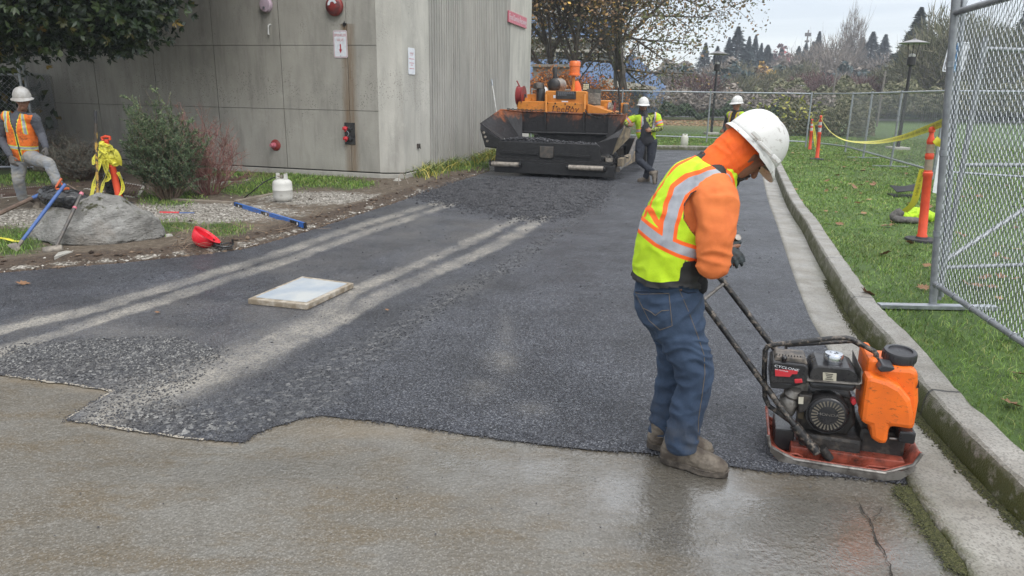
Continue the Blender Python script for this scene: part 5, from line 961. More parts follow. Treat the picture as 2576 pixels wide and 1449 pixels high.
# orange deck and hood
m = PF.mb(); qprism(m, [(478, 552), (493, 462), (600, 460), (765, 462), (765, 575), (480, 560)], 1.8, 2.0); qprism(m, [(1195, 490), (1482, 578), (1482, 590), (1195, 585)], 1.72, .9); m.build('side_deck', M['p_orange'], pv, bevel=.02)
m = PF.mb(); qprism(m, [(580, 545), (765, 473), (765, 578), (580, 566)], 1.68, .12); m.build('gusset', M['p_orange'], pv, bevel=.01)
m = PF.mb(); qprism(m, [(765, 368), (780, 354), (1180, 358), (1197, 372), (1197, 590), (765, 575)], 1.78, 1.5); m.build('hood', M['p_orange'], pv, bevel=.03)
m = PF.mb(); qprism(m, [(780, 472), (1180, 480), (1180, 584), (780, 576)], 1.70, .08); m.build('hood_panel', M['p_orange'], pv, bevel=.012)
for x0 in (768, 1162): m = PF.mb(); m.tube([q(x0+8, 392, 1.68), q(x0+8, 575, 1.6)], .028, 8); m.build('hood_strut', M['p_orange'], pv)
m = PF.mb(); qprism(m, [(876, 356), (1080, 360), (1078, 442), (878, 438)], 1.74, .03); gr_ = m.build('radiator_grille', M['black_metal'], pv, bevel=.008)
m = PF.mb(); M['grille_hole'] = mat('grille_hole', (.004, .004, .004), .9)
for r_ in range(3):
    for k in range(9 if r_ < 2 else 5): x0 = 895+k*19+(3 if r_ % 2 else 0); qprism(m, [(x0, 366+r_*14), (x0+13, 366+r_*14), (x0+13, 376+r_*14), (x0, 376+r_*14)], 1.728, .008)
m.build('slots', M['tar'] if False else mat('grille_slot', (.14, .145, .16), .5), gr_)
m = PF.mb(); m.box((q(1228, 430, 2.0).x+.02, 2.3, q(1228, 430, 2.0).z), (.2, .8, .42)); lv = m.build('side_louvre', M['dark_steel'], pv)
for k in range(9): m = PF.mb(); A = q(1197, 384+k*12, 1.88); m.box(A+V(.16, 0, 0), (.30, .03, .018)); m.build('slat', M['roller'], lv)
for x, y in ((793, 482), (872, 484), (972, 490), (1074, 490), (853, 516), (886, 517), (1020, 521), (1048, 521)): m = PF.mb(); m.lathe([(.018, 0), (.018, .012)], q(x, y, 1.69), (0, -1, 0), 8); m.build('bolt', M['tar'], pv)
m = PF.mb(); qprism(m, [(851, 400), (873, 400), (873, 430), (851, 430)], 1.77, .01); m.build('warning_label', M['sign_white'], pv); m = PF.mb(); qprism(m, [(935, 458), (1000, 459), (1000, 471), (935, 470)], 1.77, .01); m.build('warning_label', M['sign_white'], pv)
cL = q(967, 545, 1.64); m = PF.mb(); m.text('LeeBoy', .235, lambda x, y: cL+V(x, 0, y), sx=.92, shear=.25); m.build('lettering', M['text_dark'], pv)
# air cleaner, muffler, beacon, lights, reels
m = PF.mb(); A = q(722, 400, 2.0); r_ = abs(q(765, 400, 2).x-q(680, 400, 2).x)/2; m.lathe([(r_*.75, -.24), (r_, -.18), (r_, .14), (r_*.8, .18), (r_*.7, .25)], A, n=18); ac = m.build('air_cleaner', M['black_metal'], pv)
m = PF.mb(); A = q(703, 300, 2.0); r2 = abs(q(760, 300, 2).x-q(646, 300, 2).x)/2; m.lathe([(r2*.7, -.09), (r2, -.07), (r2, -.02), (r2*.85, .05), (r2*.3, .07)], A, n=20); m.build('rain_cap', M['dark_steel'], ac)
m = PF.mb(); A = q(862, 298, 2.1); B = q(925, 300, 2.5); m.tube([A+V(-.02, -.06, .0), A, A.lerp(B, .2), B, B+V(.03, .05, 0)], [.10, .165, .175, .165, .10], 18); mf = m.build('muffler', M['roller'], pv)
m = PF.mb(); m.lathe([(.165, .0), (.16, .03), (.12, .07), (.05, .09)], A+V(0, -.03, 0), (-.1, -1, 0), 18); m.build('end_cap', M['black_metal'], mf)
m = PF.mb(); m.tube([q(868, 262, 2.15), q(870, 190, 2.15), q(868, 140, 2.15), q(860, 116, 2.15)], [.062, .055, .055, .05], 12); m.lathe([(.075, 0), (.075, .05)], q(868, 245, 2.15), n=12); m.build('exhaust_stack', M['black_metal'], mf)
m = PF.mb(); m.tube([q(1052, 356, 2.0), q(1062, 200, 2.0)], .038, 8); bc = m.build('beacon_post', M['p_orange'], pv)
A = q(1066, 200, 2.0); m = PF.mb(); m.lathe([(.15, 0), (.15, .03), (.125, .04), (.125, .20), (.135, .21), (.135, .30), (.11, .33), (.03, .335)], A, n=20); m.build('beacon', M['amber'], bc)
A = q(1187, 316, 2.0); m = PF.mb(); m.box(A, (.17, .06, .17), ch=.01); wl_ = m.build('work_light', M['black_metal'], pv); m = PF.mb(); M['led'] = mat('led_lens', (.75, .68, .45), .2)
for ix in range(3):
    for iz in range(3): m.box(A+V((ix-1)*.047, -.033, (iz-1)*.047), (.034, .006, .034))
m.build('led_grid', M['led'], wl_); m = PF.mb(); m.box(A-V(0, 0, .12), (.03, .03, .1)); m.build('bracket', M['tar'], wl_)
def reel(cx, cy, y_, rad, wd_):
    A = q(cx, cy, y_); m = PF.mb(); m.tube([A+V(-wd_/2, 0, 0), A+V(-wd_/2, 0, 0)+V(.01, 0, 0)], rad, 22); m.tube([A+V(wd_/2-.01, 0, 0), A+V(wd_/2, 0, 0)], rad, 22); o = m.build('hose_reel', M['red_paint'], pv)
    m = PF.mb()
    for k in range(4): x = -wd_/2+.02+k*(wd_-.04)/3; m.tube([A+V(x, math.cos(a_)*rad*.8, math.sin(a_)*rad*.8) for a_ in [t*PI/10 for t in range(20)]], .02, 6, closed=True)
    m.build('hose', M['hose_red'] if cx < 1000 else M['roller'], o); m = PF.mb(); m.box(A-V(0, 0, rad*.9), (wd_*1.1, .1, rad*.5)); m.build('mount', M['p_orange'], o)
reel(520, 405, 1.95, .235, .16); reel(1445, 535, 2.2, .15, .16)
m = PF.mb(); A = q(650, 425, 2.1); m.box(A, (.28, .2, .16), ch=.01); m.box(q(600, 448, 2.0), (.14, .2, .1)); m.build('toolbox', M['p_orange'], pv)
for x0, y0, x1, y1 in ((1368, 488, 1415, 545), (1537, 478, 1600, 500), (1540, 495, 1572, 582)): m = PF.mb(); qprism(m, [(x0, y0), (x1, y0), (x1, y1), (x0, y1)], 2.1, .3); m.build('bracket', M['p_orange'], pv, bevel=.01)
m = PF.mb(); m.lathe([(.07, -.12), (.075, -.05), (.06, .08), (.03, .1)], q(1585, 530, 2.1), n=12); m.build('valve', M['dark_steel'], pv)
for pts in ([(1517, 335, 2.3), (1522, 470, 2.3), (1530, 590, 2.2)], [(1460, 470, 2.1), (1470, 520, 2.1)], [(560, 400, 2.0), (555, 450, 1.95)]): m = PF.mb(); m.tube([q(*a) for a in pts], .018, 6); m.lathe([(.03, -.03), (.035, 0), (.02, .03)], q(*pts[0]), n=8); m.build('lever', M['tar'], pv)
m = PF.mb(); A = q(1083, 330, 2.4); m.tube([A-V(0, 0, .22), A-V(0, 0, .05), A+V(0, 0, .1), A+V(-.0, 0, .17)], [.16, .14, .10, .05], 12); o_ = m.build('seat_back', mat('orange_cloth', (.75, .13, .03), .8), pv)
# chains
def chain(pts, name='chain', lk=.05):
    P_ = [Vector(p) for p in pts]; m = PF.mb(); s_ = 0; k = 0; segs = [(a, b_) for a, b_ in zip(P_[:-1], P_[1:])]
    for a, b_ in segs:
        n = max(1, int((b_-a).length/lk)); d_ = (b_-a).normalized(); x_, y_ = frame_from(d_)
        for t in range(n):
            c_ = a.lerp(b_, (t+.5)/n); u_ = x_ if k % 2 else y_; m.tube([c_+d_*math.cos(w_)*lk*.62+u_*math.sin(w_)*lk*.33 for w_ in [j_*PI/4 for j_ in range(8)]], .010, 4, closed=True); k += 1
    return m.build(name, M['tar'], pv)
chain([q(380, 540, 1.45), q(500, 548, 1.5), q(640, 556, 1.5), q(760, 552, 1.55)]); chain([q(1172, 548, 1.6), q(1200, 590, 1.5), q(1250, 618, 1.45), q(1310, 632, 1.4), q(1370, 612, 1.4), q(1430, 583, 1.45), q(1475, 572, 1.5), q(1525, 590, 1.5)])
# right-hand running gear and screed
m = PF.mb(); m.box((1.42, 1.6, .33), (.10, 2.6, .22)); m.build('side_rail', M['p_tan'], pv, bevel=.01)
A, B = q(1345, 1190, .0), q(1515, 1130, 1.5); m = PF.mb(); m.tube([V(1.42, .1, .22), V(1.42, 1.5, .30), V(1.5, 2.6, .9)], .06, 6); m.build('push_arm', M['dark_steel'], pv)
rr_ = random.Random(3)
for k in range(16):
    x, y = rr_.uniform(1335, 1480), rr_.uniform(1020, 1150); A = q(x, y, .25+rr_.random()*.3); m = PF.mb()
    if k % 3 == 0: m.lathe([(.05, -.05), (.06, 0), (.03, .06)], A, (0, -1, .3), 10)
    elif k % 3 == 1: m.tube([A, A+V(rr_.uniform(-.1, .2), .1, rr_.uniform(-.1, .15)), A+V(rr_.uniform(-.1, .3), .4, .05)], .016, 6)
    else: m.box(A, (rr_.uniform(.05, .16), .1, rr_.uniform(.04, .12)), 0, 0)
    m.build(('fitting', 'hydraulic_hose', 'bracket')[k % 3], (M['dark_steel'], M['rubber'], M['roller'])[(k*7) % 3], pv)
m = PF.mb(); m.box((-.15, 4.6, .42), (3.0, .8, .55), ch=.03); m.build('screed', M['tar'], pv)
m = PF.mb(); m.box((1.42, 4.2, .40), (.04, 1.3, .6)); m.tube([(1.42, 3.6, .1), (1.40, 3.6, 1.2)], .03, 8); m.build('end_gate', M['p_tan'], pv, bevel=.01)
m = PF.mb(); m.box((1.55, 2.9, .62), (.28, .5, .9), ch=.04); m.build('side_cylinder_housing', M['tar'], pv)
for x_, y_ in ((1.75, 2.9), (1.6, 2.2)): m = PF.mb(); m.box((x_, y_, .72), (.05, .05, 1.25), 0, 0, rx=R(12)); m.build('tow_arm', M['galv_dull'], pv)
m = PF.mb(); m.box((0, 3.7, 1.35), (1.1, .4, .6)); m.build('rear_console', M['p_orange'], pv, bevel=.03)
a_ = G(1313, 345, .05); pole('leaning_pole', W(1300, 203, 19.6), V(1.15, 19.2, .05), M['white_pvc'], M['red_paint'], 'white pole with red grip standing upright behind the left hose reel', .9)
# ================================================================ plate compactor
def c3(cx, cy): return 1884.8+.3088*cx, 798.6+.3088*cy
A_, B_ = G(*c3(215, 1195)), G(*c3(1235, 1350)); cd = (B_-A_); pc = empty('plate_compactor', ((A_+B_)/2), 'orange and black plate compactor with small petrol engine and water tank', 'compactor', rz=math.atan2(cd.y, cd.x)); CF = Frame(pc); HL = cd.length/2
def k3_(cx, cy, yl): return CF.at(*c3(cx, cy), yl)
M['c_orange'] = mat('tank_orange', (.72, .175, .02), .42, col2=(.60, .14, .018), sc=3)
b = NB('tank_orange_scuffed'); c = b.mix(b.ramp(b.noise(4, 5, .6), [(.35, 0.), (.65, 1.)]), (.80, .155, .012), (.62, .12, .012)); c = b.mix(b.ramp(b.noise(26, 6, .8, stretch=(1, 1, 1.8)), [(.56, 0.), (.66, .85)]), c, (.12, .045, .02)); M['c_orange'] = b.set(c, b.ramp(b.noise(9, 4), [(.3, .32), (.7, .5)]), None, b.noise(14, 4), .12, .01)
b = NB('base_red'); c = b.ramp(b.noise(14, 6, .75), [(.3, (.03, .016, .013)), (.5, (.22, .05, .03)), (.68, (.34, .075, .045)), (.8, (.08, .05, .04))]); M['base_red'] = b.set(c, b.ramp(b.noise(10, 4), [(.35, .15), (.65, .55)]), None, b.noise(45, 5), .5, .006)
M['worn_steel'] = mat('worn_steel', (.25, .235, .215), .4, .5, col2=(.10, .09, .08), sc=20, bump=.2); M['engine_black'] = mat('engine_black', (.014, .014, .016), .32, col2=(.035, .034, .034), sc=9)
b = NB('handle_black'); c = b.mix(b.ramp(b.noise(35, 6, .75), [(.5, 0.), (.62, .85)]), (.014, .014, .015), (.20, .165, .13)); M['handle'] = b.set(c, .5, None, b.noise(50, 4), .25, .003)
M['grime'] = mat('engine_grime', (.022, .020, .019), .55, col2=(.075, .062, .05), sc=26, lo=.5, hi=.72, bump=.5, bs=70, bd=.006); M['cap_chrome'] = mat('chrome_cap', (.55, .57, .6), .2, .9); M['cap_black'] = mat('cap_black', (.03, .03, .034), .35)
# base plate
WD = .40
secs = [(-HL-.05, .13), (-HL-.035, .075), (-HL+.02, .022), (-HL+.08, .012), (0, .010), (HL-.08, .012), (HL-.01, .03), (HL+.045, .085), (HL+.07, .15)]
m = CF.mb(); vs = []
for x, z in secs:
    tp = .0 if abs(x) < HL-.05 else .03
    for y, dz_ in ((-.012+tp, .045), (-.004+tp, .0), (.02+tp, 0), (WD-.02-tp, 0), (WD+.004-tp, 0), (WD+.012-tp, .045)): vs.append((x, y, z+dz_*(1 if abs(x) < HL+.02 else .3)))
m.add(vs, [(i*6+j, i*6+j+1, (i+1)*6+j+1, (i+1)*6+j) for i in range(len(secs)-1) for j in range(5)], 0, True); o = m.build('base_plate', M['base_red'], pc, fixn=False); sm = o.modifiers.new('s', 'SOLIDIFY'); sm.thickness = .012; sm.offset = -1; bsp = o
m = CF.mb(); m.tube([(x, -.014+(.0 if abs(x) < HL-.05 else .03), z+.035*(1 if abs(x) < HL+.02 else .3)) for x, z in secs], .009, 8); m.build('rim', M['worn_steel'], o); m = CF.mb(); bs_ = secs[1:8]; m.add([(x, -.019, z+dz_*(1 if abs(x) < HL+.02 else .5)) for x, z in bs_ for dz_ in (-.004, .040)], [(2*i, 2*i+1, 2*i+3, 2*i+2) for i in range(6)]); eb_ = m.build('edge_band', M['worn_steel'], o); sm = eb_.modifiers.new('s', 'SOLIDIFY'); sm.thickness = .006
for pts in ([(205, 1150), (212, 1108), (240, 1102), (390, 1112), (425, 1130), (462, 1205)], [(912, 1290), (935, 1225), (975, 1208), (1100, 1222), (1232, 1248)]):
    m = CF.mb(); m.tube([k3_(*p, .03) for p in pts], .006, 8); m.build('lift_loop', M['base_red'], pc)
def cbox(name, x0, y0, x1, y1, yl, dy, mt, bev=.008, parent=None):
    a, b_ = k3_(x0, y0, yl), k3_(x1, y1, yl); m = CF.mb(); m.box(((a.x+b_.x)/2, yl+dy/2, (a.z+b_.z)/2), (abs(b_.x-a.x), dy, abs(b_.z-a.z)), ch=bev); return m.build(name, mt, parent or pc)
def cpoly(name, pts, yl, dy, mt, bev=.008, parent=None):
    m = CF.mb(); m.prism([k3_(*p, yl) for p in pts], (0, dy, 0)); return m.build(name, mt, parent or pc, bevel=bev)
cbox('exciter_housing', 420, 935, 900, 1165, .06, .28, M['grime'], .02); cbox('belt_cover', 905, 900, 1255, 1165, .10, .22, M['grime'], .02); cbox('console_plate', 330, 1130, 1270, 1180, .04, .32, M['base_red'], .006)
o = cbox('side_tray', 215, 905, 350, 1090, .10, .22, M['engine_black'], .006)
# engine
cpoly('crankcase', [(385, 605), (700, 625), (860, 680), (870, 870), (800, 960), (470, 960), (400, 880)], .11, .22, M['grime'], .015)
sc_ = k3_(640, 800, .04); rs = (k3_(800, 800, .04)-sc_).length
m = CF.mb(); m.lathe([(rs*1.18, .09), (rs*1.16, .055), (rs*1.0, .03), (rs*.93, .012)], sc_+V(0, .02, 0)*0+V(0, .10, 0), (0, -1, 0), 36)
m.__init__(); m.xf = CF.M; m.lathe([(rs*1.15, 0), (rs*1.15, .06), (rs*1.02, .085), (rs*.92, .09)], sc_+V(0, .09, 0), (0, -1, 0), 40); rc = m.build('recoil_starter', M['engine_black'], pc)
m = CF.mb()
for k in range(26):
    a = 2*PI*k/26; e_ = .075; pts = [sc_+V(math.cos(a+s_*e_)*r_, -.003, math.sin(a+s_*e_)*r_) for r_, s_ in ((rs*.55, -.6), (rs*.55, .6), (rs*.86, .75), (rs*.86, -.75))]; m.prism(pts, (0, .004, 0))
m.build('vent_slots', mat('dusty_slots', (.13, .115, .09), .8), rc)
m = CF.mb(); m.text('HONDA', rs*.24, lambda x, y: sc_+V(x, -.004, y+rs*.06), sx=1.3); m.build('lettering', M['worn_steel'], rc)
m = CF.mb()
for rr2 in (1.0, 1.09): m.tube([sc_+V(math.cos(a)*rs*rr2, .01, math.sin(a)*rs*rr2) for a in [t*PI/24 for t in range(4, 44)]], .0035, 5)
m.build('ring_rib', M['engine_black'], rc)
cpoly('control_panel', [(400, 625), (520, 635), (480, 760), (400, 790)], .05, .10, M['grime'], .008); cpoly('specification_label', [(402, 648), (443, 650), (440, 706), (400, 704)], .045, .003, mat('label_cream', (.48, .45, .36), .6), 0); cpoly('warning_label', [(395, 755), (445, 760), (440, 830), (395, 820)], .105, .003, mat('label_tan', (.13, .10, .06), .6), 0)
m = CF.mb(); A = k3_(345, 640, .10); m.lathe([(.045, -.10), (.05, -.02), (.035, .0), (.045, .02), (.03, .05)], A, (.2, -.3, 1), 14); m.box(A+V(.02, .05, .03), (.1, .1, .1)); m.build('carburettor', M['worn_steel'], pc)
# air cleaner
ac = cpoly('air_cleaner', [(178, 372), (200, 358), (462, 388), (482, 420), (470, 545), (180, 535), (165, 510)], .02, .17, M['engine_black'], .012)
m = CF.mb(); cpoly('lid', [(200, 352), (222, 318), (452, 335), (476, 372), (470, 392), (200, 362)], .045, .13, mat('dusty_lid', (.17, .145, .12), .6, col2=(.06, .055, .05), sc=20), .012, ac)
m = CF.mb()
for k in range(9): A = k3_(225+k*24, 300+k*2.5, .058); m.box(A, (.004, .004, .009))
m.build('vents', M['engine_black'], ac); m = CF.mb(); m.lathe([(.011, -.012), (.013, 0), (.013, .010), (.008, .014)], k3_(285, 335, .03)+V(0, .0, .0), (0, -.3, 1), 10); m.build('wing_nut', M['engine_black'], ac)
cpoly('sticker', [(210, 425), (395, 437), (392, 462), (350, 462), (330, 485), (212, 478)], .012, .008, M['bright_red'], 0, ac); A = k3_(302, 412, .013); m = CF.mb(); m.text('CYCLONE', .0175, lambda x, y: A+V(x, 0, y-x*.09), sx=1.4, shear=.2); m.build('lettering', M['sign_white'], ac)
A = k3_(262, 432, .011); m = CF.mb(); m.text('AIR CLEANER', .0085, lambda x, y: A+V(x, 0, y-x*.09), sx=1.2, shear=.2); m.build('lettering', M['sign_white'], ac)
cpoly('bracket', [(165, 510), (330, 540), (370, 500), (440, 500), (440, 545), (300, 590), (175, 580)], .05, .14, M['engine_black'], .008, ac); cpoly('choke_lever', [(365, 505), (430, 500), (436, 535), (372, 540)], .015, .03, M['bright_red'], .004)
# fuel tank
ft = cpoly('fuel_tank', [(487, 512), (495, 450), (520, 408), (560, 394), (820, 418), (862, 440), (892, 490), (888, 535), (500, 515)], .03, .20, M['engine_black'], .02)
cpoly('tank_flange', [(470, 512), (890, 540), (910, 530), (912, 420), (918, 420), (920, 540), (892, 552), (468, 522)], .012, .275, M['worn_steel'], .003, ft); cpoly('tank_bottom', [(480, 522), (885, 550), (860, 610), (500, 585)], .04, .23, M['engine_black'], .015, ft)
cpoly('warning_label', [(600, 450), (712, 457), (708, 533), (600, 525)], .026, .005, mat('label_cream_b', (.45, .42, .33), .6), 0, ft)
for k in range(5): A = k3_(652, 462+k*14, .0245); m = CF.mb(); m.box(A, (.034-.006*(k % 3), .0015, .0028)); m.build('print_line', M['engine_black'], ft) if k < 4 else None
m = CF.mb(); zt2 = k3_(690, 405, .03).z; A = CF.at(*c3(683, 345), .115); A.z = max(A.z, zt2+.018); rc_ = (k3_(765, 335, .12)-A).length; m.lathe([(rc_*.9, -.03), (rc_*.92, -.012), (rc_*1.0, -.01), (rc_*1.02, .015), (rc_*.9, .024), (rc_*.45, .026), (rc_*.4, .02), (.004, .02)], A, n=24); m.build('fuel_cap', M['cap_chrome'], ft)
m = CF.mb(); m.lathe([(rc_*1.25, -.045), (rc_*1.2, -.03), (rc_*.95, -.026)], A, n=24); m.build('neck', M['engine_black'], ft)
# water tank
wt_ = cpoly('water_tank', [(968, 330), (962, 395), (950, 480), (930, 700), (925, 860), (1345, 925), (1385, 700), (1382, 445), (1320, 418), (1065, 400), (1050, 330)], .07, .26, M['c_orange'], .028)
cpoly('tank_front', [(955, 490), (1010, 485), (1130, 520), (1240, 580), (1320, 680), (1345, 800), (1338, 920), (1148, 895), (1128, 1042), (1060, 1035), (995, 1000), (985, 888), (908, 862), (925, 700)], -.005, .12, M['c_orange'], .022, wt_)
m = CF.mb(); A = k3_(1208, 395, .17); B = k3_(1348, 395, .17); A.z = k3_(1200, 408, .07).z+.006; B.z = A.z; rw = (B-A).length*1.0; ax = (.02, -.1, 1); m.lathe([(rw*.93, -.02), (rw*.95, 0), (rw, .004), (rw*1.0, .045), (rw*.96, .05), (rw*.74, .052), (rw*.70, .044), (rw*.02, .044)], A, ax, 36); cp = m.build('tank_cap', M['cap_black'], wt_)
m = CF.mb(); A2 = A+V(0, 0, .0)
for k in range(24): a = 2*PI*k/24; m.box(A+V(math.cos(a)*rw, math.sin(a)*rw, .022-.1*0), (.006, .006, .034), a)
m.build('grip_ribs', M['cap_black'], cp)
cpoly('cap_strap', [(1045, 420), (1090, 388), (1180, 405), (1190, 425), (1150, 445), (1070, 448)], .01, .10, M['cap_black'], .006, wt_); m = CF.mb(); m.lathe([(.012, 0), (.01, .006)], k3_(1100, 408, .04), (0, -.5, 1), 10); m.build('bolt', M['worn_steel'], wt_)
m = CF.mb(); A = k3_(1372, 545, .066); m.add([k3_(1380, 515, .068), k3_(1384, 572, .068), k3_(1358, 578, .068)], [(0, 1, 2)]); m.build('logo_mark', M['engine_black'], wt_)
cbox('rubber_mount', 1225, 925, 1348, 1040, .03, .2, M['engine_black'], .01); m = CF.mb(); m.tube([k3_(1142, 985, .06), k3_(1240, 992, .06)], .006, 6); m.build('spray_pipe', M['worn_steel'], pc)
cpoly('guard_plate', [(865, 480), (945, 470), (935, 610), (862, 575)], .10, .12, M['worn_steel'], .003); cpoly('throttle_lever', [(835, 670), (868, 665), (876, 705), (848, 720), (828, 695)], .05, .04, M['bright_red'], .004)
m = CF.mb(); m.tube([k3_(*p, yl) for p, yl in (((1032, 400), .10), ((1035, 300), .10), ((1020, 278), .10), ((840, 178), .10), ((790, 166), .10), ((680, 170), .10), ((200, 222), .10), ((150, 235), .10), ((130, 270), .10), ((122, 450), .10), ((128, 650), .10), ((160, 720), .10), ((340, 850), .09), ((420, 960), .08))], .0125, 12); m.build('roll_frame', M['handle'], pc)
m = CF.mb(); m.tube([k3_(1035, 300, .34), k3_(840, 190, .34), k3_(300, 225, .34), k3_(300, 500, .34)], .0125, 10); m.build('roll_frame', M['handle'], pc)
# push handle
hb = [k3_(555, 1100, .02), k3_(345, 850, .03)]; t1 = CF.I @ W(1767, 757, 3.50); t0 = CF.I @ W(1722, 640, 3.52); ff_ = [CF.I @ W(1962, 895, 3.42), CF.I @ W(1822, 712, 3.62), CF.I @ W(1775, 655, 3.60)]
m = CF.mb(); m.tube([hb[0], hb[1], t1, t0], .0155, 12); m.tube([hb[0], hb[1].lerp(hb[0], .1)], .024, 10); hd = m.build('push_handle', M['handle'], pc); m = CF.mb(); m.tube([k3_(560, 1100, .36), CF.I @ W(1990, 935, 3.40), *ff_], .0155, 12); m.build('side_bar', M['handle'], hd); m = CF.mb(); m.tube([t1.lerp(t0, .0), ff_[1]], .009, 10); m.build('cross_rod', M['worn_steel'], hd)
m = CF.mb(); m.tube([ff_[2], CF.I @ W(1812, 634, 3.46), CF.I @ W(1857, 597, 3.28)], .015, 12); m.tube([ff_[2], t0], .015, 12); m.build('grip_bar', M['worn_steel'], hd); m = CF.mb(); m.tube([k3_(590, 1060, .02), k3_(655, 1150, .03)], .022, 10); m.build('pivot', M['grime'], hd)
# ================================================================ people
from mathutils.bvhtree import BVHTree
def add_loft(m, nodes, side=V(0, 1, 0), n=16):
    # nodes: (position, in-plane radius, radius along side); closed rounded ends
    P_ = [Vector(a[0]) for a in nodes]; k = len(P_); rings = []
    # resample with smooth interpolation
    pts = []
    for i in range(k-1):
        a, b, c, d = nodes[max(i-1, 0)], nodes[i], nodes[i+1], nodes[min(i+2, k-1)]
        st = 3 if k > 2 else 2
        for q_ in range(st):
            t = q_/st; f = lambda A, B, C_, D: .5*((2*B)+(C_-A)*t+(2*A-5*B+4*C_-D)*t*t+(3*B-A-3*C_+D)*t**3)
            pts.append((f(Vector(a[0]), Vector(b[0]), Vector(c[0]), Vector(d[0])), f(a[1], b[1], c[1], d[1]), f(a[2], b[2], c[2], d[2])))
    pts.append((Vector(nodes[-1][0]), nodes[-1][1], nodes[-1][2]))
    T = [(pts[min(i+1, len(pts)-1)][0]-pts[max(i-1, 0)][0]).normalized() for i in range(len(pts))]
    full = []
    t = T[0]; p, r1, r2 = pts[0]
    for a in (80, 55, 28): full.append((p-t*min(r1, r2)*math.sin(R(a))*.9, r1*math.cos(R(a)), r2*math.cos(R(a)), t))
    for (p, r1, r2), t in zip(pts, T): full.append((p, r1, r2, t))
    t = T[-1]; p, r1, r2 = pts[-1]
    for a in (28, 55, 80): full.append((p+t*min(r1, r2)*math.sin(R(a))*.9, r1*math.cos(R(a)), r2*math.cos(R(a)), t))
    vs = []
    for p, r1, r2, t in full:
        n2 = side-t*side.dot(t)
        if n2.length < .05: n2 = V(1, 0, 0)-t*t.x
        n2.normalize(); n1 = t.cross(n2).normalized()
        for j in range(n): a = 2*PI*j/n; vs.append(p+n1*math.cos(a)*r1+n2*math.sin(a)*r2)
    fs = [(i*n+j, i*n+(j+1) % n, (i+1)*n+(j+1) % n, (i+1)*n+j) for i in range(len(full)-1) for j in range(n)]
    fs += [tuple(range(n))[::-1], tuple((len(full)-1)*n+j for j in range(n))]
    m.add(vs, fs, 0, True)
def blob(name, chains, vox, mt, parent, smooth=6, wr=0, ws=14, wst=(1, 1, 2.2), attrs=None, cut=None, seed=0, side=V(0, 1, 0)):
    m = MB()
    for c in chains:
        if isinstance(c, tuple): add_loft(m, c[0], c[1])
        else: add_loft(m, c, side)
    me = bpy.data.meshes.new('t'); me.from_pydata(m.v, [], m.f); o = bpy.data.objects.new('t', me); C.objects.link(o)
    bm = bmesh.new(); bm.from_mesh(me); bmesh.ops.recalc_face_normals(bm, faces=bm.faces[:]); bm.to_mesh(me); bm.free()
    r = o.modifiers.new('r', 'REMESH'); r.mode = 'VOXEL'; r.voxel_size = vox; r.adaptivity = 0
    s = o.modifiers.new('s', 'SMOOTH'); s.iterations = smooth; s.factor = .5
    dg = bpy.context.evaluated_depsgraph_get(); e = o.evaluated_get(dg); m2 = bpy.data.meshes.new_from_object(e); bpy.data.objects.remove(o); bpy.data.meshes.remove(me)
    n = len(m2.vertices); co = np.empty(n*3, np.float32); m2.vertices.foreach_get('co', co); co = co.reshape(-1, 3); nr = np.empty(n*3, np.float32); m2.vertices.foreach_get('normal', nr); nr = nr.reshape(-1, 3)
    if wr:
        d = np.empty(n)
        for i in range(n):
            x, y, z = co[i]; p = V(float(x)*ws*wst[0]+seed, float(y)*ws*wst[1], float(z)*ws*wst[2]); q_ = mnoise.noise(p*.5)*1.4
            d[i] = (1-abs(mnoise.noise(V(p.x+q_, p.y+q_, p.z+q_*1.2)))*2.2)*.75+mnoise.noise(p*2.3)*.25
        co = co+nr*(d*wr)[:, None]
    fl = [tuple(p.vertices) for p in m2.polygons]
    if cut is not None:
        kz = cut(co); fl = [f for f in fl if not any(kz[i] for i in f)]
    inv = np.array(wmat(parent).inverted()) if parent is not None else np.eye(4); lc = co @ inv[:3, :3].T+inv[:3, 3]
    me = bpy.data.meshes.new(name); me.from_pydata([tuple(map(float, v)) for v in lc], [], fl); me.polygons.foreach_set('use_smooth', [True]*len(fl)); me.materials.append(mt)
    if attrs:
        for k_, a in attrs(co).items(): at = me.attributes.new(k_, 'FLOAT', 'POINT'); at.data.foreach_set('value', np.asarray(a, np.float32))
    if cut is not None:
        bm = bmesh.new(); bm.from_mesh(me); bmesh.ops.delete(bm, geom=[v for v in bm.verts if not v.link_faces], context='VERTS'); bm.to_mesh(me); bm.free()
    me.update(); bpy.data.meshes.remove(m2); ob = bpy.data.objects.new(name, me); C.objects.link(ob)
    if parent is not None: ob.parent = parent
    return ob
def cloth(name, col, col2=None, rough=.85, sc=8, weave=260, bs=.25, dirt=0):
    b = NB(name); c = b.mix(b.ramp(b.noise(sc, 5, .65), [(.35, 0.), (.68, 1.)]), col, col2 or [x*.78 for x in col])
    if dirt: c = b.mix(b.math('MULTIPLY', b.ramp(b.noise(11, 6, .75), [(.5, 0.), (.7, 1.)]), dirt), c, (.06, .05, .04))
    return b.set(c, rough, None, b.math('ADD', b.noise(weave, 2), b.math('MULTIPLY', b.noise(32, 5, .6), 2.5)), bs, .004)
LIME = (.50, .72, .012); ORG = (.88, .15, .012)
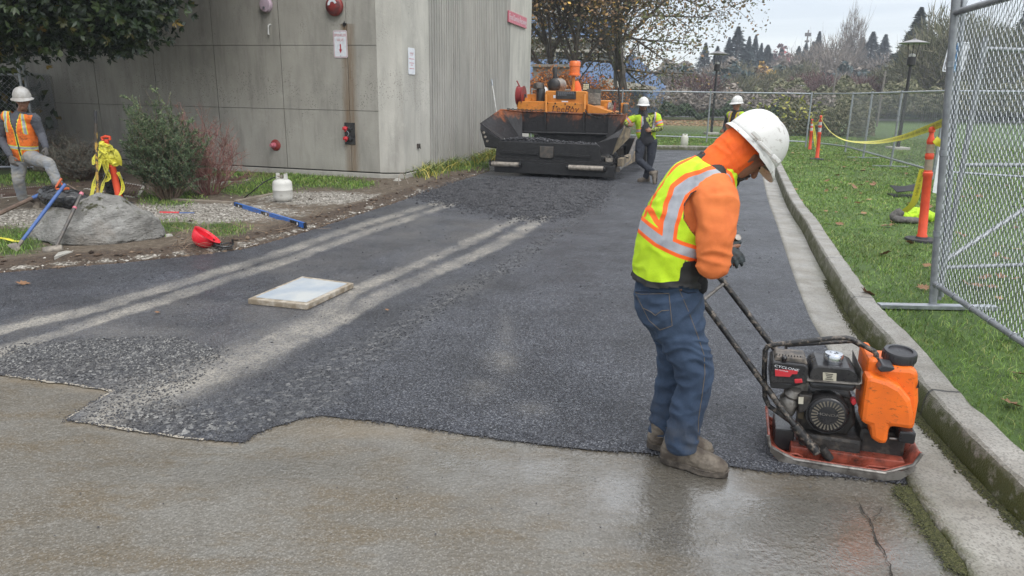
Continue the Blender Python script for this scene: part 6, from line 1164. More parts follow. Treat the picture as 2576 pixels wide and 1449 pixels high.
def vestmat(name, base, grid=True, trim=(.02, .02, .02), band=(.9, .13, .015), dirt=.0):
    b = NB(name); c = b.mix(b.ramp(b.noise(6, 5, .6), [(.35, 0.), (.7, 1.)]), base, [x*.82 for x in base])
    if grid: c = b.mix(b.ramp(b.vor(190), [(.15, .35), (.3, 0.)]), c, [x*.35 for x in base])
    if dirt: c = b.mix(b.math('MULTIPLY', b.ramp(b.noise(9, 6, .75), [(.5, 0.), (.66, 1.)]), dirt), c, (.07, .04, .02))
    gt = lambda n_: b.math('GREATER_THAN', b.attr(n_), 0)
    c = b.mix(gt('band'), c, band); c = b.mix(gt('grey'), c, b.ramp(b.noise(14, 4), [(.35, (.27, .28, .31)), (.65, (.37, .38, .41))])); c = b.mix(gt('trim'), c, trim)
    return b.set(c, .75, None, b.noise(30, 5, .6), .35, .006)
M['skin'] = mat('skin', (.26, .125, .075), .5, col2=(.20, .09, .055), sc=12); M['skin'].node_tree.nodes['Principled BSDF'].inputs['Subsurface Weight'].default_value = .05
M['hair'] = mat('dark_hair', (.012, .010, .009), .7); M['lens'] = mat('sunglass_lens', (.006, .006, .008), .08)
b = NB('helmet_white'); c = b.mix(b.ramp(b.noise(38, 6, .8), [(.56, 0.), (.66, .85)]), (.60, .595, .575), (.16, .13, .10)); c = b.mix(b.ramp(b.noise(3, 5, .65), [(.4, 0.), (.75, .35)]), c, (.42, .39, .34)); M['helmet'] = b.set(c, .36, None, b.noise(60, 3), .05, .002)
M['helmet_old'] = mat('helmet_grey', (.44, .43, .41), .5, col2=(.30, .28, .25), sc=7, bump=.1)
M['shirt_orange'] = cloth('shirt_orange', (.70, .18, .045), (.58, .135, .032), weave=420); M['hood_orange'] = cloth('hood_orange', (.84, .13, .012), (.64, .09, .01), weave=420, sc=14)
b = NB('denim'); c = b.mix(b.ramp(b.noise(5, 6, .65), [(.32, 0.), (.7, 1.)]), (.011, .024, .052), (.034, .060, .108)); c = b.mix(b.ramp(b.noise(300, 2), [(.4, 0.), (.6, .2)]), c, (.06, .085, .13)); z = b.xyz()[2]; c = b.mix(b.math('MULTIPLY', b.ramp(b.noise(8, 6, .7), [(.45, 0.), (.65, .7)]), b.ramp(z, [(.10, .8), (.40, .0)])), c, (.075, .07, .06)); M['denim'] = b.set(c, .9, None, b.math('ADD', b.noise(320, 2), b.math('MULTIPLY', b.noise(40, 5, .6), 2.5)), .3, .004)
M['jeans_pale'] = cloth('jeans_dusty', (.19, .21, .24), (.28, .26, .22), dirt=.3); M['navy'] = cloth('trousers_navy', (.016, .019, .028), (.03, .034, .045)); M['charcoal'] = cloth('shirt_charcoal', (.022, .022, .026), (.038, .038, .043)); M['grey_knit'] = cloth('sleeves_grey', (.055, .058, .07), (.085, .088, .10)); M['black_cloth'] = cloth('black_trim', (.012, .012, .014), (.025, .025, .028))
M['boot'] = mat('boot_leather', (.065, .05, .038), .8, col2=(.16, .135, .105), sc=11, bump=.6, bs=45, bd=.008); M['sole'] = mat('boot_sole', (.035, .028, .022), .8, col2=(.12, .10, .08), sc=20, bump=.4); M['glove'] = mat('work_glove', (.045, .06, .065), .7, col2=(.02, .025, .028), sc=12); M['glove_grey'] = cloth('glove_grey', (.13, .12, .11), (.07, .065, .06))
M['camo'] = mat('sleeve_camouflage', (.03, .035, .02), .85, col2=(.28, .33, .06), sc=16, lo=.48, hi=.56)
def hand(w_, fd, pn, th, curl=.6, s=1.0):
    # w_ wrist, fd finger direction, pn palm normal (fingers curl towards it), th thumb-side direction
    fd = fd.normalized(); pn = (pn-fd*pn.dot(fd)).normalized(); th = (th-fd*th.dot(fd)-pn*th.dot(pn)).normalized(); ch = []
    kn = w_+fd*.088*s; ch.append(([(w_, .026*s, .020*s), (w_+fd*.03*s, .034*s, .017*s), (w_+fd*.06*s, .041*s, .016*s), (kn, .038*s, .014*s)], pn))
    for i, (o_, ln) in enumerate(((.030, .072), (.010, .080), (-.010, .075), (-.029, .058))):
        a = 0; p = kn+th*o_*s-fd*.008*s-fd*(abs(i-1.2)*.004*s); c_ = [(p, .0095*s, .0095*s)]
        for j, fr in enumerate((.45, .30, .25)):
            a += curl*(.9, .8, .5)[j]*(1+.08*i); d_ = fd*math.cos(a)+pn*math.sin(a); p = p+d_*ln*fr*s; c_.append((p, (.0090, .0083, .0072)[j]*s, (.0090, .0083, .0072)[j]*s))
        ch.append((c_, pn))
    p = w_+fd*.022*s+th*.026*s; d_ = (th*.75+fd*.6+pn*.25).normalized(); c_ = [(p, .013*s, .013*s), (p+d_*.032*s, .0115*s, .0115*s)]; d2_ = (fd*.8+th*.3+pn*.45).normalized(); c_.append((p+d_*.032*s+d2_*.028*s, .0095*s, .0095*s)); ch.append((c_, pn)); return ch
def head_chains(hc, up, fw, s=1.0):
    up = up.normalized(); fw = (fw-up*fw.dot(up)).normalized(); sd = up.cross(fw).normalized(); g = lambda f, u, l=0: hc+(fw*f+up*u+sd*l)*s
    ch = [([(g(-.012, -.02), .088*s, .070*s), (g(-.010, .03), .096*s, .076*s), (g(-.008, .065), .080*s, .066*s)], sd),            # skull
          ([(g(.030, -.100), .030*s, .034*s), (g(.030, -.075), .050*s, .050*s), (g(.022, -.035), .062*s, .062*s), (g(.018, 0), .070*s, .066*s)], sd),   # face and jaw
          ([(g(.080, .014), .010*s, .010*s), (g(.096, -.012), .011*s, .012*s), (g(.103, -.030), .013*s, .017*s)], sd),                # nose
          ([(g(.074, .026, -.038), .009*s, .010*s), (g(.084, .027, 0), .009*s, .008*s), (g(.074, .026, .038), .009*s, .010*s)], up),   # brow
          ([(g(.076, -.058, -.020), .008*s, .007*s), (g(.086, -.058, 0), .010*s, .009*s), (g(.076, -.058, .020), .008*s, .007*s)], up),  # lips
          ([(g(.062, -.092), .020*s, .022*s), (g(.050, -.100), .024*s, .026*s)], sd)]
    for l in (-1, 1): ch.append(([(g(.0, .018, l*.074), .020*s, .008*s), (g(.002, -.022, l*.072), .013*s, .008*s)], sd))
    return ch, g, sd
def eyes(g, parent, s=1.0):
    m = MB()
    for l in (-1, 1): m.lathe([(.0125*s, -.004), (.012*s, .001), (.006*s, .003)], g(.076, .006, l*.031), (g(1, 0)-g(0, 0)).normalized(), 10, sy=.6)
    m.build('eyes', M['hair'], parent)
def hard_hat(parent, g, sd, up, fw, mt, full_brim=True, s=1.0, tilt=0, n=40):
    up, fw = up.normalized(), fw.normalized(); m = MB(); vs = []; L_, Wd_, H_ = .138*s, .112*s, .148*s; base = g(-.005, .040)
    for i in range(15):
        a = R(90*i/14); cz = math.sin(a)**.95; rr = max(math.cos(a), 0)**.78
        for j in range(n):
            t = 2*PI*j/n; ridge = 0
            x, y = math.cos(t), math.sin(t); rd = .0
            if i > 1:
                yy = y*rr*Wd_; rd = .0075*s*math.exp(-((yy)/(.022*s))**4)*min(1, (i-1)/3)+.003*s*math.exp(-((abs(yy)-.045*s)/(.008*s))**2)
            vs.append(base+fw*(x*(L_*rr+rd*.4*rr))+sd*(y*Wd_*rr)+up*(cz*H_+rd))
    fs = [(i*n+j, i*n+(j+1) % n, (i+1)*n+(j+1) % n, (i+1)*n+j) for i in range(14) for j in range(n)]+[tuple(14*n+j for j in range(n))]
    m.add(vs, fs, 0, True); o = m.build('shell', mt, parent, fixn=False); sm = o.modifiers.new('s', 'SOLIDIFY'); sm.thickness = .003; sm.offset = -1; o.name = 'hard_hat'
    m = MB(); vs = []; 
    for r_, dz_ in ((0, .004), (.35, 0), (.8, -.004), (1, -.006), (1, -.010), (.5, -.006), (0, -.004)):
        for j in range(n):
            t = 2*PI*j/n; x = math.cos(t); w2 = (.024 if full_brim else .009)*s+ (max(0, x)**2.2)*(.022 if full_brim else .027)*s
            vs.append(base+fw*(x*(L_+w2*r_))+sd*(math.sin(t)*(Wd_+w2*r_))+up*(dz_*s*(2.2 if x > 0 else 1.4)+.002-(max(0, x)**3)*.014*s*r_*1.0))
    m.add(vs, [(i*n+j, i*n+(j+1) % n, (i+1)*n+(j+1) % n, (i+1)*n+j) for i in range(6) for j in range(n)], 0, True); m.build('brim', mt, o); return o, base
def sunglasses(g, parent, sd):
    m = MB()
    for l in (-1, 1): m.tube([g(.088, .008, l*.012), g(.090, .006, l*.030), g(.080, .008, l*.052)], [.014, .0175, .012], 8)
    m.tube([g(.074, .012, -.062), g(.082, .018, -.05), g(.092, .016, 0), g(.082, .018, .05), g(.074, .012, .062)], .0045, 6)
    for l in (-1, 1): m.tube([g(.074, .012, l*.062), g(.0, .02, l*.079)], .003, 5)
    m.build('sunglasses', M['lens'], parent)
def boot(parent, heel, toe_dir, s=1.0, up=V(0, 0, 1), ankle=None, vox=.008, length=.29, mt=None):
    d = toe_dir.normalized(); sd = up.cross(d).normalized(); L_ = length*s; g = lambda x, z: heel+d*x*L_+up*z*s
    b_ = blob('boot', [([(g(.10, .055), .048*s, .040*s), (g(.35, .060), .050*s, .042*s), (g(.62, .052), .042*s, .048*s), (g(.84, .044), .034*s, .047*s), (g(.93, .040), .026*s, .038*s)], sd), ([(g(.16, .05), .050*s, .042*s), (g(.19, .11), .050*s, .045*s), (g(.20, .16) if ankle is None else g(.20, .16).lerp(ankle, .35), .052*s, .050*s)], sd)], vox, mt or M['boot'], parent, 4, .0035, 26)
    m = MB(); out_ = []
    for k in range(28):
        a = 2*PI*k/28; x, y = math.cos(a), math.sin(a); w2 = (.047 if x < 0 else .056)*(1 if x < .0 else 1-.10*x); wx = .5+x*.53; waist = 1-.16*math.exp(-((wx-.38)/.15)**2); out_.append((wx*L_, math.copysign(abs(y)**.75, y)*w2*s*waist))
    m.prism([heel+d*x+sd*y+up*.004 for x, y in out_], up*.024*s); m.prism([heel+d*x*1.015-d*.002+sd*y*1.04+up*.0285 for x, y in out_], up*.007*s); m.build('sole', M['sole'], b_, bevel=.003); return b_
def secondary_worker(label, J, mts, vox=.012, seed=0, stripes=True, glove=None, glasses=True, full_brim=True, group=None, hood=None, hatmat=None, beard=False, scale=1.0, boots=True, stripe_shift=0):
    # J: joint positions; shapes are lofts round the joints
    root = empty('person', V(J['root'].x, J['root'].y, J['root'].z), label, 'person', group); fw = J['fw'].normalized(); sdv = V(0, 0, 1).cross(fw).normalized(); s = scale
    up, hf = J['hup'].normalized(), J['hfw']; hc = J['head']; ch, g, sd = head_chains(hc, up, hf)
    pel, che, nek = J['pelvis'], J['chest'], J['neck']; body = list(ch); body.append([(nek, .055*s, .058*s), (g(-.02, -.05), .052*s, .055*s)])
    body.append(([(pel, .085*s, .13*s), (pel.lerp(che, .5), .085*s, .12*s), (che, .095*s, .14*s), (nek, .055*s, .07*s)], sdv))
    sl, tr, glv = [], [], []
    for k in ('l', 'r'):
        sh, el, wr_ = J['sh'+k], J['el'+k], J['wr'+k]; ax = (el-sh).cross(wr_-el); ax = ax.normalized() if ax.length > 1e-4 else sdv
        body.append(([(sh, .042, .042), (el, .034, .034)], ax)); body.append(([(el, .034, .034), (wr_, .022, .026)], ax)); body += [c_ for c_ in hand(wr_, J['hd'+k], J['pn'+k], J['th'+k], J.get('curl'+k, .7), .96)]
        sl.append(([(che.lerp(sh, .45)+V(0, 0, .0), .068, .068), (sh, .068, .070), (sh.lerp(el, .5), .061, .063), (el, .053, .053)], ax)); sl.append(([(el, .053, .053), (el.lerp(wr_, .55), .047, .047), (wr_-(wr_-el).normalized()*.015, .036, .036)], ax))
        if glove: glv += hand(wr_, J['hd'+k], J['pn'+k], J['th'+k], J.get('curl'+k, .7), 1.13)
        hp_, kn_, an_ = J['hp'+k], J['kn'+k], J['an'+k]; body.append([(hp_, .07, .07), (kn_, .045, .045)]); body.append([(kn_, .045, .045), (an_, .032, .032)])
        tr.append(([(hp_+V(0, 0, .03), .100, .102), (hp_.lerp(kn_, .5), .090, .092), (kn_, .072, .073)], sdv)); tr.append(([(kn_, .072, .073), (kn_.lerp(an_, .45), .066, .066), (an_.lerp(kn_, .08), .060, .060)], sdv))
    body_o = blob('body', body, .008, M['skin'], root, 3)
    sp_ = [(pel+V(0, 0, .02), .108*s, .165*s), (pel.lerp(che, .35), .118*s*J.get('belly', 1), .168*s*J.get('belly', 1)), (pel.lerp(che, .7), .118*s, .172*s), (che, .115*s, .18*s), (che.lerp(nek, .55), .085*s, .135*s), (nek, .062*s, .075*s)]
    shirt = blob('shirt', [(sp_, sdv)]+sl, .010, mts['shirt'], root, 3, .007, 12, seed=seed)
    tr.append(([(pel+V(0, 0, .10), .100*s, .155*s), (pel, .108*s, .165*s), (pel-V(0, 0, .05), .10*s, .165*s)], sdv)); blob('trousers', tr, .010, mts['trousers'], root, 3, .009, 11, seed=seed+3)
    if 'vest' in mts:
        grow_ = [(p, a+.014, b_+.014) for p, a, b_ in sp_[:-1]]; hem = pel.lerp(che, -.10); grow_.insert(0, (hem, .122*s, .182*s)); fr = J['vest_open']; vc = [(grow_, sdv)]
        for k in ('l', 'r'): vc.append(([(che.lerp(J['sh'+k], .4)+V(0, 0, .03), .088, .095), (J['sh'+k].lerp(che, .14)+V(0, 0, .018), .086, .092)], sdv))
        if J.get('sleeved'):
            for k in ('l', 'r'): vc.append(([(J['sh'+k], .084, .086), (J['sh'+k].lerp(J['el'+k], .75), .075, .077)], fw))
        tdir = (nek-pel).normalized(); hgt = (nek-pel).length
        def at(co):
            rel = co-np.array(pel); u = rel@np.array(sdv); h = rel@np.array(tdir); f_ = rel@np.array(fw); sw = .026 if J.get('sleeved') else .017; belt = np.minimum(sw-np.abs(h-hgt*(.22+stripe_shift)), 9); vert = sw-np.abs(np.abs(u)-.118*s); vert = np.where(h > hgt*((.22+stripe_shift) if J.get('sleeved') else .55), vert, -1); grey = np.maximum(belt, vert); bd = grey+.009
            op = np.where(f_ > .0, .0+(.012-np.abs(np.abs(u-.0)-fr(h/hgt))), -1)
            if J.get('sleeved'):
                for k in ('l', 'r'):
                    ax_ = (J['el'+k]-J['sh'+k]); t_ = (co-np.array(J['sh'+k]))@np.array(ax_)/ax_.length_squared; d_ = np.linalg.norm(co-np.array(J['sh'+k])-t_[:, None]*np.array(ax_), axis=1); s__ = np.where((d_ < .12) & (t_ > .2), .09-np.abs(t_-.55), -1)*.28; grey = np.maximum(grey, s__); bd = np.maximum(bd, np.where(s__ > -.2, s__+.02, -1))
            return dict(grey=grey, band=np.maximum(bd, op), trim=np.maximum(op-.008, -.01)*0-1)
        def cutf(co):
            rel = co-np.array(pel); u = rel@np.array(sdv); h = rel@np.array(tdir); f_ = rel@np.array(fw); return ((f_ > 0) & (np.abs(u) < fr(h/hgt))) | (h < -.02-.04) | (h > hgt*1.02)
        blob('safety_vest', vc, .010, mts['vest'], root, 3, .006, 11, attrs=at, cut=cutf, seed=seed+7)
    if glove: blob('gloves', glv, .007, glove, root, 2)
    if hood:
        blob('hood', [([(g(-.035, -.14), .085, .095), (g(-.045, -.07), .075, .086), (g(-.050, .0), .078, .084), (g(-.04, .05), .078, .082)], sd), ([(g(.03, -.135), .045, .055), (g(.0, -.16), .075, .09)], sd)], .008, hood, root, 3, .003, 20)
    hatp, _ = hard_hat(root, g, sd, up, hf, hatmat or M['helmet'], full_brim)
    if glasses: sunglasses(g, root, sd)
    else: eyes(g, root)
    if beard: blob('beard', [([(g(.072, -.078, -.03), .012, .012), (g(.080, -.098), .018, .016), (g(.072, -.078, .03), .012, .012)], up), ([(g(.092, -.047, -.02), .005, .005), (g(.098, -.043, 0), .006, .006), (g(.092, -.047, .02), .005, .005)], up)], .004, M['hair'], root, 2)
    if boots:
        for k in ('l', 'r'): boot(root, J['heel'+k], J['toe'+k], 1.0, J.get('bup'+k, V(0, 0, 1)), J['an'+k], .008)
    return root, g
# ---- worker leaning beside the paver
def C4W(cx, cy, Y): return W(*c4(cx, cy), Y)
Y0 = 15.15
J = dict(root=V(2.9, 15.2, .03), fw=V(-.12, -1, 0), hup=V(.0, .05, 1), hfw=V(-.12, -1, .02), head=C4W(1768, 515, Y0-.03), neck=C4W(1775, 590, Y0+.02), chest=C4W(1775, 655, Y0), pelvis=C4W(1805, 850, Y0+.03), belly=1.12,
    shl=C4W(1905, 622, Y0), ell=C4W(1945, 735, Y0-.06), wrl=C4W(1850, 762, Y0-.22), shr=C4W(1668, 630, Y0), elr=C4W(1592, 690, Y0+.02), wrr=C4W(1612, 706, Y0-.20),
    hdl=V(-1, -.1, .05), pnl=V(0, 1, -.1), thl=V(0, -.1, 1), hdr=V(1, -.25, .0), pnr=V(0, 1, 0), thr=V(0, 0, 1), curll=.7, curlr=.9,
    hpl=C4W(1860, 890, Y0+.02), knl=C4W(1838, 1060, Y0-.05), anl=C4W(1870, 1195, Y0+.12), hpr=C4W(1740, 895, Y0+.02), knr=C4W(1728, 1060, Y0-.08), anr=C4W(1808, 1240, Y0-.12),
    heelr=C4W(1850, 1297, Y0-.08), toer=V(-1, -.35, 0), heell=C4W(1912, 1175, Y0+.18), toel=V(-.05, -.15, -1), bupl=V(1, .3, 0), vest_open=lambda h: .055+.06*np.clip(h, 0, 1), sleeved=True)
J['heelr'].z = .03
# standing foot crosses in front; the other rests on its toe behind it
J['knr'], J['knl'] = C4W(1722, 1065, Y0-.06), C4W(1845, 1060, Y0+.02); J['anr'], J['anl'] = C4W(1872, 1190, Y0-.14), C4W(1790, 1245, Y0+.08)
J['heell'] = V(C4W(1840, 1295, Y0).x, Y0+.12, .03); J['toel'] = V(-1, -.4, 0); J.pop('bupl'); J['heelr'] = C4W(1900, 1180, Y0-.18)+V(.03, 0, .02); J['toer'] = V(-.10, -.25, -1); J['bupr'] = V(-1, -.2, 0)
M['vest_lime'] = vestmat('vest_lime', LIME); M['vest_lime_far'] = vestmat('vest_lime_plain', (.42, .62, .02), False, dirt=.25); M['vest_orange'] = vestmat('vest_orange', (.80, .17, .02), False, band=(.55, .62, .04), dirt=.8)
rt_, g_ = secondary_worker('worker in lime jacket and white hard hat standing with crossed legs beside the paver', J, dict(shirt=M['camo'], trousers=M['navy'], vest=M['vest_lime_far']), hood=M['charcoal'], seed=2, beard=True, stripe_shift=.18)
blob('undershirt', [([(J['pelvis']+V(0, -.03, -.02), .118, .165), (J['pelvis'].lerp(J['chest'], .4)+V(-.01, -.025, 0), .126, .150), (J['chest']+V(0, -.005, 0), .112, .12), (J['neck']+V(0, -.01, -.01), .075, .085)], V(1, 0, 0))], .010, M['charcoal'], rt_, 3, .006, 10)
# ---- worker half hidden behind the near worker's helmet
Y1 = 16.6; hx = W(1853, 263, Y1); ft = V(hx.x+.02, Y1, .03); z_ = lambda dx, dy, z: V(hx.x+dx, Y1+dy, z)
hz_ = hx.z
J = dict(root=ft, fw=V(-.8, -.6, 0), hup=V(0, 0, 1), hfw=V(-1, -.45, -.05), head=hx, neck=z_(.02, .02, hz_-.15), chest=z_(.02, .02, hz_-.33), pelvis=z_(.03, .03, .96), shl=z_(.12, -.15, hz_-.24), ell=z_(.20, -.22, 1.2), wrl=z_(.02, -.30, 1.05), shr=z_(-.10, .17, hz_-.24), elr=z_(-.13, .25, 1.2), wrr=z_(-.22, .05, 1.05),
    hdl=V(-1, -.1, 0), pnl=V(0, 1, 0), thl=V(0, 0, 1), hdr=V(-1, -.3, 0), pnr=V(0, -1, 0), thr=V(0, 0, 1), hpl=z_(.08, -.06, .90), knl=z_(.08, -.08, .50), anl=z_(.09, -.08, .11), hpr=z_(-.04, .10, .90), knr=z_(-.05, .12, .50), anr=z_(-.04, .12, .11), heell=z_(.14, -.05, .03), toel=V(-.8, -.6, 0), heelr=z_(.02, .16, .03), toer=V(-.9, -.4, 0), vest_open=lambda h: .03+.03*h)
secondary_worker('worker in dark clothes and sunglasses half hidden behind the bending worker', J, dict(shirt=M['charcoal'], trousers=M['navy'], vest=M['vest_lime_far']), seed=5)
# ---- worker bending down behind the paver hood
cb = PF.M @ V(-.10, 3.35, 0); bp = PF.at(1392, 222, 3.1); pz_ = (PF.M @ bp).z; bx_ = PF.M @ V(bp.x, 3.1, 0); q2 = lambda dx, dy, z: V(bx_.x+dx, bx_.y+dy, z)
J = dict(root=q2(.1, .35, .65), fw=V(-.3, -1, 0), hup=V(-.5, -.6, -.1), hfw=V(-.3, -.3, -1), head=q2(-.25, -.28, pz_-.12), neck=q2(-.15, -.15, pz_-.07), chest=q2(-.06, -.02, pz_-.12), pelvis=q2(.10, .38, pz_-.42), shl=q2(.08, -.10, pz_-.13), ell=q2(.12, -.2, pz_-.4), wrl=q2(.0, -.35, pz_-.5), shr=q2(-.25, -.02, pz_-.13), elr=q2(-.35, -.12, pz_-.4), wrr=q2(-.25, -.3, pz_-.5),
    hdl=V(-.2, -1, -.2), pnl=V(0, 0, -1), thl=V(-1, 0, 0), hdr=V(.1, -1, -.2), pnr=V(0, 0, -1), thr=V(1, 0, 0), hpl=q2(.20, .40, pz_-.48), knl=q2(.2, .2, 1.1), anl=q2(.2, .38, .76), hpr=q2(.0, .42, pz_-.48), knr=q2(.0, .2, 1.1), anr=q2(.0, .40, .76), heell=q2(.2, .44, .67), toel=V(-.2, -1, 0), heelr=q2(0, .46, .67), toer=V(-.2, -1, 0), vest_open=lambda h: .0*h)
secondary_worker('worker in lime vest bending low behind the paver hood', J, dict(shirt=M['charcoal'], trousers=M['navy'], vest=M['vest_lime_far']), seed=9, glasses=False)
m = PF.mb(); m.box((0, 4.15, .60), (1.7, 1.3, .06)); m.build('rear_platform', M['dark_steel'], pv)
# ---- worker at far left with a foot on the boulder
Y2 = 10.05; P2 = lambda px, py, Y=Y2: W(px, py, Y)
J = dict(root=V(P2(60, 520).x, 10.3, .02), fw=V(.25, -1, 0), hup=V(-.03, .02, 1), hfw=V(.45, -1, -.08), head=P2(57, 256), neck=P2(53, 284, Y2+.03), chest=P2(52, 312), pelvis=P2(62, 392, Y2+.06), shl=P2(84, 295, Y2-.02), ell=P2(104, 338, Y2+.03), wrl=P2(116, 372, Y2-.10), shr=P2(15, 294, Y2), elr=P2(2, 348, Y2+.02), wrr=P2(26, 392, Y2-.16),
    hdl=V(.15, -.35, -1), pnl=V(-1, -.1, 0), thl=V(.2, -1, 0), hdr=V(.25, -.15, -1), pnr=V(.2, 1, 0), thr=V(1, -.3, 0), curll=.45, curlr=.5, hpl=P2(76, 398, Y2+.04), knl=P2(122, 410, Y2-.28), anl=P2(146, 462, Y2-.30), hpr=P2(48, 400, Y2+.06), knr=P2(46, 452, Y2-.02), anr=P2(58, 503, Y2+.12),
    heell=P2(141, 480, Y2-.22), toel=V(.65, -1, -.05), heelr=V(P2(52, 520).x, 10.42, .02), toer=V(.55, -1, 0), vest_open=lambda h: .006+.060*np.clip((h-.62)/.38, 0, 1))
J['head'] = P2(57, 254)
rt_, g_ = secondary_worker('older worker in dirty orange vest and glasses with one foot up by the boulder', J, dict(shirt=M['grey_knit'], trousers=M['jeans_pale'], vest=M['vest_orange']), glove=M['glove_grey'], glasses=False, seed=12, hatmat=M['helmet_old'])
m = MB()
for l in (-1, 1): m.tube([g_(.092+.003*math.cos(a), .004+.016*math.sin(a), l*.031+.022*math.cos(a)) for a in [k*PI/6 for k in range(12)]], .0022, 5, closed=True); m.tube([g_(.088, .008, l*.053), g_(0, .016, l*.079)], .002, 5)
m.build('glasses', M['hair'], rt_); 
# ================================================================ the near worker with the compactor
def PN(px, py, Y=3.22): return W(px, py, Y)
def nd(px, py, Y, rpx, rd): return (PN(px, py, Y), rpx*Y/1790*1.0, rd)
HU = V(.70, -.02, .71).normalized(); HF = V(.71, .07, -.70).normalized()
nw = empty('person', V(PN(1700, 1160, 3.2).x, 3.2, .0), 'large near worker in lime vest, orange hood and blue jeans bending over the plate compactor', 'person')
hc = PN(1873, 389, 3.2); ch, g, sd = head_chains(hc, HU, HF, 1.02)
sh_n, el_n, wr_n = PN(1795, 490, 3.04), PN(1794, 662, 3.0), PN(1818, 634, 3.26); sh_f, el_f, wr_f = PN(1800, 492, 3.42), PN(1792, 655, 3.50), PN(1800, 640, 3.33)
body = list(ch)+[([nd(1822, 428, 3.2, 34, .06), nd(1850, 408, 3.2, 34, .06)], V(0, 1, 0)), [nd(1684, 720, 3.22, 60, .14), nd(1700, 600, 3.22, 65, .14), nd(1745, 500, 3.22, 66, .16), nd(1800, 445, 3.22, 45, .09)]]
for sh, el, wr_, fd, Yk in ((sh_n, el_n, wr_n, V(.5, 1, .35), 0), (sh_f, el_f, wr_f, V(.3, -.6, .2), 1)):
    body += [[(sh, .05, .05), (el, .04, .04)], [(el, .04, .04), (wr_, .026, .028)]]+hand(wr_, fd, V(.6, 0, -1), V(.3, -.1, 1), .8, 1.0)
for a_ in ((nd(1690, 790, 3.13, 50, .08), nd(1753, 925, 3.10, 30, .05), nd(1716, 1110, 3.10, 20, .035)), (nd(1690, 790, 3.32, 50, .08), nd(1690, 930, 3.33, 30, .05), nd(1668, 1095, 3.33, 20, .035))): body += [[a_[0], a_[1]], [a_[1], a_[2]]]
blob('body', body, .006, M['skin'], nw, 3); 
m = MB()
for l in (-1, 1): m.tube([g(.078, .008, l*.022), g(.082, .004, l*.032), g(.074, .006, l*.044)], [.003, .0045, .003], 6)
m.build('eyes', M['hair'], nw)
m = MB()
for l in (-1, 1): m.tube([g(.088, .030, l*.014), g(.089, .036, l*.032), g(.076, .031, l*.050)], [.003, .0048, .003], 6)
m.build('eyebrows', M['hair'], nw)
blob('beard', [([(g(.046, -.092, -.036), .010, .016), (g(.064, -.106, -.008), .019, .019), (g(.064, -.106, .008), .019, .019), (g(.046, -.092, .036), .010, .016)], HU), ([(g(.076, -.048, -.032), .004, .006), (g(.088, -.045, 0), .007, .007), (g(.076, -.048, .032), .004, .006)], HU), ([(g(.076, -.05, -.033), .005, .004), (g(.066, -.078, -.036), .007, .006), (g(.056, -.098, -.03), .008, .008)], HU)], .0035, M['hair'], nw, 2)
# shirt: torso and the two sleeves
T_ = [nd(1682, 690, 3.22, 76, .155), nd(1690, 640, 3.22, 78, .168), nd(1705, 572, 3.22, 80, .176), nd(1748, 508, 3.22, 80, .185), nd(1780, 464, 3.22, 70, .178), nd(1806, 432, 3.22, 48, .10)]
arm = [([nd(1772, 478, 3.11, 58, .085), (PN(1797, 500, 3.055), .103, .084), (PN(1801, 548, 3.02), .088, .077), (PN(1799, 604, 3.0), .077, .070), (PN(1795, 656, 3.0), .071, .066)], V(0, 1, 0)), ([(PN(1793, 662, 3.0), .072, .070), (PN(1800, 656, 3.08), .060, .060), (PN(1812, 640, 3.17), .046, .046)], V(0, 0, 1)),
       ([nd(1780, 476, 3.34, 58, .085), (PN(1800, 500, 3.40), .10, .085), (PN(1799, 560, 3.46), .08, .075), (PN(1792, 640, 3.50), .066, .066)], V(0, 1, 0)), ([(PN(1792, 648, 3.50), .066, .066), (PN(1796, 648, 3.42), .052, .052)], V(0, 0, 1))]
blob('shirt', [T_]+arm, .008, M['shirt_orange'], nw, 4, .010, 7, (1, 1, 1.7), seed=4)
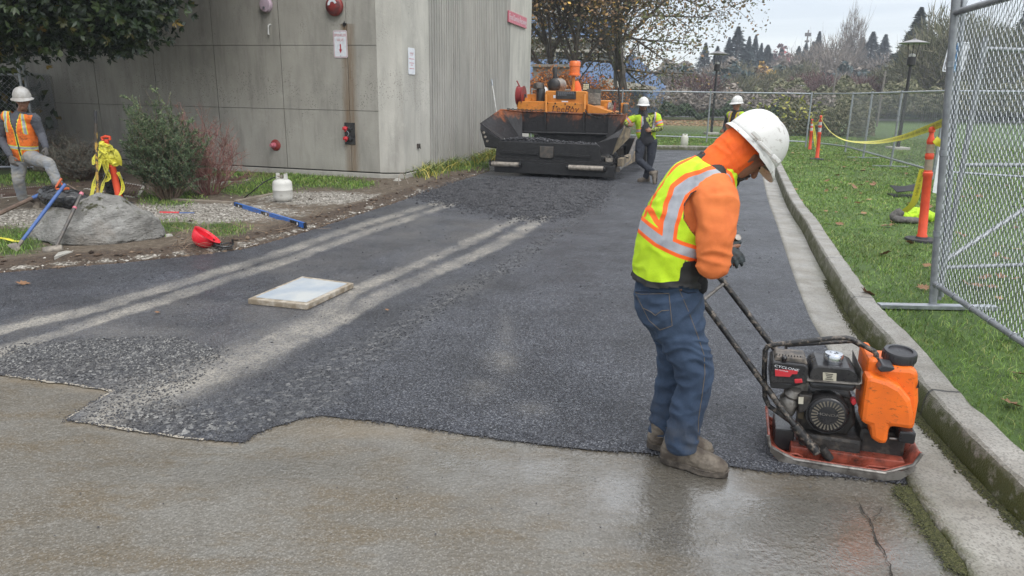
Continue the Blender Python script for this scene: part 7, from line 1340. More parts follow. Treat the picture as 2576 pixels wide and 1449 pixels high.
# vest
ARMH = [(1823, 472), (1800, 462), (1766, 466), (1735, 486), (1719, 512), (1716, 545), (1732, 572), (1748, 590), (1800, 600), (1850, 590), (1856, 500)]
BELT = [(1560, 545), (1600, 566), (1625, 580), (1657, 602), (1702, 621), (1753, 638), (1830, 648)]
STR = [(1676, 600), (1681, 562), (1694, 520), (1711, 482), (1740, 457), (1780, 440), (1806, 436), (1832, 450), (1852, 500), (1856, 560)]
def vest_at(co):
    u, v_ = projn(co[:, 0], np.full(len(co), 3.07), co[:, 2]); side_ = np.abs(co[:, 1]-3.22)
    db = seg_dist(u, v_, BELT); ds = seg_dist(u, v_, STR); ds = np.where((co[:, 1]-3.22 > -.045) & (co[:, 1]-3.22 < .045), 99, ds)
    below = v_ > np.interp(u, [p[0] for p in BELT], [p[1] for p in BELT]); ds = np.where(below, 99, ds); grey = np.maximum(11.5-db, 11.5-ds); band = np.maximum(21-db, 20.5-ds)
    sp = seg_dist(u, v_, [(1640, 520), (1655, 560), (1672, 582)]); band = np.maximum(band, np.where(side_ < .16, 6.5-sp, -9)); pip = np.where(side_ < .02, 3, -9); band = np.maximum(band, np.where((v_ < 560), pip, -9))
    ap = np.where(side_ > .06, 3.6-seg_dist(u, v_, ARMH[:8]), -9); hem = 14-seg_dist(u, v_, [(1560, 704), (1588, 715), (1640, 724), (1709, 715), (1760, 706)]); col_ = 10.5-seg_dist(u, v_, [(1755, 350), (1768, 378), (1788, 400), (1822, 428)])
    pan = np.where(in_poly(u, v_, [(1717, 650), (1752, 655), (1800, 660), (1800, 740), (1709, 705), (1704, 676)]), 5, -9)+0.; pan = np.where(in_poly(u, v_, [(1717, 650), (1752, 655), (1830, 660), (1830, 760), (1705, 712), (1704, 676)]), 5., -9.)
    col_ = np.maximum(col_, np.where((u > 1757) & (v_ < 415) & (u < 1800), 1.0, -9)*0-9+col_*0+np.maximum(col_, -9)+9)
    return dict(grey=grey, band=band, trim=np.maximum(np.maximum(ap, hem), np.maximum(col_, pan)))
def vest_cut(co):
    u, v_ = projn(co[:, 0], np.full(len(co), 3.07), co[:, 2]); a = in_poly(u, v_, ARMH) & (np.abs(co[:, 1]-3.22) > .07)
    a = a | ((u > 1755) & (v_ < 470) & ((u-1765)*60-(v_-362)*63 > 0) & (u < 1835))
    return a | (v_ > np.interp(u, [1560, 1588, 1640, 1709, 1780, 1830], [710, 717, 727, 717, 736, 743]))
V2 = [nd(1676, 735, 3.22, 94, .185), nd(1680, 700, 3.22, 93, .186), nd(1686, 640, 3.22, 90, .192), nd(1703, 572, 3.22, 90, .20), nd(1742, 506, 3.22, 90, .205), nd(1773, 462, 3.22, 86, .195), nd(1798, 426, 3.22, 60, .125), nd(1806, 412, 3.22, 52, .11)]
blob('safety_vest', [V2, ([nd(1760, 470, 3.10, 62, .06), nd(1800, 478, 3.10, 60, .05)], V(0, 1, 0)), ([nd(1760, 470, 3.34, 62, .06), nd(1800, 478, 3.34, 60, .05)], V(0, 1, 0))], .0065, M['vest_lime'], nw, 5, .0085, 8.5, (1, 1, 1.5), attrs=vest_at, cut=vest_cut, seed=1)
m = MB(); 
# hood over the neck
blob('hood', [([(g(-.045, -.175), .085, .10), (g(-.045, -.12), .088, .092), (g(-.040, -.05), .095, .088), (g(-.036, .01), .098, .088), (g(-.03, .05), .094, .086)], sd), ([(g(.012, -.125), .050, .06), (g(-.02, -.15), .08, .085)], sd), ([(g(-.05, -.185), .060, .095), (g(-.03, -.15), .08, .095)], sd)], .006, M['hood_orange'], nw, 4, .0045, 16, (1, 1, 1), seed=3)
# jeans
bl_ = PN
near = [nd(1690, 772, 3.15, 70, .095), nd(1704, 812, 3.14, 67, .10), nd(1722, 862, 3.12, 59, .094), nd(1742, 915, 3.10, 51, .082), nd(1744, 965, 3.10, 47, .078), nd(1733, 1020, 3.10, 44, .074), nd(1720, 1070, 3.10, 42, .071), nd(1715, 1112, 3.10, 42, .071)]
far = [nd(1692, 772, 3.30, 72, .095), nd(1692, 820, 3.32, 58, .09), nd(1697, 872, 3.33, 44, .08), nd(1694, 930, 3.33, 42, .078), nd(1688, 990, 3.33, 42, .074), nd(1676, 1040, 3.33, 40, .07), nd(1671, 1082, 3.33, 40, .07)]
def blob_jeans():
    def jc(co): return (co[:, 2] > 99)
    return blob('jeans', [[nd(1678, 700, 3.22, 78, .155), nd(1681, 735, 3.22, 85, .168), nd(1686, 785, 3.22, 82, .178), nd(1694, 812, 3.22, 66, .16)], near, far], .0065, M['denim'], nw, 3, .014, 6.5, (1.2, 1, 1.9), seed=6)
jn = blob_jeans()
# seams, pocket and hem stitched on the jeans
def drape(name, lines, target, mt, parent, r=.0014, lift=.001):
    me = target.data; Mx = wmat(target); bv = BVHTree.FromPolygons([Mx @ v.co for v in me.vertices], [p.vertices for p in me.polygons]); m = MB()
    for ln in lines:
        pts = []
        for (a, b_) in zip(ln[:-1], ln[1:]):
            for k in range(6):
                t = k/6; d_ = ray(a[0]+(b_[0]-a[0])*t, a[1]+(b_[1]-a[1])*t).normalized(); h = bv.ray_cast(V(0, 0, HC), d_)
                if h[0] is not None and (not pts or (h[0]-pts[-1]).length < .08): pts.append(h[0]-d_*lift)
        if len(pts) > 2: m.tube(pts, r, 4)
    return m.build(name, mt, parent, fixn=False)
def b5(*pts): return [(1533.3+.3968*x, 670.8+.3968*y) for x, y in pts]
M['stitch'] = mat('stitching', (.16, .12, .075), .8); M['denim_dark'] = mat('denim_seam', (.012, .02, .04), .9)
drape('stitching', [b5((162, 165), (200, 175), (377, 170), (385, 250), (397, 375), (320, 402), (250, 340), (200, 240), (162, 165)), b5((210, 262), (260, 285), (290, 310), (330, 280), (388, 275))], jn, M['stitch'], jn, .0013)
drape('side_seam', [b5((440, 140), (500, 280), (560, 440), (600, 560), (605, 680), (585, 830), (565, 960), (560, 1130))], jn, M['stitch'], jn, .0013); drape('pocket_edge', [b5((450, 150), (500, 168), (560, 160)), b5((165, 160), (376, 165))], jn, M['denim_dark'], jn, .003); drape('hem', [b5((348, 1115), (400, 1150), (480, 1168), (560, 1150)), b5((245, 1050), (290, 1080), (350, 1085))], jn, M['stitch'], jn, .0016)
dd_ = drape('rivet', [b5((452, 143), (456, 149))], jn, mat('copper', (.5, .25, .12), .4, .6), jn, .004)
# boots
h1 = G(1664, 1160, 0)+V(0, 0, .001); t1_ = G(1824, 1199, 0); dv = t1_-h1; boot(nw, h1, dv, 1.12, length=dv.length/1.12+.004, vox=.006, ankle=PN(1714, 1110, 3.10))
h2 = G(1630, 1132, 0); h2.z = .018; boot(nw, h2, V(.9, -.25, 0), 1.08, vox=.006, ankle=PN(1668, 1080, 3.33))
# gloves and helmet
gl = []
gl += hand(wr_n, V(.30, 1, .25), V(.7, 0, -.9), V(.6, -.1, .8), 1.15, 1.2)+hand(wr_f, V(.3, -.6, .2), V(.6, 0, -1), V(.3, -.1, 1), .8, 1.15); gl.append([(PN(1816, 636, 3.22), .036, .036), (PN(1826, 624, 3.30), .034, .034)])
blob('gloves', gl, .005, M['glove'], nw, 3)
hh_, hb_ = hard_hat(nw, g, sd, HU, HF, M['helmet'], False, 1.05, n=56)
m = MB()
for f_, u_ in ((.062, .030), (-.075, .030)): m.box(g(f_, u_+.034, -.127), (.045, .012, .018), 0, 0, ry=R(40), ch=.004)
m.box(g(-.005, .060, -.1285), (.075, .010, .014), 0, 0, ry=R(40), ch=.003); m.build('accessory_slot', M['helmet'], hh_)
# belt tail and black pouch at the front
blob('waist_pouch', [[(PN(1752, 690, 3.10), .035, .03), (PN(1762, 712, 3.12), .034, .03), (PN(1768, 728, 3.14), .02, .02)]], .006, M['black_cloth'], nw, 3, .003, 20)
# ================================================================ small things on the left verge
def Q2(cx, cy): return .2646*cx, 319.5+.2646*cy
# boulder
def boulder():
    c0 = G(238, 600, 0); outline = [Q2(*p) for p in ((300, 1060), (330, 960), (400, 860), (470, 760), (560, 740), (700, 770), (800, 710), (900, 682), (1010, 690), (1130, 730), (1230, 810), (1330, 850), (1400, 930), (1470, 1010), (1500, 1060), (1450, 1110), (1240, 1150), (1080, 1190), (900, 1215), (700, 1190), (540, 1180), (400, 1130))]
    Yf = G(260, 640).y; Yb = G(300, 560).y
    root = None; vs = []; n = len(outline); cpx = np.mean([p[0] for p in outline]); cpy = np.mean([p[1] for p in outline]); rings = []
    # a closed lump: silhouette ring at mid depth, smaller rings towards front and back
    for dy, sc in ((-.52, .06), (-.50, .28), (-.42, .52), (-.28, .76), (-.12, .93), (.0, 1.0), (.22, .95), (.45, .75), (.6, .4), (.66, .08)):
        for p in outline:
            Y = 8.25+dy; x, y = cpx+(p[0]-cpx)*sc, (cpy+12)+(p[1]-cpy-12)*sc; q_ = W(x, y, 8.25); k_ = 1
            vs.append(V(q_.x, Y, q_.z-(.10*max(0, -dy) if q_.z > .1 else 0)))
    m = MB(); k = 10; fs = [(i*n+j, i*n+(j+1) % n, (i+1)*n+(j+1) % n, (i+1)*n+j) for i in range(k-1) for j in range(n)]+[tuple(range(n))[::-1], tuple((k-1)*n+j for j in range(n))]
    me = bpy.data.meshes.new('t'); me.from_pydata([tuple(v) for v in vs], [], fs); o = bpy.data.objects.new('t', me); C.objects.link(o); bm = bmesh.new(); bm.from_mesh(me); bmesh.ops.recalc_face_normals(bm, faces=bm.faces[:]); bm.to_mesh(me); bm.free()
    r = o.modifiers.new('r', 'REMESH'); r.mode = 'VOXEL'; r.voxel_size = .02; s_ = o.modifiers.new('s', 'SMOOTH'); s_.iterations = 3
    m2 = bpy.data.meshes.new_from_object(o.evaluated_get(bpy.context.evaluated_depsgraph_get())); bpy.data.objects.remove(o); bpy.data.meshes.remove(me)
    o = bpy.data.objects.new('t', m2); C.objects.link(o)
    NR_ = [(v, v.co.copy(), v.normal.copy()) for v in m2.vertices]
    for v, c, n_ in NR_:
        v.co = c+n_*(mnoise.fractal(c*1.6, 1, 2, 3)*.12+mnoise.noise(V(c.x*1.2+c.z, c.y, (c.z*.9-c.x*.45)*4))*.05)
    dm = o.modifiers.new('d', 'DECIMATE'); dm.ratio = 260/max(1, len(m2.polygons)); sb_ = o.modifiers.new('b', 'SUBSURF'); sb_.subdivision_type = 'SIMPLE'; sb_.levels = 4; sb_.render_levels = 4
    m3 = bpy.data.meshes.new_from_object(o.evaluated_get(bpy.context.evaluated_depsgraph_get())); bpy.data.objects.remove(o); bpy.data.meshes.remove(m2); m2 = m3
    NR_ = [(v, v.co.copy(), v.normal.copy()) for v in m2.vertices]
    for v, c, n_ in NR_:
        st = c.x*.55+c.z*.85; q_ = V(c.x*2+c.z*1.2, c.y*2, (c.z*.9-c.x*.5)*9); d_ = abs(mnoise.noise(q_))*.030-.008+mnoise.fractal(c*14, 1, 2, 4)*.008+mnoise.fractal(c*5, 1, 2, 3)*.012; v.co = c+n_*d_
    for p in m2.polygons: p.use_smooth = True
    b = NB('boulder_stone'); gg = b.n('ShaderNodeNewGeometry'); nzz = b.xyz(gg.outputs['Normal'])[2]
    c = b.ramp(b.noise(3, 7, .7), [(.3, (.17, .165, .15)), (.5, (.30, .29, .265)), (.7, (.46, .45, .42))]); c = b.mix(b.ramp(b.noise(9, 6, .7, stretch=(2, 1, 7)), [(.36, .6), (.46, 0.)]), c, (.10, .095, .085)); x_, y_, z__ = b.xyz()
    c = b.mix(b.ramp(x_, [(0, .5), (1, 0.)]) if False else b.ramp(b.noise(1.4, 4), [(.5, 0.), (.62, .6)]), c, (.20, .155, .11))
    mo = b.math('MULTIPLY', b.ramp(b.noise(5.5, 6, .7), [(.5, 0.), (.58, 1.)]), b.ramp(nzz, [(.45, 0.), (.75, 1.)])); c = b.mix(b.math('MULTIPLY', mo, b.ramp(z__, [(.30, 0.), (.42, 1.)])), c, (.05, .05, .015)); b.set(c, .9, None, b.math('ADD', b.noise(20, 7, .7), b.noise(9, 6, .7, stretch=(2, 1, 7))), 1, .05); m2.materials.clear(); m2.materials.append(b.m)
    o = bpy.data.objects.new('boulder', m2); C.objects.link(o); tag(o, 'large grey split boulder with moss patches at the edge of the asphalt', 'boulder')
boulder()
# black bag-like lump and tools on the boulder
M['black_plastic'] = mat('black_plastic', (.012, .012, .013), .28, col2=(.03, .03, .03), sc=14); M['blue_pole'] = mat('blue_paint_worn', (.04, .09, .25), .5, col2=(.06, .12, .3), sc=11); M['wood_dark'] = mat('wood_dark', (.09, .06, .045), .8, col2=(.16, .11, .08), sc=16); M['wood_stick'] = mat('dirty_yellow', (.42, .26, .05), .7, col2=(.05, .04, .03), sc=14, lo=.46, hi=.54); M['iron'] = mat('worn_iron', (.16, .14, .12), .6, .4, col2=(.26, .23, .19), sc=18)
def q2w(cx, cy, Y): return W(*Q2(cx, cy), Y)
blob('black_bag', [([(q2w(470, 650, 8.35), .12, .12), (q2w(560, 670, 8.3), .12, .16), (q2w(680, 690, 8.3), .12, .15), (q2w(770, 700, 8.32), .10, .12)], V(0, 1, 0))], .012, M['black_plastic'], None, 3, .012, 12, seed=3); tag(bpy.data.objects['black_bag'], 'crumpled black plastic bag lying on top of the boulder', 'bag')
def tool(name, label, cat, a, b_, r, mt, head=None, hm=None):
    s = empty(name, b_, label, cat); MB().tube([a, Vector(a).lerp(b_, .5), b_], [r, r*1.05, r*.95], 10).build('handle', mt, s)
    if head: head(s)
    return s
a_, b_ = q2w(618, 545, 8.15), q2w(215, 1075, 7.55); b_.z = max(b_.z, .08)
def hoe(s): m = MB(); A, B = q2w(190, 1105, 7.55), q2w(75, 1130, 7.5); m.prism([q2w(70, 1128, 7.5), q2w(150, 1188, 7.42), q2w(190, 1160, 7.45), q2w(150, 1110, 7.52)], (0, .01, .012)); m.tube([b_, q2w(170, 1140, 7.5)], .02, 8); m.build('blade', M['iron'], s)
tool('scraper', 'blue-handled scraper leaning on the left side of the boulder', 'tool', a_, b_, .019, M['blue_pole'], hoe)
a2, b2 = q2w(778, 625, 8.1), q2w(520, 1170, 7.5)
def sledge(s): m = MB(); c = q2w(512, 1205, 7.45); c.z = max(c.z, .06); d_ = V(-.9, -.45, -.1).normalized(); m.lathe([(.045, -.09), (.052, -.08), (.05, 0), (.052, .08), (.045, .09)], c, d_, 10); m.build('hammer_head', M['iron'], s); m = MB(); m.tube([a2.lerp(b2, .26), a2.lerp(b2, .29)], .022, 8); m.tube([a2, a2.lerp(b2, .04)], .022, 8); m.build('pink_tape', M['pinkred'], s)
tool('sledgehammer', 'dark sledgehammer standing head down in front of the boulder', 'hammer', a2, b2, .018, M['dark_steel'], sledge)
a3, b3 = q2w(440, 612, 8.7), q2w(-60, 850, 7.9)
s = empty('tamping_bar', b3, 'rust-brown bar with blue end leaning from the left frame edge to the boulder', 'bar'); MB().tube([a3.lerp(b3, .3), b3], .025, 8).build('shaft', M['wood_dark'], s); MB().tube([a3, a3.lerp(b3, .3)], .022, 8).build('grip', M['blue_pole'], s)
m = MB(); m.tube([q2w(585, 490, 8.3), q2w(540, 560, 8.25), q2w(525, 595, 8.25), q2w(600, 590, 8.2), q2w(655, 585, 8.2)], .014, 6); m.tube([q2w(585, 490, 8.3), q2w(570, 520, 8.3), q2w(600, 560, 8.3)], .010, 6); tag(m.build('saw_handle', mat('orange_red', (.55, .12, .04), .5)), 'small orange-red tool handle lying on the black bag', 'tool')
tool('rake_handle', 'thin brown stick lying against the back of the black bag', 'stick', q2w(640, 550, 8.6), q2w(800, 640, 8.4), .010, M['wood_dark'])
# yellow and black stick standing, bucket
a_, b_ = q2w(902, -90, 10.4)+V(0, 0, 0), q2w(925, 690, 10.3); a_ = W(240, 278, 10.45); 
s = empty('marking_pole', b_, 'tall dirty yellow and black pole standing left of the taped delineator', 'pole'); MB().tube([a_.lerp(b_, .14), b_-V(0, 0, .05)], .020, 8).build('shaft', M['wood_stick'], s); MB().tube([a_, a_.lerp(b_, .14)], .022, 8).build('grip', M['black_metal'], s)
c = G(*Q2(955, 700), .02)+V(.05, .35, 0); s = empty('bucket', c, 'black bucket standing behind the boulder beside the striped pole', 'bucket'); m = MB(); m.lathe([(.12, 0), (.155, .28), (.165, .285), (.165, .31), (.15, .31), (.145, .27), (.11, .03), (.01, .03)], c, n=24); m.build('pail', M['black_plastic'], s)
m = MB(); m.tube([c+V(math.cos(a)*.16, 0, .28+math.sin(a)*.17) for a in [PI*k/12 for k in range(13)]], .004, 5); m.build('bail', M['galv'], s)
# ---------------------------------------------------------------- delineators and caution tape
M['del_orange'] = mat('delineator_orange', (.72, .085, .03), .5, col2=(.60, .06, .025), sc=5); M['reflect'] = mat('reflective_sleeve', (.55, .55, .55), .35, col2=(.4, .4, .4), sc=9); M['reflect_dirty'] = mat('reflective_sleeve_dirty', (.23, .19, .14), .5, col2=(.35, .26, .18), sc=14); M['base_rubber'] = mat('base_rubber', (.04, .04, .042), .8, bump=.3)
def delineator(loc, label, tilt=0, tiltdir=0, sl=None, h=1.07, base=True, group='orange delineator posts'):
    r = empty('delineator_post', loc, label, 'delineator', group); k = h/1.07; m = MB()
    if base: m.prism([Vector(loc)+V(math.cos(a)*.19, math.sin(a)*.19, 0) for a in [PI/8+k_*PI/4 for k_ in range(8)]], (0, 0, .035)); m.lathe([(.075, .035), (.065, .06)], loc, n=16); m.build('base', M['base_rubber'], r)
    mt = Matrix.Translation(Vector(loc)) @ Matrix.Rotation(tiltdir, 4, 'Z') @ Matrix.Rotation(tilt, 4, 'Y'); m = MB(); m.xf = mt
    m.lathe([(.058, .035), (.060, .07), (.050, .09), (.047, .62*k), (.054, .63*k), (.054, .66*k), (.043, .67*k), (.042, .79*k), (.048, .80*k), (.048, .83*k), (.041, .84*k), (.040, .93*k), (.044, .935*k), (.044, .955*k), (.026, 1.0*k), (.024, 1.03*k), (.034, 1.035*k), (.036, 1.065*k), (.025, 1.08*k), (.005, 1.085*k)], n=22); b_ = m.build('post', M['del_orange'], r)
    for z0, z1 in ((.685, .785), (.845, .925)): m = MB(); m.xf = mt; m.lathe([(.0435, z0*k), (.0435, z1*k)], n=22); m.build('reflective_sleeve', sl or M['reflect'], r)
    return r, mt
TXT = {}
M['tape'] = mat('caution_tape', (.72, .66, .06), .45, col2=(.62, .58, .08), sc=6); M['tape_ink'] = mat('tape_lettering', (.015, .015, .01), .5)
def ribbon(path, w_, up=V(0, 0, 1), twist=0.0, txt='CAUTION  CUIDADO  ', obj=None, parent=None, crumple=0, size=.8, step=.03, label=None, t0=0.):
    P_ = [Vector(p) for p in path]; pts = []
    for i in range(len(P_)-1):
        a, b, c, d = P_[max(i-1, 0)], P_[i], P_[i+1], P_[min(i+2, len(P_)-1)]; n = max(2, int((c-b).length/step))
        for k in range(n): t = k/n; pts.append(.5*((2*b)+(c-a)*t+(2*a-5*b+4*c-d)*t*t+(3*b-a-3*c+d)*t**3))
    pts.append(P_[-1]); L_ = [0]
    for a, b in zip(pts[:-1], pts[1:]): L_.append(L_[-1]+(b-a).length)
    tot = L_[-1]; fr = []
    for i, p in enumerate(pts):
        t = (pts[min(i+1, len(pts)-1)]-pts[max(i-1, 0)]).normalized(); u_ = up-t*up.dot(t); u_ = u_.normalized() if u_.length > .02 else frame_from(t)[0]; an = t0+twist*L_[i]/tot+crumple*mnoise.noise(V(L_[i]*5, w_*9, i*.02)); u_ = Matrix.Rotation(an, 3, t) @ u_; fr.append((p, u_, t.cross(u_)))
    def at(s, v, off):
        s = min(max(s, 0), tot-1e-4); i = 0; lo, hi = 0, len(L_)-1
        while hi-lo > 1:
            md = (lo+hi)//2
            if L_[md] <= s: lo = md
            else: hi = md
        f = (s-L_[lo])/(L_[lo+1]-L_[lo]+1e-9); p = fr[lo][0].lerp(fr[lo+1][0], f); u_ = fr[lo][1].lerp(fr[lo+1][1], f); n_ = fr[lo][2].lerp(fr[lo+1][2], f); return p+u_*v+n_*off
    m = MB(); n = len(pts); m.add([fr[i][0]+fr[i][1]*(s_*w_/2) for i in range(n) for s_ in (-1, 1)], [(2*i, 2*i+1, 2*i+3, 2*i+2) for i in range(n-1)], 0, True); o = m.build(obj or 'caution_tape', M['tape'], parent, fixn=False)
    if label: tag(o, label, 'caution tape')
    sz = w_*size; vs, fs = text_mesh(txt, sz, 'LEFT', .82, 1); wd = (max(v[0] for v in vs) if vs else 1)+sz*.8; m = MB(); k = 0
    while (k+.9)*wd < tot: m.add([at(k*wd+x+sz*.3, y*.95, .0016) for x, y in vs], fs); m.add([at(k*wd+x+sz*.3, y*.95, -.0016) for x, y in vs], fs); k += 1
    if m.v: m.build('lettering', M['tape_ink'], o, fixn=False)
    return o
# taped delineator on the left
dl = G(*Q2(1150, 745), .02); dtop = q2w(1012, 125, dl.y+.0); an_ = math.atan2(math.hypot(dtop.x-dl.x, 0), dtop.z-dl.z)
r_, mt_ = delineator(dl, 'tilted red delineator draped in yellow caution tape behind the boulder', -an_, 0, M['reflect'], h=(dtop-dl).length)
tp = lambda cx, cy, dy=-.07: q2w(cx, cy, dl.y+dy)
m = MB(); m.xf = mt_; kk = (dtop-dl).length; m.tube([V(-.05, 0, kk+.0), V(-.06, 0, kk+.04), V(0, 0, kk+.055), V(.06, 0, kk+.04), V(.05, 0, kk)], .022, 8); m.build('handle', M['del_orange'], r_)
for i, (path, w_, t0) in enumerate((([tp(985, 190), tp(950, 300), tp(925, 420, -.10), tp(890, 560, -.12), tp(862, 690, -.15)], .075, 1.45), ([tp(1030, 190), tp(1010, 300), tp(1015, 420), tp(975, 560, -.1), tp(945, 680, -.12)], .075, 1.7), ([tp(1040, 180), tp(1080, 250), tp(1130, 300), tp(1135, 360, -.02)], .075, 1.2), ([tp(1000, 160), tp(960, 230), tp(900, 300, -.1), tp(885, 360, -.12)], .07, 1.3), ([tp(1120, 430), tp(1160, 520), tp(1165, 600), tp(1110, 670, -.1), tp(1070, 680, -.12)], .06, 1.6), ([tp(950, 200), tp(1010, 240, -.09), tp(1090, 230), tp(1130, 300, -.03)], .075, .3), ([tp(960, 170), tp(1010, 185, -.09), tp(1050, 165)], .07, .1), ([tp(970, 300), tp(1000, 400), tp(1040, 480), tp(1000, 510)], .07, 1.5))):
    ribbon(path, w_, V(1, 0, 0), .5, ['CUIDADO  ', 'CAUTION  '][i % 2], label=['long left strand', 'second hanging strand', 'short right flap', 'short left flap', 'loop near the foot', 'wrap around the top', 'knot under the cap', 'inner hanging strand'][i]+' of caution tape tied round the left delineator', crumple=.7, t0=t0-1.4, size=.62)
m = MB(); c = q2w(1012, 215, dl.y-.02)
blob('tape_bundle', [([(tp(985, 170, 0), .05, .06), (tp(1010, 215, 0), .085, .08), (tp(1050, 290, 0), .10, .08), (tp(1090, 340, 0), .06, .05)], V(0, 1, 0))], .010, M['tape'], None, 1, .03, 22, (1, 1, 1), seed=8); tag(bpy.data.objects['tape_bundle'], 'crumpled bundle of yellow caution tape knotted round the left delineator', 'caution tape')
ribbon([q2w(-40, 1050, 7.9), q2w(60, 1062, 7.85), q2w(120, 1080, 7.8), q2w(190, 1088, 7.75)], .06, V(0, 1, 0), 0, '', label='scrap of yellow tape on the grass at the left frame edge')
# right side delineators
N1 = G(2318, 607, LZ); r1_, m1_ = delineator(N1, 'nearest worn orange delineator on a black base by the gate', R(-4.3), 0, M['reflect_dirty'], h=1.34)
N2 = G(2055, 402, LZ); r2_, m2_ = delineator(N2, 'orange delineator with tape tied to its top, midway to the corner', R(-2), 0, M['reflect'], h=1.22)
N3 = G(2037, 378, LZ); r3_, m3_ = delineator(N3, 'farthest delineator standing by the fence corner post', R(-2.5), 0, M['reflect'], h=1.02, base=False)
n1t = m1_ @ V(0, 0, 1.28); n2t = m2_ @ V(0, 0, 1.16); n3t = m3_ @ V(0, 0, .96)
def sag(a, b_, z, n=10): return [Vector(a).lerp(b_, k/n)-V(0, 0, 4*z*(k/n)*(1-k/n)) for k in range(n+1)]
pk = W(2382, 305, 7.9)
ribbon([n2t, W(2088, 330, 19.6), W(2125, 352, 17), W(2190, 358, 14), W(2260, 348, 11), W(2330, 325, 8.9), W(2385, 303, 7.8)], .085, V(0, 0, 1), 3.0, size=.62, label='long sagging caution tape from the middle delineator to the gate post', step=.05, t0=-2.4)
ribbon([n2t, n2t.lerp(n3t, .5)-V(0, 0, .12), n3t], .08, label='short caution tape between the two far delineators')
ribbon([n3t, n3t+V(.12, 0, -.35), n3t+V(.22, -.05, -.8), n3t+V(.45, -.1, -1.0)], .08, V(1, 0, 0), .8, label='loose tape end hanging from the farthest delineator')
ribbon([n1t+V(.02, -.05, -.06), n1t+V(.10, -.06, -.12), W(2375, 350, 8.3)], .08, V(0, 0, 1), .5, label='short tape tied round the nearest delineator top', crumple=.6)
ribbon([W(2322, 425, 8.8), W(2310, 470, 8.9), W(2298, 510, 9.0), W(2275, 532, 9.1)], .085, V(1, 0, 0), .2, label='caution tape strand falling behind the nearest delineator', t0=0, size=.55)
ribbon([W(1968, 372, 25), W(2000, 376, 25), W(2036, 379, 25)], .08, V(0, 1, 0), 0, '', label='strip of yellow tape lying on the grass by the corner post')
# white board leaning by the gate
m = MB(); m.prism([W(2373, 311, 9.2), W(2396, 311, 9.2), W(2376, 492, 9.2), W(2346, 484, 9.2)], (.02, .04, 0)); tag(m.build('white_board', M['sign_white']), 'white board leaning upright behind the near gate post', 'board')
# vest bundle, black cloth
M['lime_cloth'] = cloth('lime_cloth', (.45, .70, .02), (.30, .48, .02)); c = G(2300, 548, LZ)
s = empty('clothing_bundle', c, 'crumpled lime safety vest and grey jacket dropped on the grass', 'clothing'); blob('vest', [([(W(2275, 545, 10.1), .05, .12), (W(2305, 540, 10.1), .09, .14), (W(2345, 548, 10.0), .06, .12)], V(0, 1, 0))], .012, M['lime_cloth'], s, 2, .03, 14, (1, 1, 1)); blob('jacket', [([(W(2250, 545, 9.9), .06, .06), (W(2262, 535, 9.9), .055, .06)], V(0, 1, 0)), ([(W(2255, 552, 9.8), .035, .08), (W(2310, 555, 9.8), .03, .08)], V(0, 1, 0))], .012, M['glove_grey'], s, 2, .02, 16, (1, 1, 1))
m = MB(); q_ = [W(2238, 467, 13.0), W(2270, 470, 12.8), W(2303, 464, 12.9), W(2312, 480, 12.5), W(2256, 484, 12.5)]; m.add(q_+[V(p.x, p.y+.05, LZ+.02) for p in q_], [(0, 1, 4), (1, 2, 3), (1, 3, 4), (5, 6, 9), (6, 7, 8), (6, 8, 9)]); o = m.build('black_sheet', M['black_cloth']); sm = o.modifiers.new('s', 'SOLIDIFY'); sm.thickness = .012; tag(o, 'small folded black sheet lying on the lawn', 'sheet')
# fallen leaves
M['dead_leaf'] = leafmat('dead_leaf', [(0, (.13, .065, .03)), (.5, (.20, .105, .05)), (1, (.34, .20, .09))], .7)
def leaf_mesh():
    pts = [(0, -.5), (.12, -.32), (.42, -.42), (.32, -.16), (.5, .05), (.27, .08), (.3, .34), (.1, .24), (0, .5), (-.1, .24), (-.3, .34), (-.27, .08), (-.5, .05), (-.32, -.16), (-.42, -.42), (-.12, -.32)]
    vs = [(x, y, .12*(x*x+y*y)*2+.04*math.sin(x*9)) for x, y in pts]+[(0, 0, .0)]; me = bpy.data.meshes.new('fallen_leaf'); me.from_pydata(vs, [], [(i, (i+1) % 16, 16) for i in range(16)]); me.materials.append(M['dead_leaf']); at = me.attributes.new('tone', 'FLOAT', 'POINT'); at.data.foreach_set('value', [.5]*17); return me
lf = leaf_mesh(); rl = random.Random(4)
near_leaves = [(2233, 567, 'two'), (2248, 562, ''), (2324, 722, ''), (2460, 718, ''), (2505, 640, ''), (2530, 650, ''), (2545, 1015, ''), (2565, 940, ''), (2540, 845, ''), (2418, 590, ''), (2200, 462, ''), (2150, 470, ''), (2105, 440, ''), (2170, 430, ''), (2290, 610, ''), (2080, 455, ''), (2470, 760, ''), (2555, 700, ''), (2495, 720, ''), (2380, 640, '')]
for i, (px, py, _q) in enumerate(near_leaves+[(rl.uniform(2080, 2560), rl.uniform(430, 760), '') for _ in range(12)]):
    o = bpy.data.objects.new('fallen_leaf', lf); C.objects.link(o); p = G(px, py, LZ+.035); o.location = p; sz = rl.uniform(.09, .15)*(1 if p.y < 8 else 1.3); o.scale = (sz, sz*rl.uniform(.7, 1), sz); o.rotation_euler = (rl.uniform(-.5, .5), rl.uniform(-.5, .5), rl.uniform(0, 6)); tag(o, 'curled brown fallen leaf lying on the right-hand lawn', 'leaf', 'fallen leaves on the lawn')
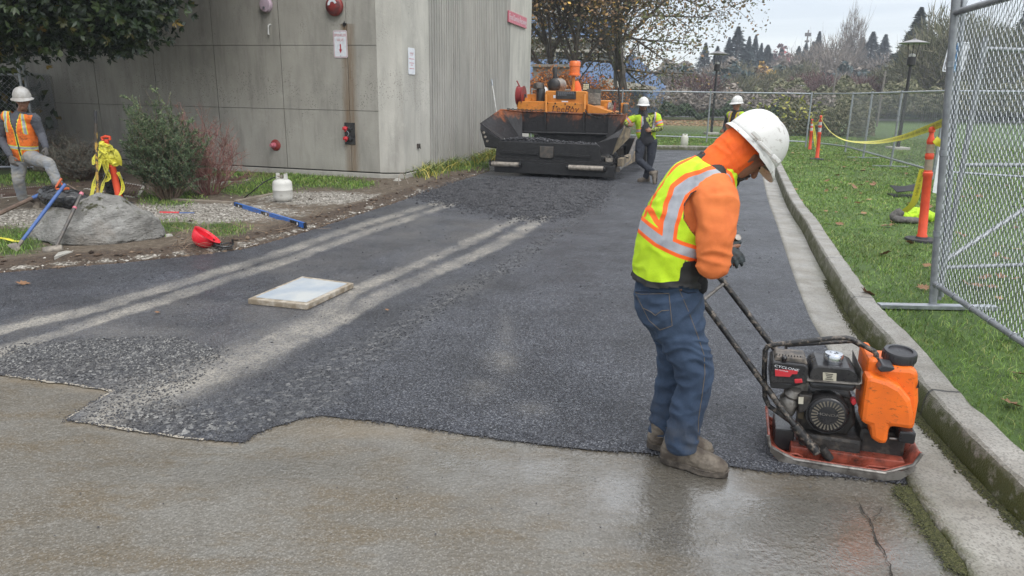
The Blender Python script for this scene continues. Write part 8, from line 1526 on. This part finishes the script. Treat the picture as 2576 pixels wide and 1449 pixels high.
rg = np.random.RandomState(8); X, Y = pick(rg, 3000, lawn_poly, lambda x, y: .9*fbm(x, y, .7)+0*x, 4, 34, 4, 30); v, f, t = quads(np.stack([X, Y, np.full(len(X), LZ+.03)], 1), .09, rg, rg.uniform(0, 1, len(X)), 1.2); v[:, 2] = LZ+.03+(v[:, 2]-LZ-.03)*.3; tag(np_mesh('leaf_litter', v, f, 4, M['dead_leaf'], attrs=dict(tone=t)), 'small brown leaves scattered over the distant lawn', 'leaves', kind='stuff')
X, Y = pick(rg, 26000, [(-5, 44), (18, 44), (24, 56), (-5, 56)], lambda x, y: .75*fbm(x, y, .5), 44, 56, -5, 24); v, f, t = quads(np.stack([X, Y, np.full(len(X), LZ+.05)], 1), .16, rg, rg.uniform(.3, 1, len(X)), 1.2); v[:, 2] = LZ+.05+(v[:, 2]-LZ-.05)*.2; tag(np_mesh('leaf_litter', v, f, 4, M['dead_leaf'], attrs=dict(tone=t)), 'wide strip of tan fallen leaves across the far lawn', 'leaves', kind='stuff')
for px, py, lb in ((57, 712, 'pale curled leaf on the asphalt near the left frame edge'), (973, 779, 'small orange leaf on the asphalt right of the cover slab'), (395, 785, 'tiny pale leaf on the asphalt left of the slab')):
    o = bpy.data.objects.new('fallen_leaf', lf); C.objects.link(o); p = G(px, py, .03); o.location = p; sz = .13 if px < 100 else .05; o.scale = (sz, sz*.7, sz); o.rotation_euler = (.3, .2, 1); tag(o, lb, 'leaf')
# ---------------------------------------------------------------- propane tank, level, red helmet, pens, hose
c = G(713, 510, .03); s = empty('propane_tank', c, 'dirty white propane cylinder standing on gravel by the wall', 'gas cylinder'); M['tank_white'] = mat('tank_white', (.52, .51, .47), .5, col2=(.30, .28, .24), sc=12, lo=.55, hi=.75, bump=.1)
m = MB(); m.lathe([(.10, 0), (.10, .03), (.125, .04), (.145, .07), (.152, .11), (.152, .20), (.156, .205), (.156, .215), (.152, .22), (.152, .30), (.145, .335), (.115, .365), (.06, .38), (.03, .385)], c, n=28); m.build('body', M['tank_white'], s)
m = MB(); 
for k in range(10):
    for side_ in (0, PI):
        a0 = side_+R(-52+k*10.4); a1 = side_+R(-52+(k+1)*10.4)
        m.prism([c+V(math.cos(a0)*.092, math.sin(a0)*.092, .365), c+V(math.cos(a1)*.092, math.sin(a1)*.092, .365), c+V(math.cos(a1)*.088, math.sin(a1)*.088, .47 if 2 < k < 7 or k % 9 else .45), c+V(math.cos(a0)*.088, math.sin(a0)*.088, .47)], V(-math.cos(a0), -math.sin(a0), 0)*.005)
m.build('collar', M['tank_white'], s); m = MB(); m.lathe([(.02, .38), (.022, .42), (.014, .43), (.014, .45)], c, n=10); m.tube([c+V(0, 0, .42), c+V(-.06, -.02, .42)], .014, 8); m.build('valve', M['iron'], s)
hp_ = [c+V(-.07, -.02, .42), W(665, 458, 11.3), W(640, 478, 11.2), G(612, 500, .03), G(600, 515, .03), G(585, 520, .03)]
def smooth3(P_, n=6):
    o = []
    for i in range(len(P_)-1):
        a, b, c_, d = P_[max(i-1, 0)], P_[i], P_[i+1], P_[min(i+2, len(P_)-1)]
        for k in range(n): t = k/n; o.append(.5*((2*b)+(c_-a)*t+(2*a-5*b+4*c_-d)*t*t+(3*b-a-3*c_+d)*t**3))
    return o+[P_[-1]]
m = MB(); m.tube(smooth3(hp_), .010, 6); m.tube(smooth3([Vector(q_) for q_ in (W(585, 520, 10.9), G(*Q2(2110, 740), .04), G(*Q2(2160, 790), .03), G(*Q2(2120, 850), .03), G(*Q2(2000, 860), .03), G(*Q2(1860, 880), .03), G(*Q2(1810, 850), .04), G(*Q2(1840, 818), .04))]), .010, 6); tag(m.build('gas_hose', M['rubber']), 'thin black gas hose running from the propane cylinder over the gravel', 'hose')
s = empty('torch_wand', G(*Q2(1600, 812), .04), 'red and blue torch wand lying on the gravel behind the boulder', 'torch'); A, B = G(*Q2(1330, 812), .05), G(*Q2(1850, 820), .05); MB().tube([A, A.lerp(B, .4)], .010, 6).build('pipe', M['iron'], s); MB().tube([A.lerp(B, .37), A.lerp(B, .72)], .020, 10).build('grip', M['bright_red'], s); MB().tube([A.lerp(B, .72), B], .013, 8).build('hose_end', M['blue_pole'], s)
A, B = G(592, 520, .04), G(768, 574, .04); d_ = (B-A).normalized(); ln = (B-A).length; yw = math.atan2(d_.y, d_.x); cc = (A+B)/2; s = empty('spirit_level', cc, 'long blue spirit level lying on the soil beside the asphalt edge', 'spirit level', None, yw); LF = Frame(s); M['level_blue'] = mat('level_blue', (.03, .14, .46), .35, col2=(.025, .11, .38), sc=8)
m = LF.mb(); m.box((0, 0, .035), (ln, .028, .055), ch=.004); m.box((0, 0, .0655), (ln, .034, .006)); m.box((0, 0, .004), (ln, .034, .006)); bd_ = m.build('body', M['level_blue'], s)
for x in (-.42, -.02, .38): m = LF.mb(); m.box((x*ln, -.0165, .035), (.11*ln, .006, .05)); m.build('grip_insert', M['black_plastic'], s)
for x in (-.42, .0, .42): m = LF.mb(); m.tube([(x*ln, -.019, .035), (x*ln, -.021, .035)], .019, 14); m.build('vial', M['sign_white'], s)
for e_ in (-.5, .5): m = LF.mb(); m.box((e_*ln, 0, .036), (.02, .04, .075), ch=.004); m.build('end_cap', M['black_plastic'], s)
# red upside-down helmet
c = G(520, 622, .03); s = empty('red_hard_hat', c, 'bright red hard hat lying on its side on the dirt edge', 'hard hat'); M['hat_red'] = mat('hat_red', (.70, .02, .035), .3, col2=(.60, .018, .03), sc=4)
m = MB(); ax = V(.55, .08, .82).normalized(); fwd = V(.8, -.2, -.45); fwd = (fwd-ax*fwd.dot(ax)).normalized(); sdd = ax.cross(fwd); n = 32; vs = []; cb_ = c+V(.01, -.02, .155)
for i in range(13):
    a = R(90*i/12)
    for j in range(n): t = 2*PI*j/n; r_ = max(math.cos(a), 0)**.62; vs.append(cb_-ax*(math.sin(a)*.15)+fwd*math.cos(t)*.135*r_+sdd*math.sin(t)*.112*r_)
m.add(vs, [(i*n+j, i*n+(j+1) % n, (i+1)*n+(j+1) % n, (i+1)*n+j) for i in range(12) for j in range(n)]+[tuple(12*n+j for j in range(n))], 0, True); o = m.build('shell', M['hat_red'], s, fixn=False); sm = o.modifiers.new('s', 'SOLIDIFY'); sm.thickness = .004
m = MB(); vs = []
for r_, dz_ in ((0, 0), (1, .006), (1, .010), (0, .004)):
    for j in range(n): t = 2*PI*j/n; w2 = .008+.045*max(0, math.cos(t))**2; vs.append(cb_+ax*dz_+fwd*math.cos(t)*(.135+w2*r_)+sdd*math.sin(t)*(.112+w2*r_))
m.add(vs, [(i*n+j, i*n+(j+1) % n, (i+1)*n+(j+1) % n, (i+1)*n+j) for i in range(3) for j in range(n)], 0, True); m.build('brim', M['hat_red'], s)
c = G(*Q2(2130, 1165), .02); s = empty('helmet_liner', c, 'black plastic helmet liner lying right of the red hard hat', 'helmet liner'); m = MB()
m.tube([c+V(math.cos(a)*.105, math.sin(a)*.085, .055+.01*math.sin(2*a)) for a in [k*PI/10 for k in range(20)]], .009, 6, closed=True); m.tube([c+V(math.cos(a)*.09, math.sin(a)*.075, .02) for a in [k*PI/10 for k in range(20)]], .006, 6, closed=True); m.build('headband', M['black_plastic'], s)
m = MB()
for a in (0, PI/3, 2*PI/3): m.tube([c+V(math.cos(a)*.1, math.sin(a)*.08, .055), c+V(0, 0, .008), c-V(math.cos(a)*.1, math.sin(a)*.08, -.055)], .006, 5)
m.tube([c+V(.1, 0, .05), c+V(.105, 0, .12)], .012, 6); m.tube([c+V(-.1, 0, .05), c+V(-.105, 0, .12)], .010, 6); m.build('strap', M['black_plastic'], s)
# paving scrap, small rocks, timber edging, grates
o = MB().prism([G(*Q2(520, 1280), .03), G(*Q2(620, 1250), .03), G(*Q2(700, 1228), .03), G(*Q2(640, 1218), .03), G(*Q2(560, 1235), .03)], (0, 0, .05)).build('stone_fragment', M['conc_pale']); tag(o, 'flat pale stone fragment beside the sledgehammer head', 'stone')
for (px, py, r_, lb) in ((Q2(1605, 1040)[0], Q2(1605, 1040)[1], .05, 'round grey cobble in the dirt left of the red hard hat'), (1445, 0, 0, ''), (820-22, 700, 0, '')):
    if r_: o = MB().lathe([(.01, -r_*.6), (r_*.8, -r_*.4), (r_, 0), (r_*.7, r_*.5), (.01, r_*.65)], G(px, py, .04), n=12).build('cobble', M['conc_pale']); tag(o, lb, 'stone')
p = G(1024+10, 455+6, .05); o = MB().lathe([(.01, -.05), (.07, -.03), (.085, .01), (.05, .05), (.01, .06)], G(1446*.353+548, 457, .04) if False else G(1000, 456, .04), n=12).build('cobble', M['conc_pale']); tag(o, 'pale round stone in the turned soil by the building corner', 'stone')
M['timber'] = mat('edging_timber', (.17, .14, .11), .9, col2=(.27, .23, .18), sc=9, bump=.4, stretch=(1, 1, 6))
def edging(a, b_, label, h=.07): a, b_ = Vector(a), Vector(b_); d_ = b_-a; c_ = (a+b_)/2; o = MB().box((c_.x, c_.y, h/2+.01), (d_.length, .09, h), math.atan2(d_.y, d_.x), ch=.008).build('edging_board', M['timber']); tag(o, label, 'edging')
edging(G(435, 512, 0), G(588, 520, 0), 'long timber edging board behind the gravel strip'); edging(G(595, 516, 0), G(705, 494, 0), 'timber edging board ending at the propane cylinder'); edging(G(370, 567, 0), G(500, 565, 0), 'weathered narrow edging board right of the boulder', .04)
M['grate'] = mat('rusty_grate', (.075, .035, .028), .8, .2, col2=(.13, .07, .055), sc=14)
def grate(pts, label, nb=26):
    P_ = [G(*p, .03) for p in pts]; s = empty('floor_grate', (P_[0]+P_[2])/2, label, 'grate', 'rusty grates by the wall'); m = MB()
    for k in range(nb): t = (k+.5)/nb; a, b_ = P_[0].lerp(P_[1], t), P_[3].lerp(P_[2], t); d_ = b_-a; m.box((a+b_)/2+V(0, 0, .01), (d_.length, .012, .03), math.atan2(d_.y, d_.x))
    m.build('bars', M['grate'], s); m = MB()
    for a, b_ in zip(P_, P_[1:]+P_[:1]): d_ = b_-a; m.box((a+b_)/2+V(0, 0, .005), (d_.length+.06, .07, .03), math.atan2(d_.y, d_.x))
    m.build('frame', M['conc_pale'], s)
grate([(170, 468), (345, 500), (360, 470), (210, 445)], 'rusty floor grate behind the boulder and bucket'); grate([(0, 500), (130, 490), (120, 470), (0, 478)], 'rusty floor grate behind the older worker\'s legs'); grate([(535, 462), (610, 457), (640, 448), (560, 448)], 'small rusty grate at the foot of the wall right of the shrub')
# ---------------------------------------------------------------- cover slab on the asphalt
A, B, C_, D = G(623, 755, .05), G(772, 770, .05), G(890, 715, .05), G(760, 698, .05); s = empty('cover_slab', (A+C_)/2*V(1, 1, 0) if False else V((A.x+C_.x)/2, (A.y+C_.y)/2, .02), 'pale blue-grey cover slab in a dirty concrete frame on the asphalt', 'slab')
M['slab_face'] = mat('slab_face', (.30, .335, .37), .5, col2=(.40, .41, .40), sc=2.5, bump=.1); M['slab_frame'] = mat('slab_frame', (.20, .16, .11), .85, col2=(.38, .34, .28), sc=12, bump=.5)
m = MB(); m.prism([V(p.x, p.y, .015) for p in (A, B, C_, D)], (0, 0, .048)); m.build('frame', M['slab_frame'], s, bevel=.006); m = MB(); cc = (A+B+C_+D)/4; m.prism([V(cc.x+(p.x-cc.x)*.86, cc.y+(p.y-cc.y)*.86, .060) for p in (A, B, C_, D)], (0, 0, .006)); m.build('cover', M['slab_face'], s)
# ---------------------------------------------------------------- shrubs by the wall
def stems_shrub(name, label, base, h, spread, n, seed, wm, lm, leaf, nl, droop=0., branchy=0, leafw=.3):
    rg = random.Random(seed); root = empty(name, base, label, 'shrub'); m = MB(); V_ = []; T_ = []
    for k in range(n):
        a = rg.uniform(0, 6.28); r_ = spread*rg.random()**.6; tgt = V(math.cos(a)*r_, math.sin(a)*r_*.7, h*(1-.45*(r_/spread)**2)*rg.uniform(.55, 1.05)); b0 = Vector(base)+V(math.cos(a)*.12*rg.random(), math.sin(a)*.1*rg.random(), 0); pts = []
        for i in range(8): t = i/7; pts.append(b0+V(tgt.x*t**.8, tgt.y*t**.8, tgt.z*t**1.15)+V(rg.gauss(0, .012), rg.gauss(0, .012), 0)*i)
        m.tube(pts, [.008*(1-.8*i/7)+.0015 for i in range(8)], 3, cap=False); fans = [pts]
        for q_ in range(branchy):
            i = rg.randint(2, 6); p = pts[i]; d = (pts[min(i+1, 7)]-pts[i-1]).normalized(); pp = [p]
            for j in range(5): d = (d+V(rg.gauss(0, .35), rg.gauss(0, .35), rg.gauss(.06, .25))).normalized(); pp.append(pp[-1]+d*h*.055)
            m.tube(pp, [.004, .0035, .003, .0025, .002, .0015], 3, cap=False); fans.append(pp)
            for w2 in range(2):
                i2 = rg.randint(1, 4); d = (pp[i2+1]-pp[i2]).normalized(); p3 = [pp[i2]]
                for j in range(3): d = (d+V(rg.gauss(0, .5), rg.gauss(0, .5), rg.gauss(.05, .3))).normalized(); p3.append(p3[-1]+d*h*.035)
                m.tube(p3, .0016, 3, cap=False); fans.append(p3)
        for pp in fans:
            for w2 in range(int(nl*len(pp)/8)):
                i = rg.random()*(len(pp)-1.01); i0 = int(i); p = pp[i0].lerp(pp[i0+1], i-i0); ax_ = (pp[i0+1]-pp[i0]).normalized(); 
                if (p.z-base[2]) < h*.12: continue
                a = V(rg.gauss(0, 1), rg.gauss(0, 1), rg.gauss(0, 1)).normalized(); d = (ax_*.7+a*.8).normalized(); s_ = d.cross(V(rg.gauss(0, 1), rg.gauss(0, 1), rg.gauss(0, 1))).normalized()*leaf*leafw*.5; L_ = leaf*rg.uniform(.6, 1.2); V_ += [p-s_, p+s_, p+d*L_]; T_ += [rg.random()*.7+.3*((p.z-base[2])/h)]*3
    m.build('stems', wm, root, fixn=False)
    if V_: np_mesh('foliage', np.array([tuple(v) for v in V_]), np.arange(len(V_)).reshape(-1, 3), 3, lm, parent=root, attrs=dict(tone=T_))
    return root
M['rosemary'] = leafmat('rosemary_leaf', [(0, (.025, .045, .025)), (.5, (.07, .11, .055)), (.8, (.14, .20, .09)), (1, (.30, .34, .14))]); M['stem_red'] = mat('stem_red', (.20, .075, .07), .7, col2=(.28, .18, .14), sc=10); M['stem_brown'] = mat('stem_brown', (.13, .09, .06), .9, col2=(.2, .15, .11), sc=9); M['lavender'] = leafmat('lavender_stem', [(0, (.09, .095, .075)), (.6, (.17, .17, .14)), (1, (.26, .23, .16))])
sb = G(425, 505, .03); stems_shrub('rosemary_shrub', 'tall green rosemary shrub against the shaded wall', sb, W(425, 236, sb.y).z, .52, 100, 3, M['stem_brown'], M['rosemary'], .042, 95, branchy=3, leafw=.26)
sb = G(505, 500, .03)+V(0, .35, 0); stems_shrub('bare_shrub', 'leafless reddish twiggy shrub right of the rosemary', sb, W(520, 285, sb.y).z, .70, 42, 5, M['stem_red'], M['dead_leaf'], .03, 2, branchy=12)
sb = G(210, 455, .03); stems_shrub('lavender_shrub', 'low grey-green lavender clump behind the older worker', sb, W(210, 345, sb.y).z, .75, 130, 7, M['stem_brown'], M['lavender'], .05, 45, branchy=2, leafw=.14)
sb = G(105, 440, .03)+V(0, .3, 0); stems_shrub('lavender_shrub', 'second grey lavender clump at the foot of the dark fence', sb, 1.0, .7, 70, 8, M['stem_brown'], M['lavender'], .05, 40, branchy=2, leafw=.14)
# grassy daylilies along the ribbed wall
rg = np.random.RandomState(31); root = []
b = NB('strap_leaf'); c = b.ramp(b.attr('tone'), [(0, (.06, .11, .02)), (.5, (.14, .20, .035)), (.8, (.36, .34, .06)), (1, (.50, .38, .10))]); M['strap'] = b.set(c, .6)
for k, (px, py, w_, lb) in enumerate(((1075, 441, .6, 'yellowing strap-leaved clump at the start of the ribbed wall'), (1130, 425, .7, 'yellow-green strap-leaved clump in the middle of the ribbed wall strip'), (1195, 405, .7, 'yellow-green strap-leaved clump beside the paver\'s left wing'), (1235, 398, .5, 'strap-leaved clump half hidden by the paver'))):
    p = G(px, py, .02); n = 420; X = p.x+rg.normal(size=n)*w_*.28; Y = p.y+rg.normal(size=n)*w_*.8; o = blades('strap_plants', X, Y, np.full(n, .02), rg, .30, .016, M['strap'], 1.1); tag(o, lb, 'plant', 'strap-leaved plants along the ribbed wall')
for k, (px, py) in enumerate(((620, 445), (700, 448), (560, 442))):
    p = G(px, py, .02); n = 160; X = p.x+rg.normal(size=n)*.25; Y = p.y+rg.normal(size=n)*.12; tag(blades('weeds', X, Y, np.full(n, .02), rg, .12, .02, M['blade'], 1.0), 'green weeds growing at the foot of the left wall', 'weeds', kind='stuff')
# roots and dry straw along the dug edge
rr_ = random.Random(6); m = MB()
for k in range(170):
    px = rr_.uniform(430, 800); py = 655-(px-100)*.13+rr_.gauss(0, 14)-(25 if px > 600 else 0); p = G(px, min(py, 640), .06); pts = [p]; d = V(rr_.gauss(0, 1), rr_.gauss(0, 1), .2).normalized()
    for j in range(5): d = (d+V(rr_.gauss(0, .5), rr_.gauss(0, .5), rr_.gauss(-.05, .25))).normalized(); q_ = pts[-1]+d*.05; q_.z = max(q_.z, .035); pts.append(q_)
    m.tube(pts, .0022, 3, cap=False)
tag(m.build('dry_roots', mat('dry_root', (.22, .16, .11), .9), fixn=False), 'tangled dry roots sticking out of the dug soil edge', 'roots', kind='stuff')
m = MB(); A = G(*(1000+14, 466), .04); m.tube(smooth3([G(1005, 470, .02), G(1003, 455, .10)+V(0, 0, .05), G(1012, 447, .12)+V(0, 0, .1), G(1024, 455, .1), G(1030, 470, .02)]), .008, 6); tag(m.build('bent_root', M['timber']), 'bent pale cable loop rising from the soil at the building corner', 'cable')
# ---------------------------------------------------------------- marks on the pavement
def strip(name, line, w0, w1, z, mt, seed):
    rg_ = random.Random(seed); pts = ragged(line, .010, seed, .05); m = MB(); n = len(pts); vs = []
    for i, p in enumerate(pts):
        a = Vector(pts[max(i-1, 0)]); b_ = Vector(pts[min(i+1, n-1)]); t = (b_-a).normalized(); nn_ = V(t.y, -t.x); w_ = w0+(w1-w0)*max(0, mnoise.noise(V(i*.35, seed*3.1, 0))+.25); vs += [(p[0]-nn_.x*.02, p[1]-nn_.y*.02, z), (p[0]+nn_.x*w_, p[1]+nn_.y*w_, z)]
    m.add(vs, [(2*i, 2*i+1, 2*i+3, 2*i+2) for i in range(n-1)]); o = m.build(name, mt); tag(o, kind='structure'); return o
M['chip'] = mat('fresh_chipped_concrete', (.36, .32, .26), .9, col2=(.22, .20, .165), sc=30, bump=.5, bs=80)
strip('chipped_edge', world_line([(0, 944), (90, 957), (180, 970), (287, 986)]), .004, .026, .0075, M['chip'], 3); strip('chipped_edge', world_line([(287, 986), (222, 1023), (168, 1056)]), .003, .018, .0075, M['chip'], 4); strip('chipped_edge', world_line([(190, 1062), (300, 1080), (420, 1098), (510, 1110)]), .003, .018, .0075, M['chip'], 5)
M['crack'] = mat('crack_dark', (.02, .018, .014), 1)
def crack(line, w_, seed):
    pts = ragged(world_line(line), .008, seed, .02); m = MB(); n = len(pts); vs = []; rg_ = random.Random(seed)
    for i, p in enumerate(pts): a = Vector(pts[max(i-1, 0)]); b_ = Vector(pts[min(i+1, n-1)]); t = (b_-a).normalized(); ww = w_*rg_.uniform(.3, 1.3)*min(1, i/4+.1); vs += [(p[0]-t.y*ww, p[1]+t.x*ww, .0075), (p[0]+t.y*ww, p[1]-t.x*ww, .0075)]
    m.add(vs, [(2*i, 2*i+1, 2*i+3, 2*i+2) for i in range(n-1)]); tag(m.build('crack', M['crack']), kind='structure')
crack([(2150, 1252), (2169, 1288), (2194, 1324), (2204, 1363), (2226, 1398), (2243, 1449), (2250, 1500)], .0035, 2); crack([(2194, 1322), (2205, 1300), (2216, 1278)], .002, 3)
X, Y = pick(rg, 2500, apron_poly, lambda x, y: .05+0*x, 2.0, 4.2, -3, 2.4); k_ = ~in_poly(X, Y, road_poly); X, Y = X[k_], Y[k_]; chunks('grit', X, Y, np.full(len(X), .007), rg.uniform(.002, .006, len(X)), rg, M['crumb'], .7, 'sparse grit scattered on the old concrete apron')
xs_ = []; rgm = np.random.RandomState(3)
ml = world_line([(2285, 1232), (2300, 1262), (2350, 1335), (2400, 1400), (2440, 1449)]); X = []; Y = []
for a, b_ in zip(ml[:-1], ml[1:]):
    t = rgm.uniform(0, 1, 1600); X += list(a[0]+(b_[0]-a[0])*t-np.abs(rgm.normal(size=1600))*.035+.01); Y += list(a[1]+(b_[1]-a[1])*t+rgm.normal(size=1600)*.015)
M['moss'] = tonemat('moss_tuft', [(0, (.022, .022, .010)), (.6, (.05, .055, .015)), (1, (.10, .095, .04))], .95); chunks('moss', np.array(X), np.array(Y), np.full(len(X), .010), rgm.uniform(.0018, .0055, len(X)), rgm, M['moss'], .6, 'green moss growing along the joint beside the gutter', 'moss')
X = []; Y = []
for i in range(0, len(CURB)-1):
    if 2.2 < CURB[i][1] < 6.5 or CURB[i][1] < 2.0: t = rgm.uniform(0, 1, 450); X += list(CURB[i][0]+(CURB[i+1][0]-CURB[i][0])*t-np.abs(rgm.normal(size=450))*.022); Y += list(CURB[i][1]+(CURB[i+1][1]-CURB[i][1])*t)
chunks('moss', np.array(X), np.array(Y), np.full(len(X), .014), rgm.uniform(.0025, .007, len(X)), rgm, M['moss'], .7, 'dark moss and silt gathered along the foot of the kerb', 'moss')
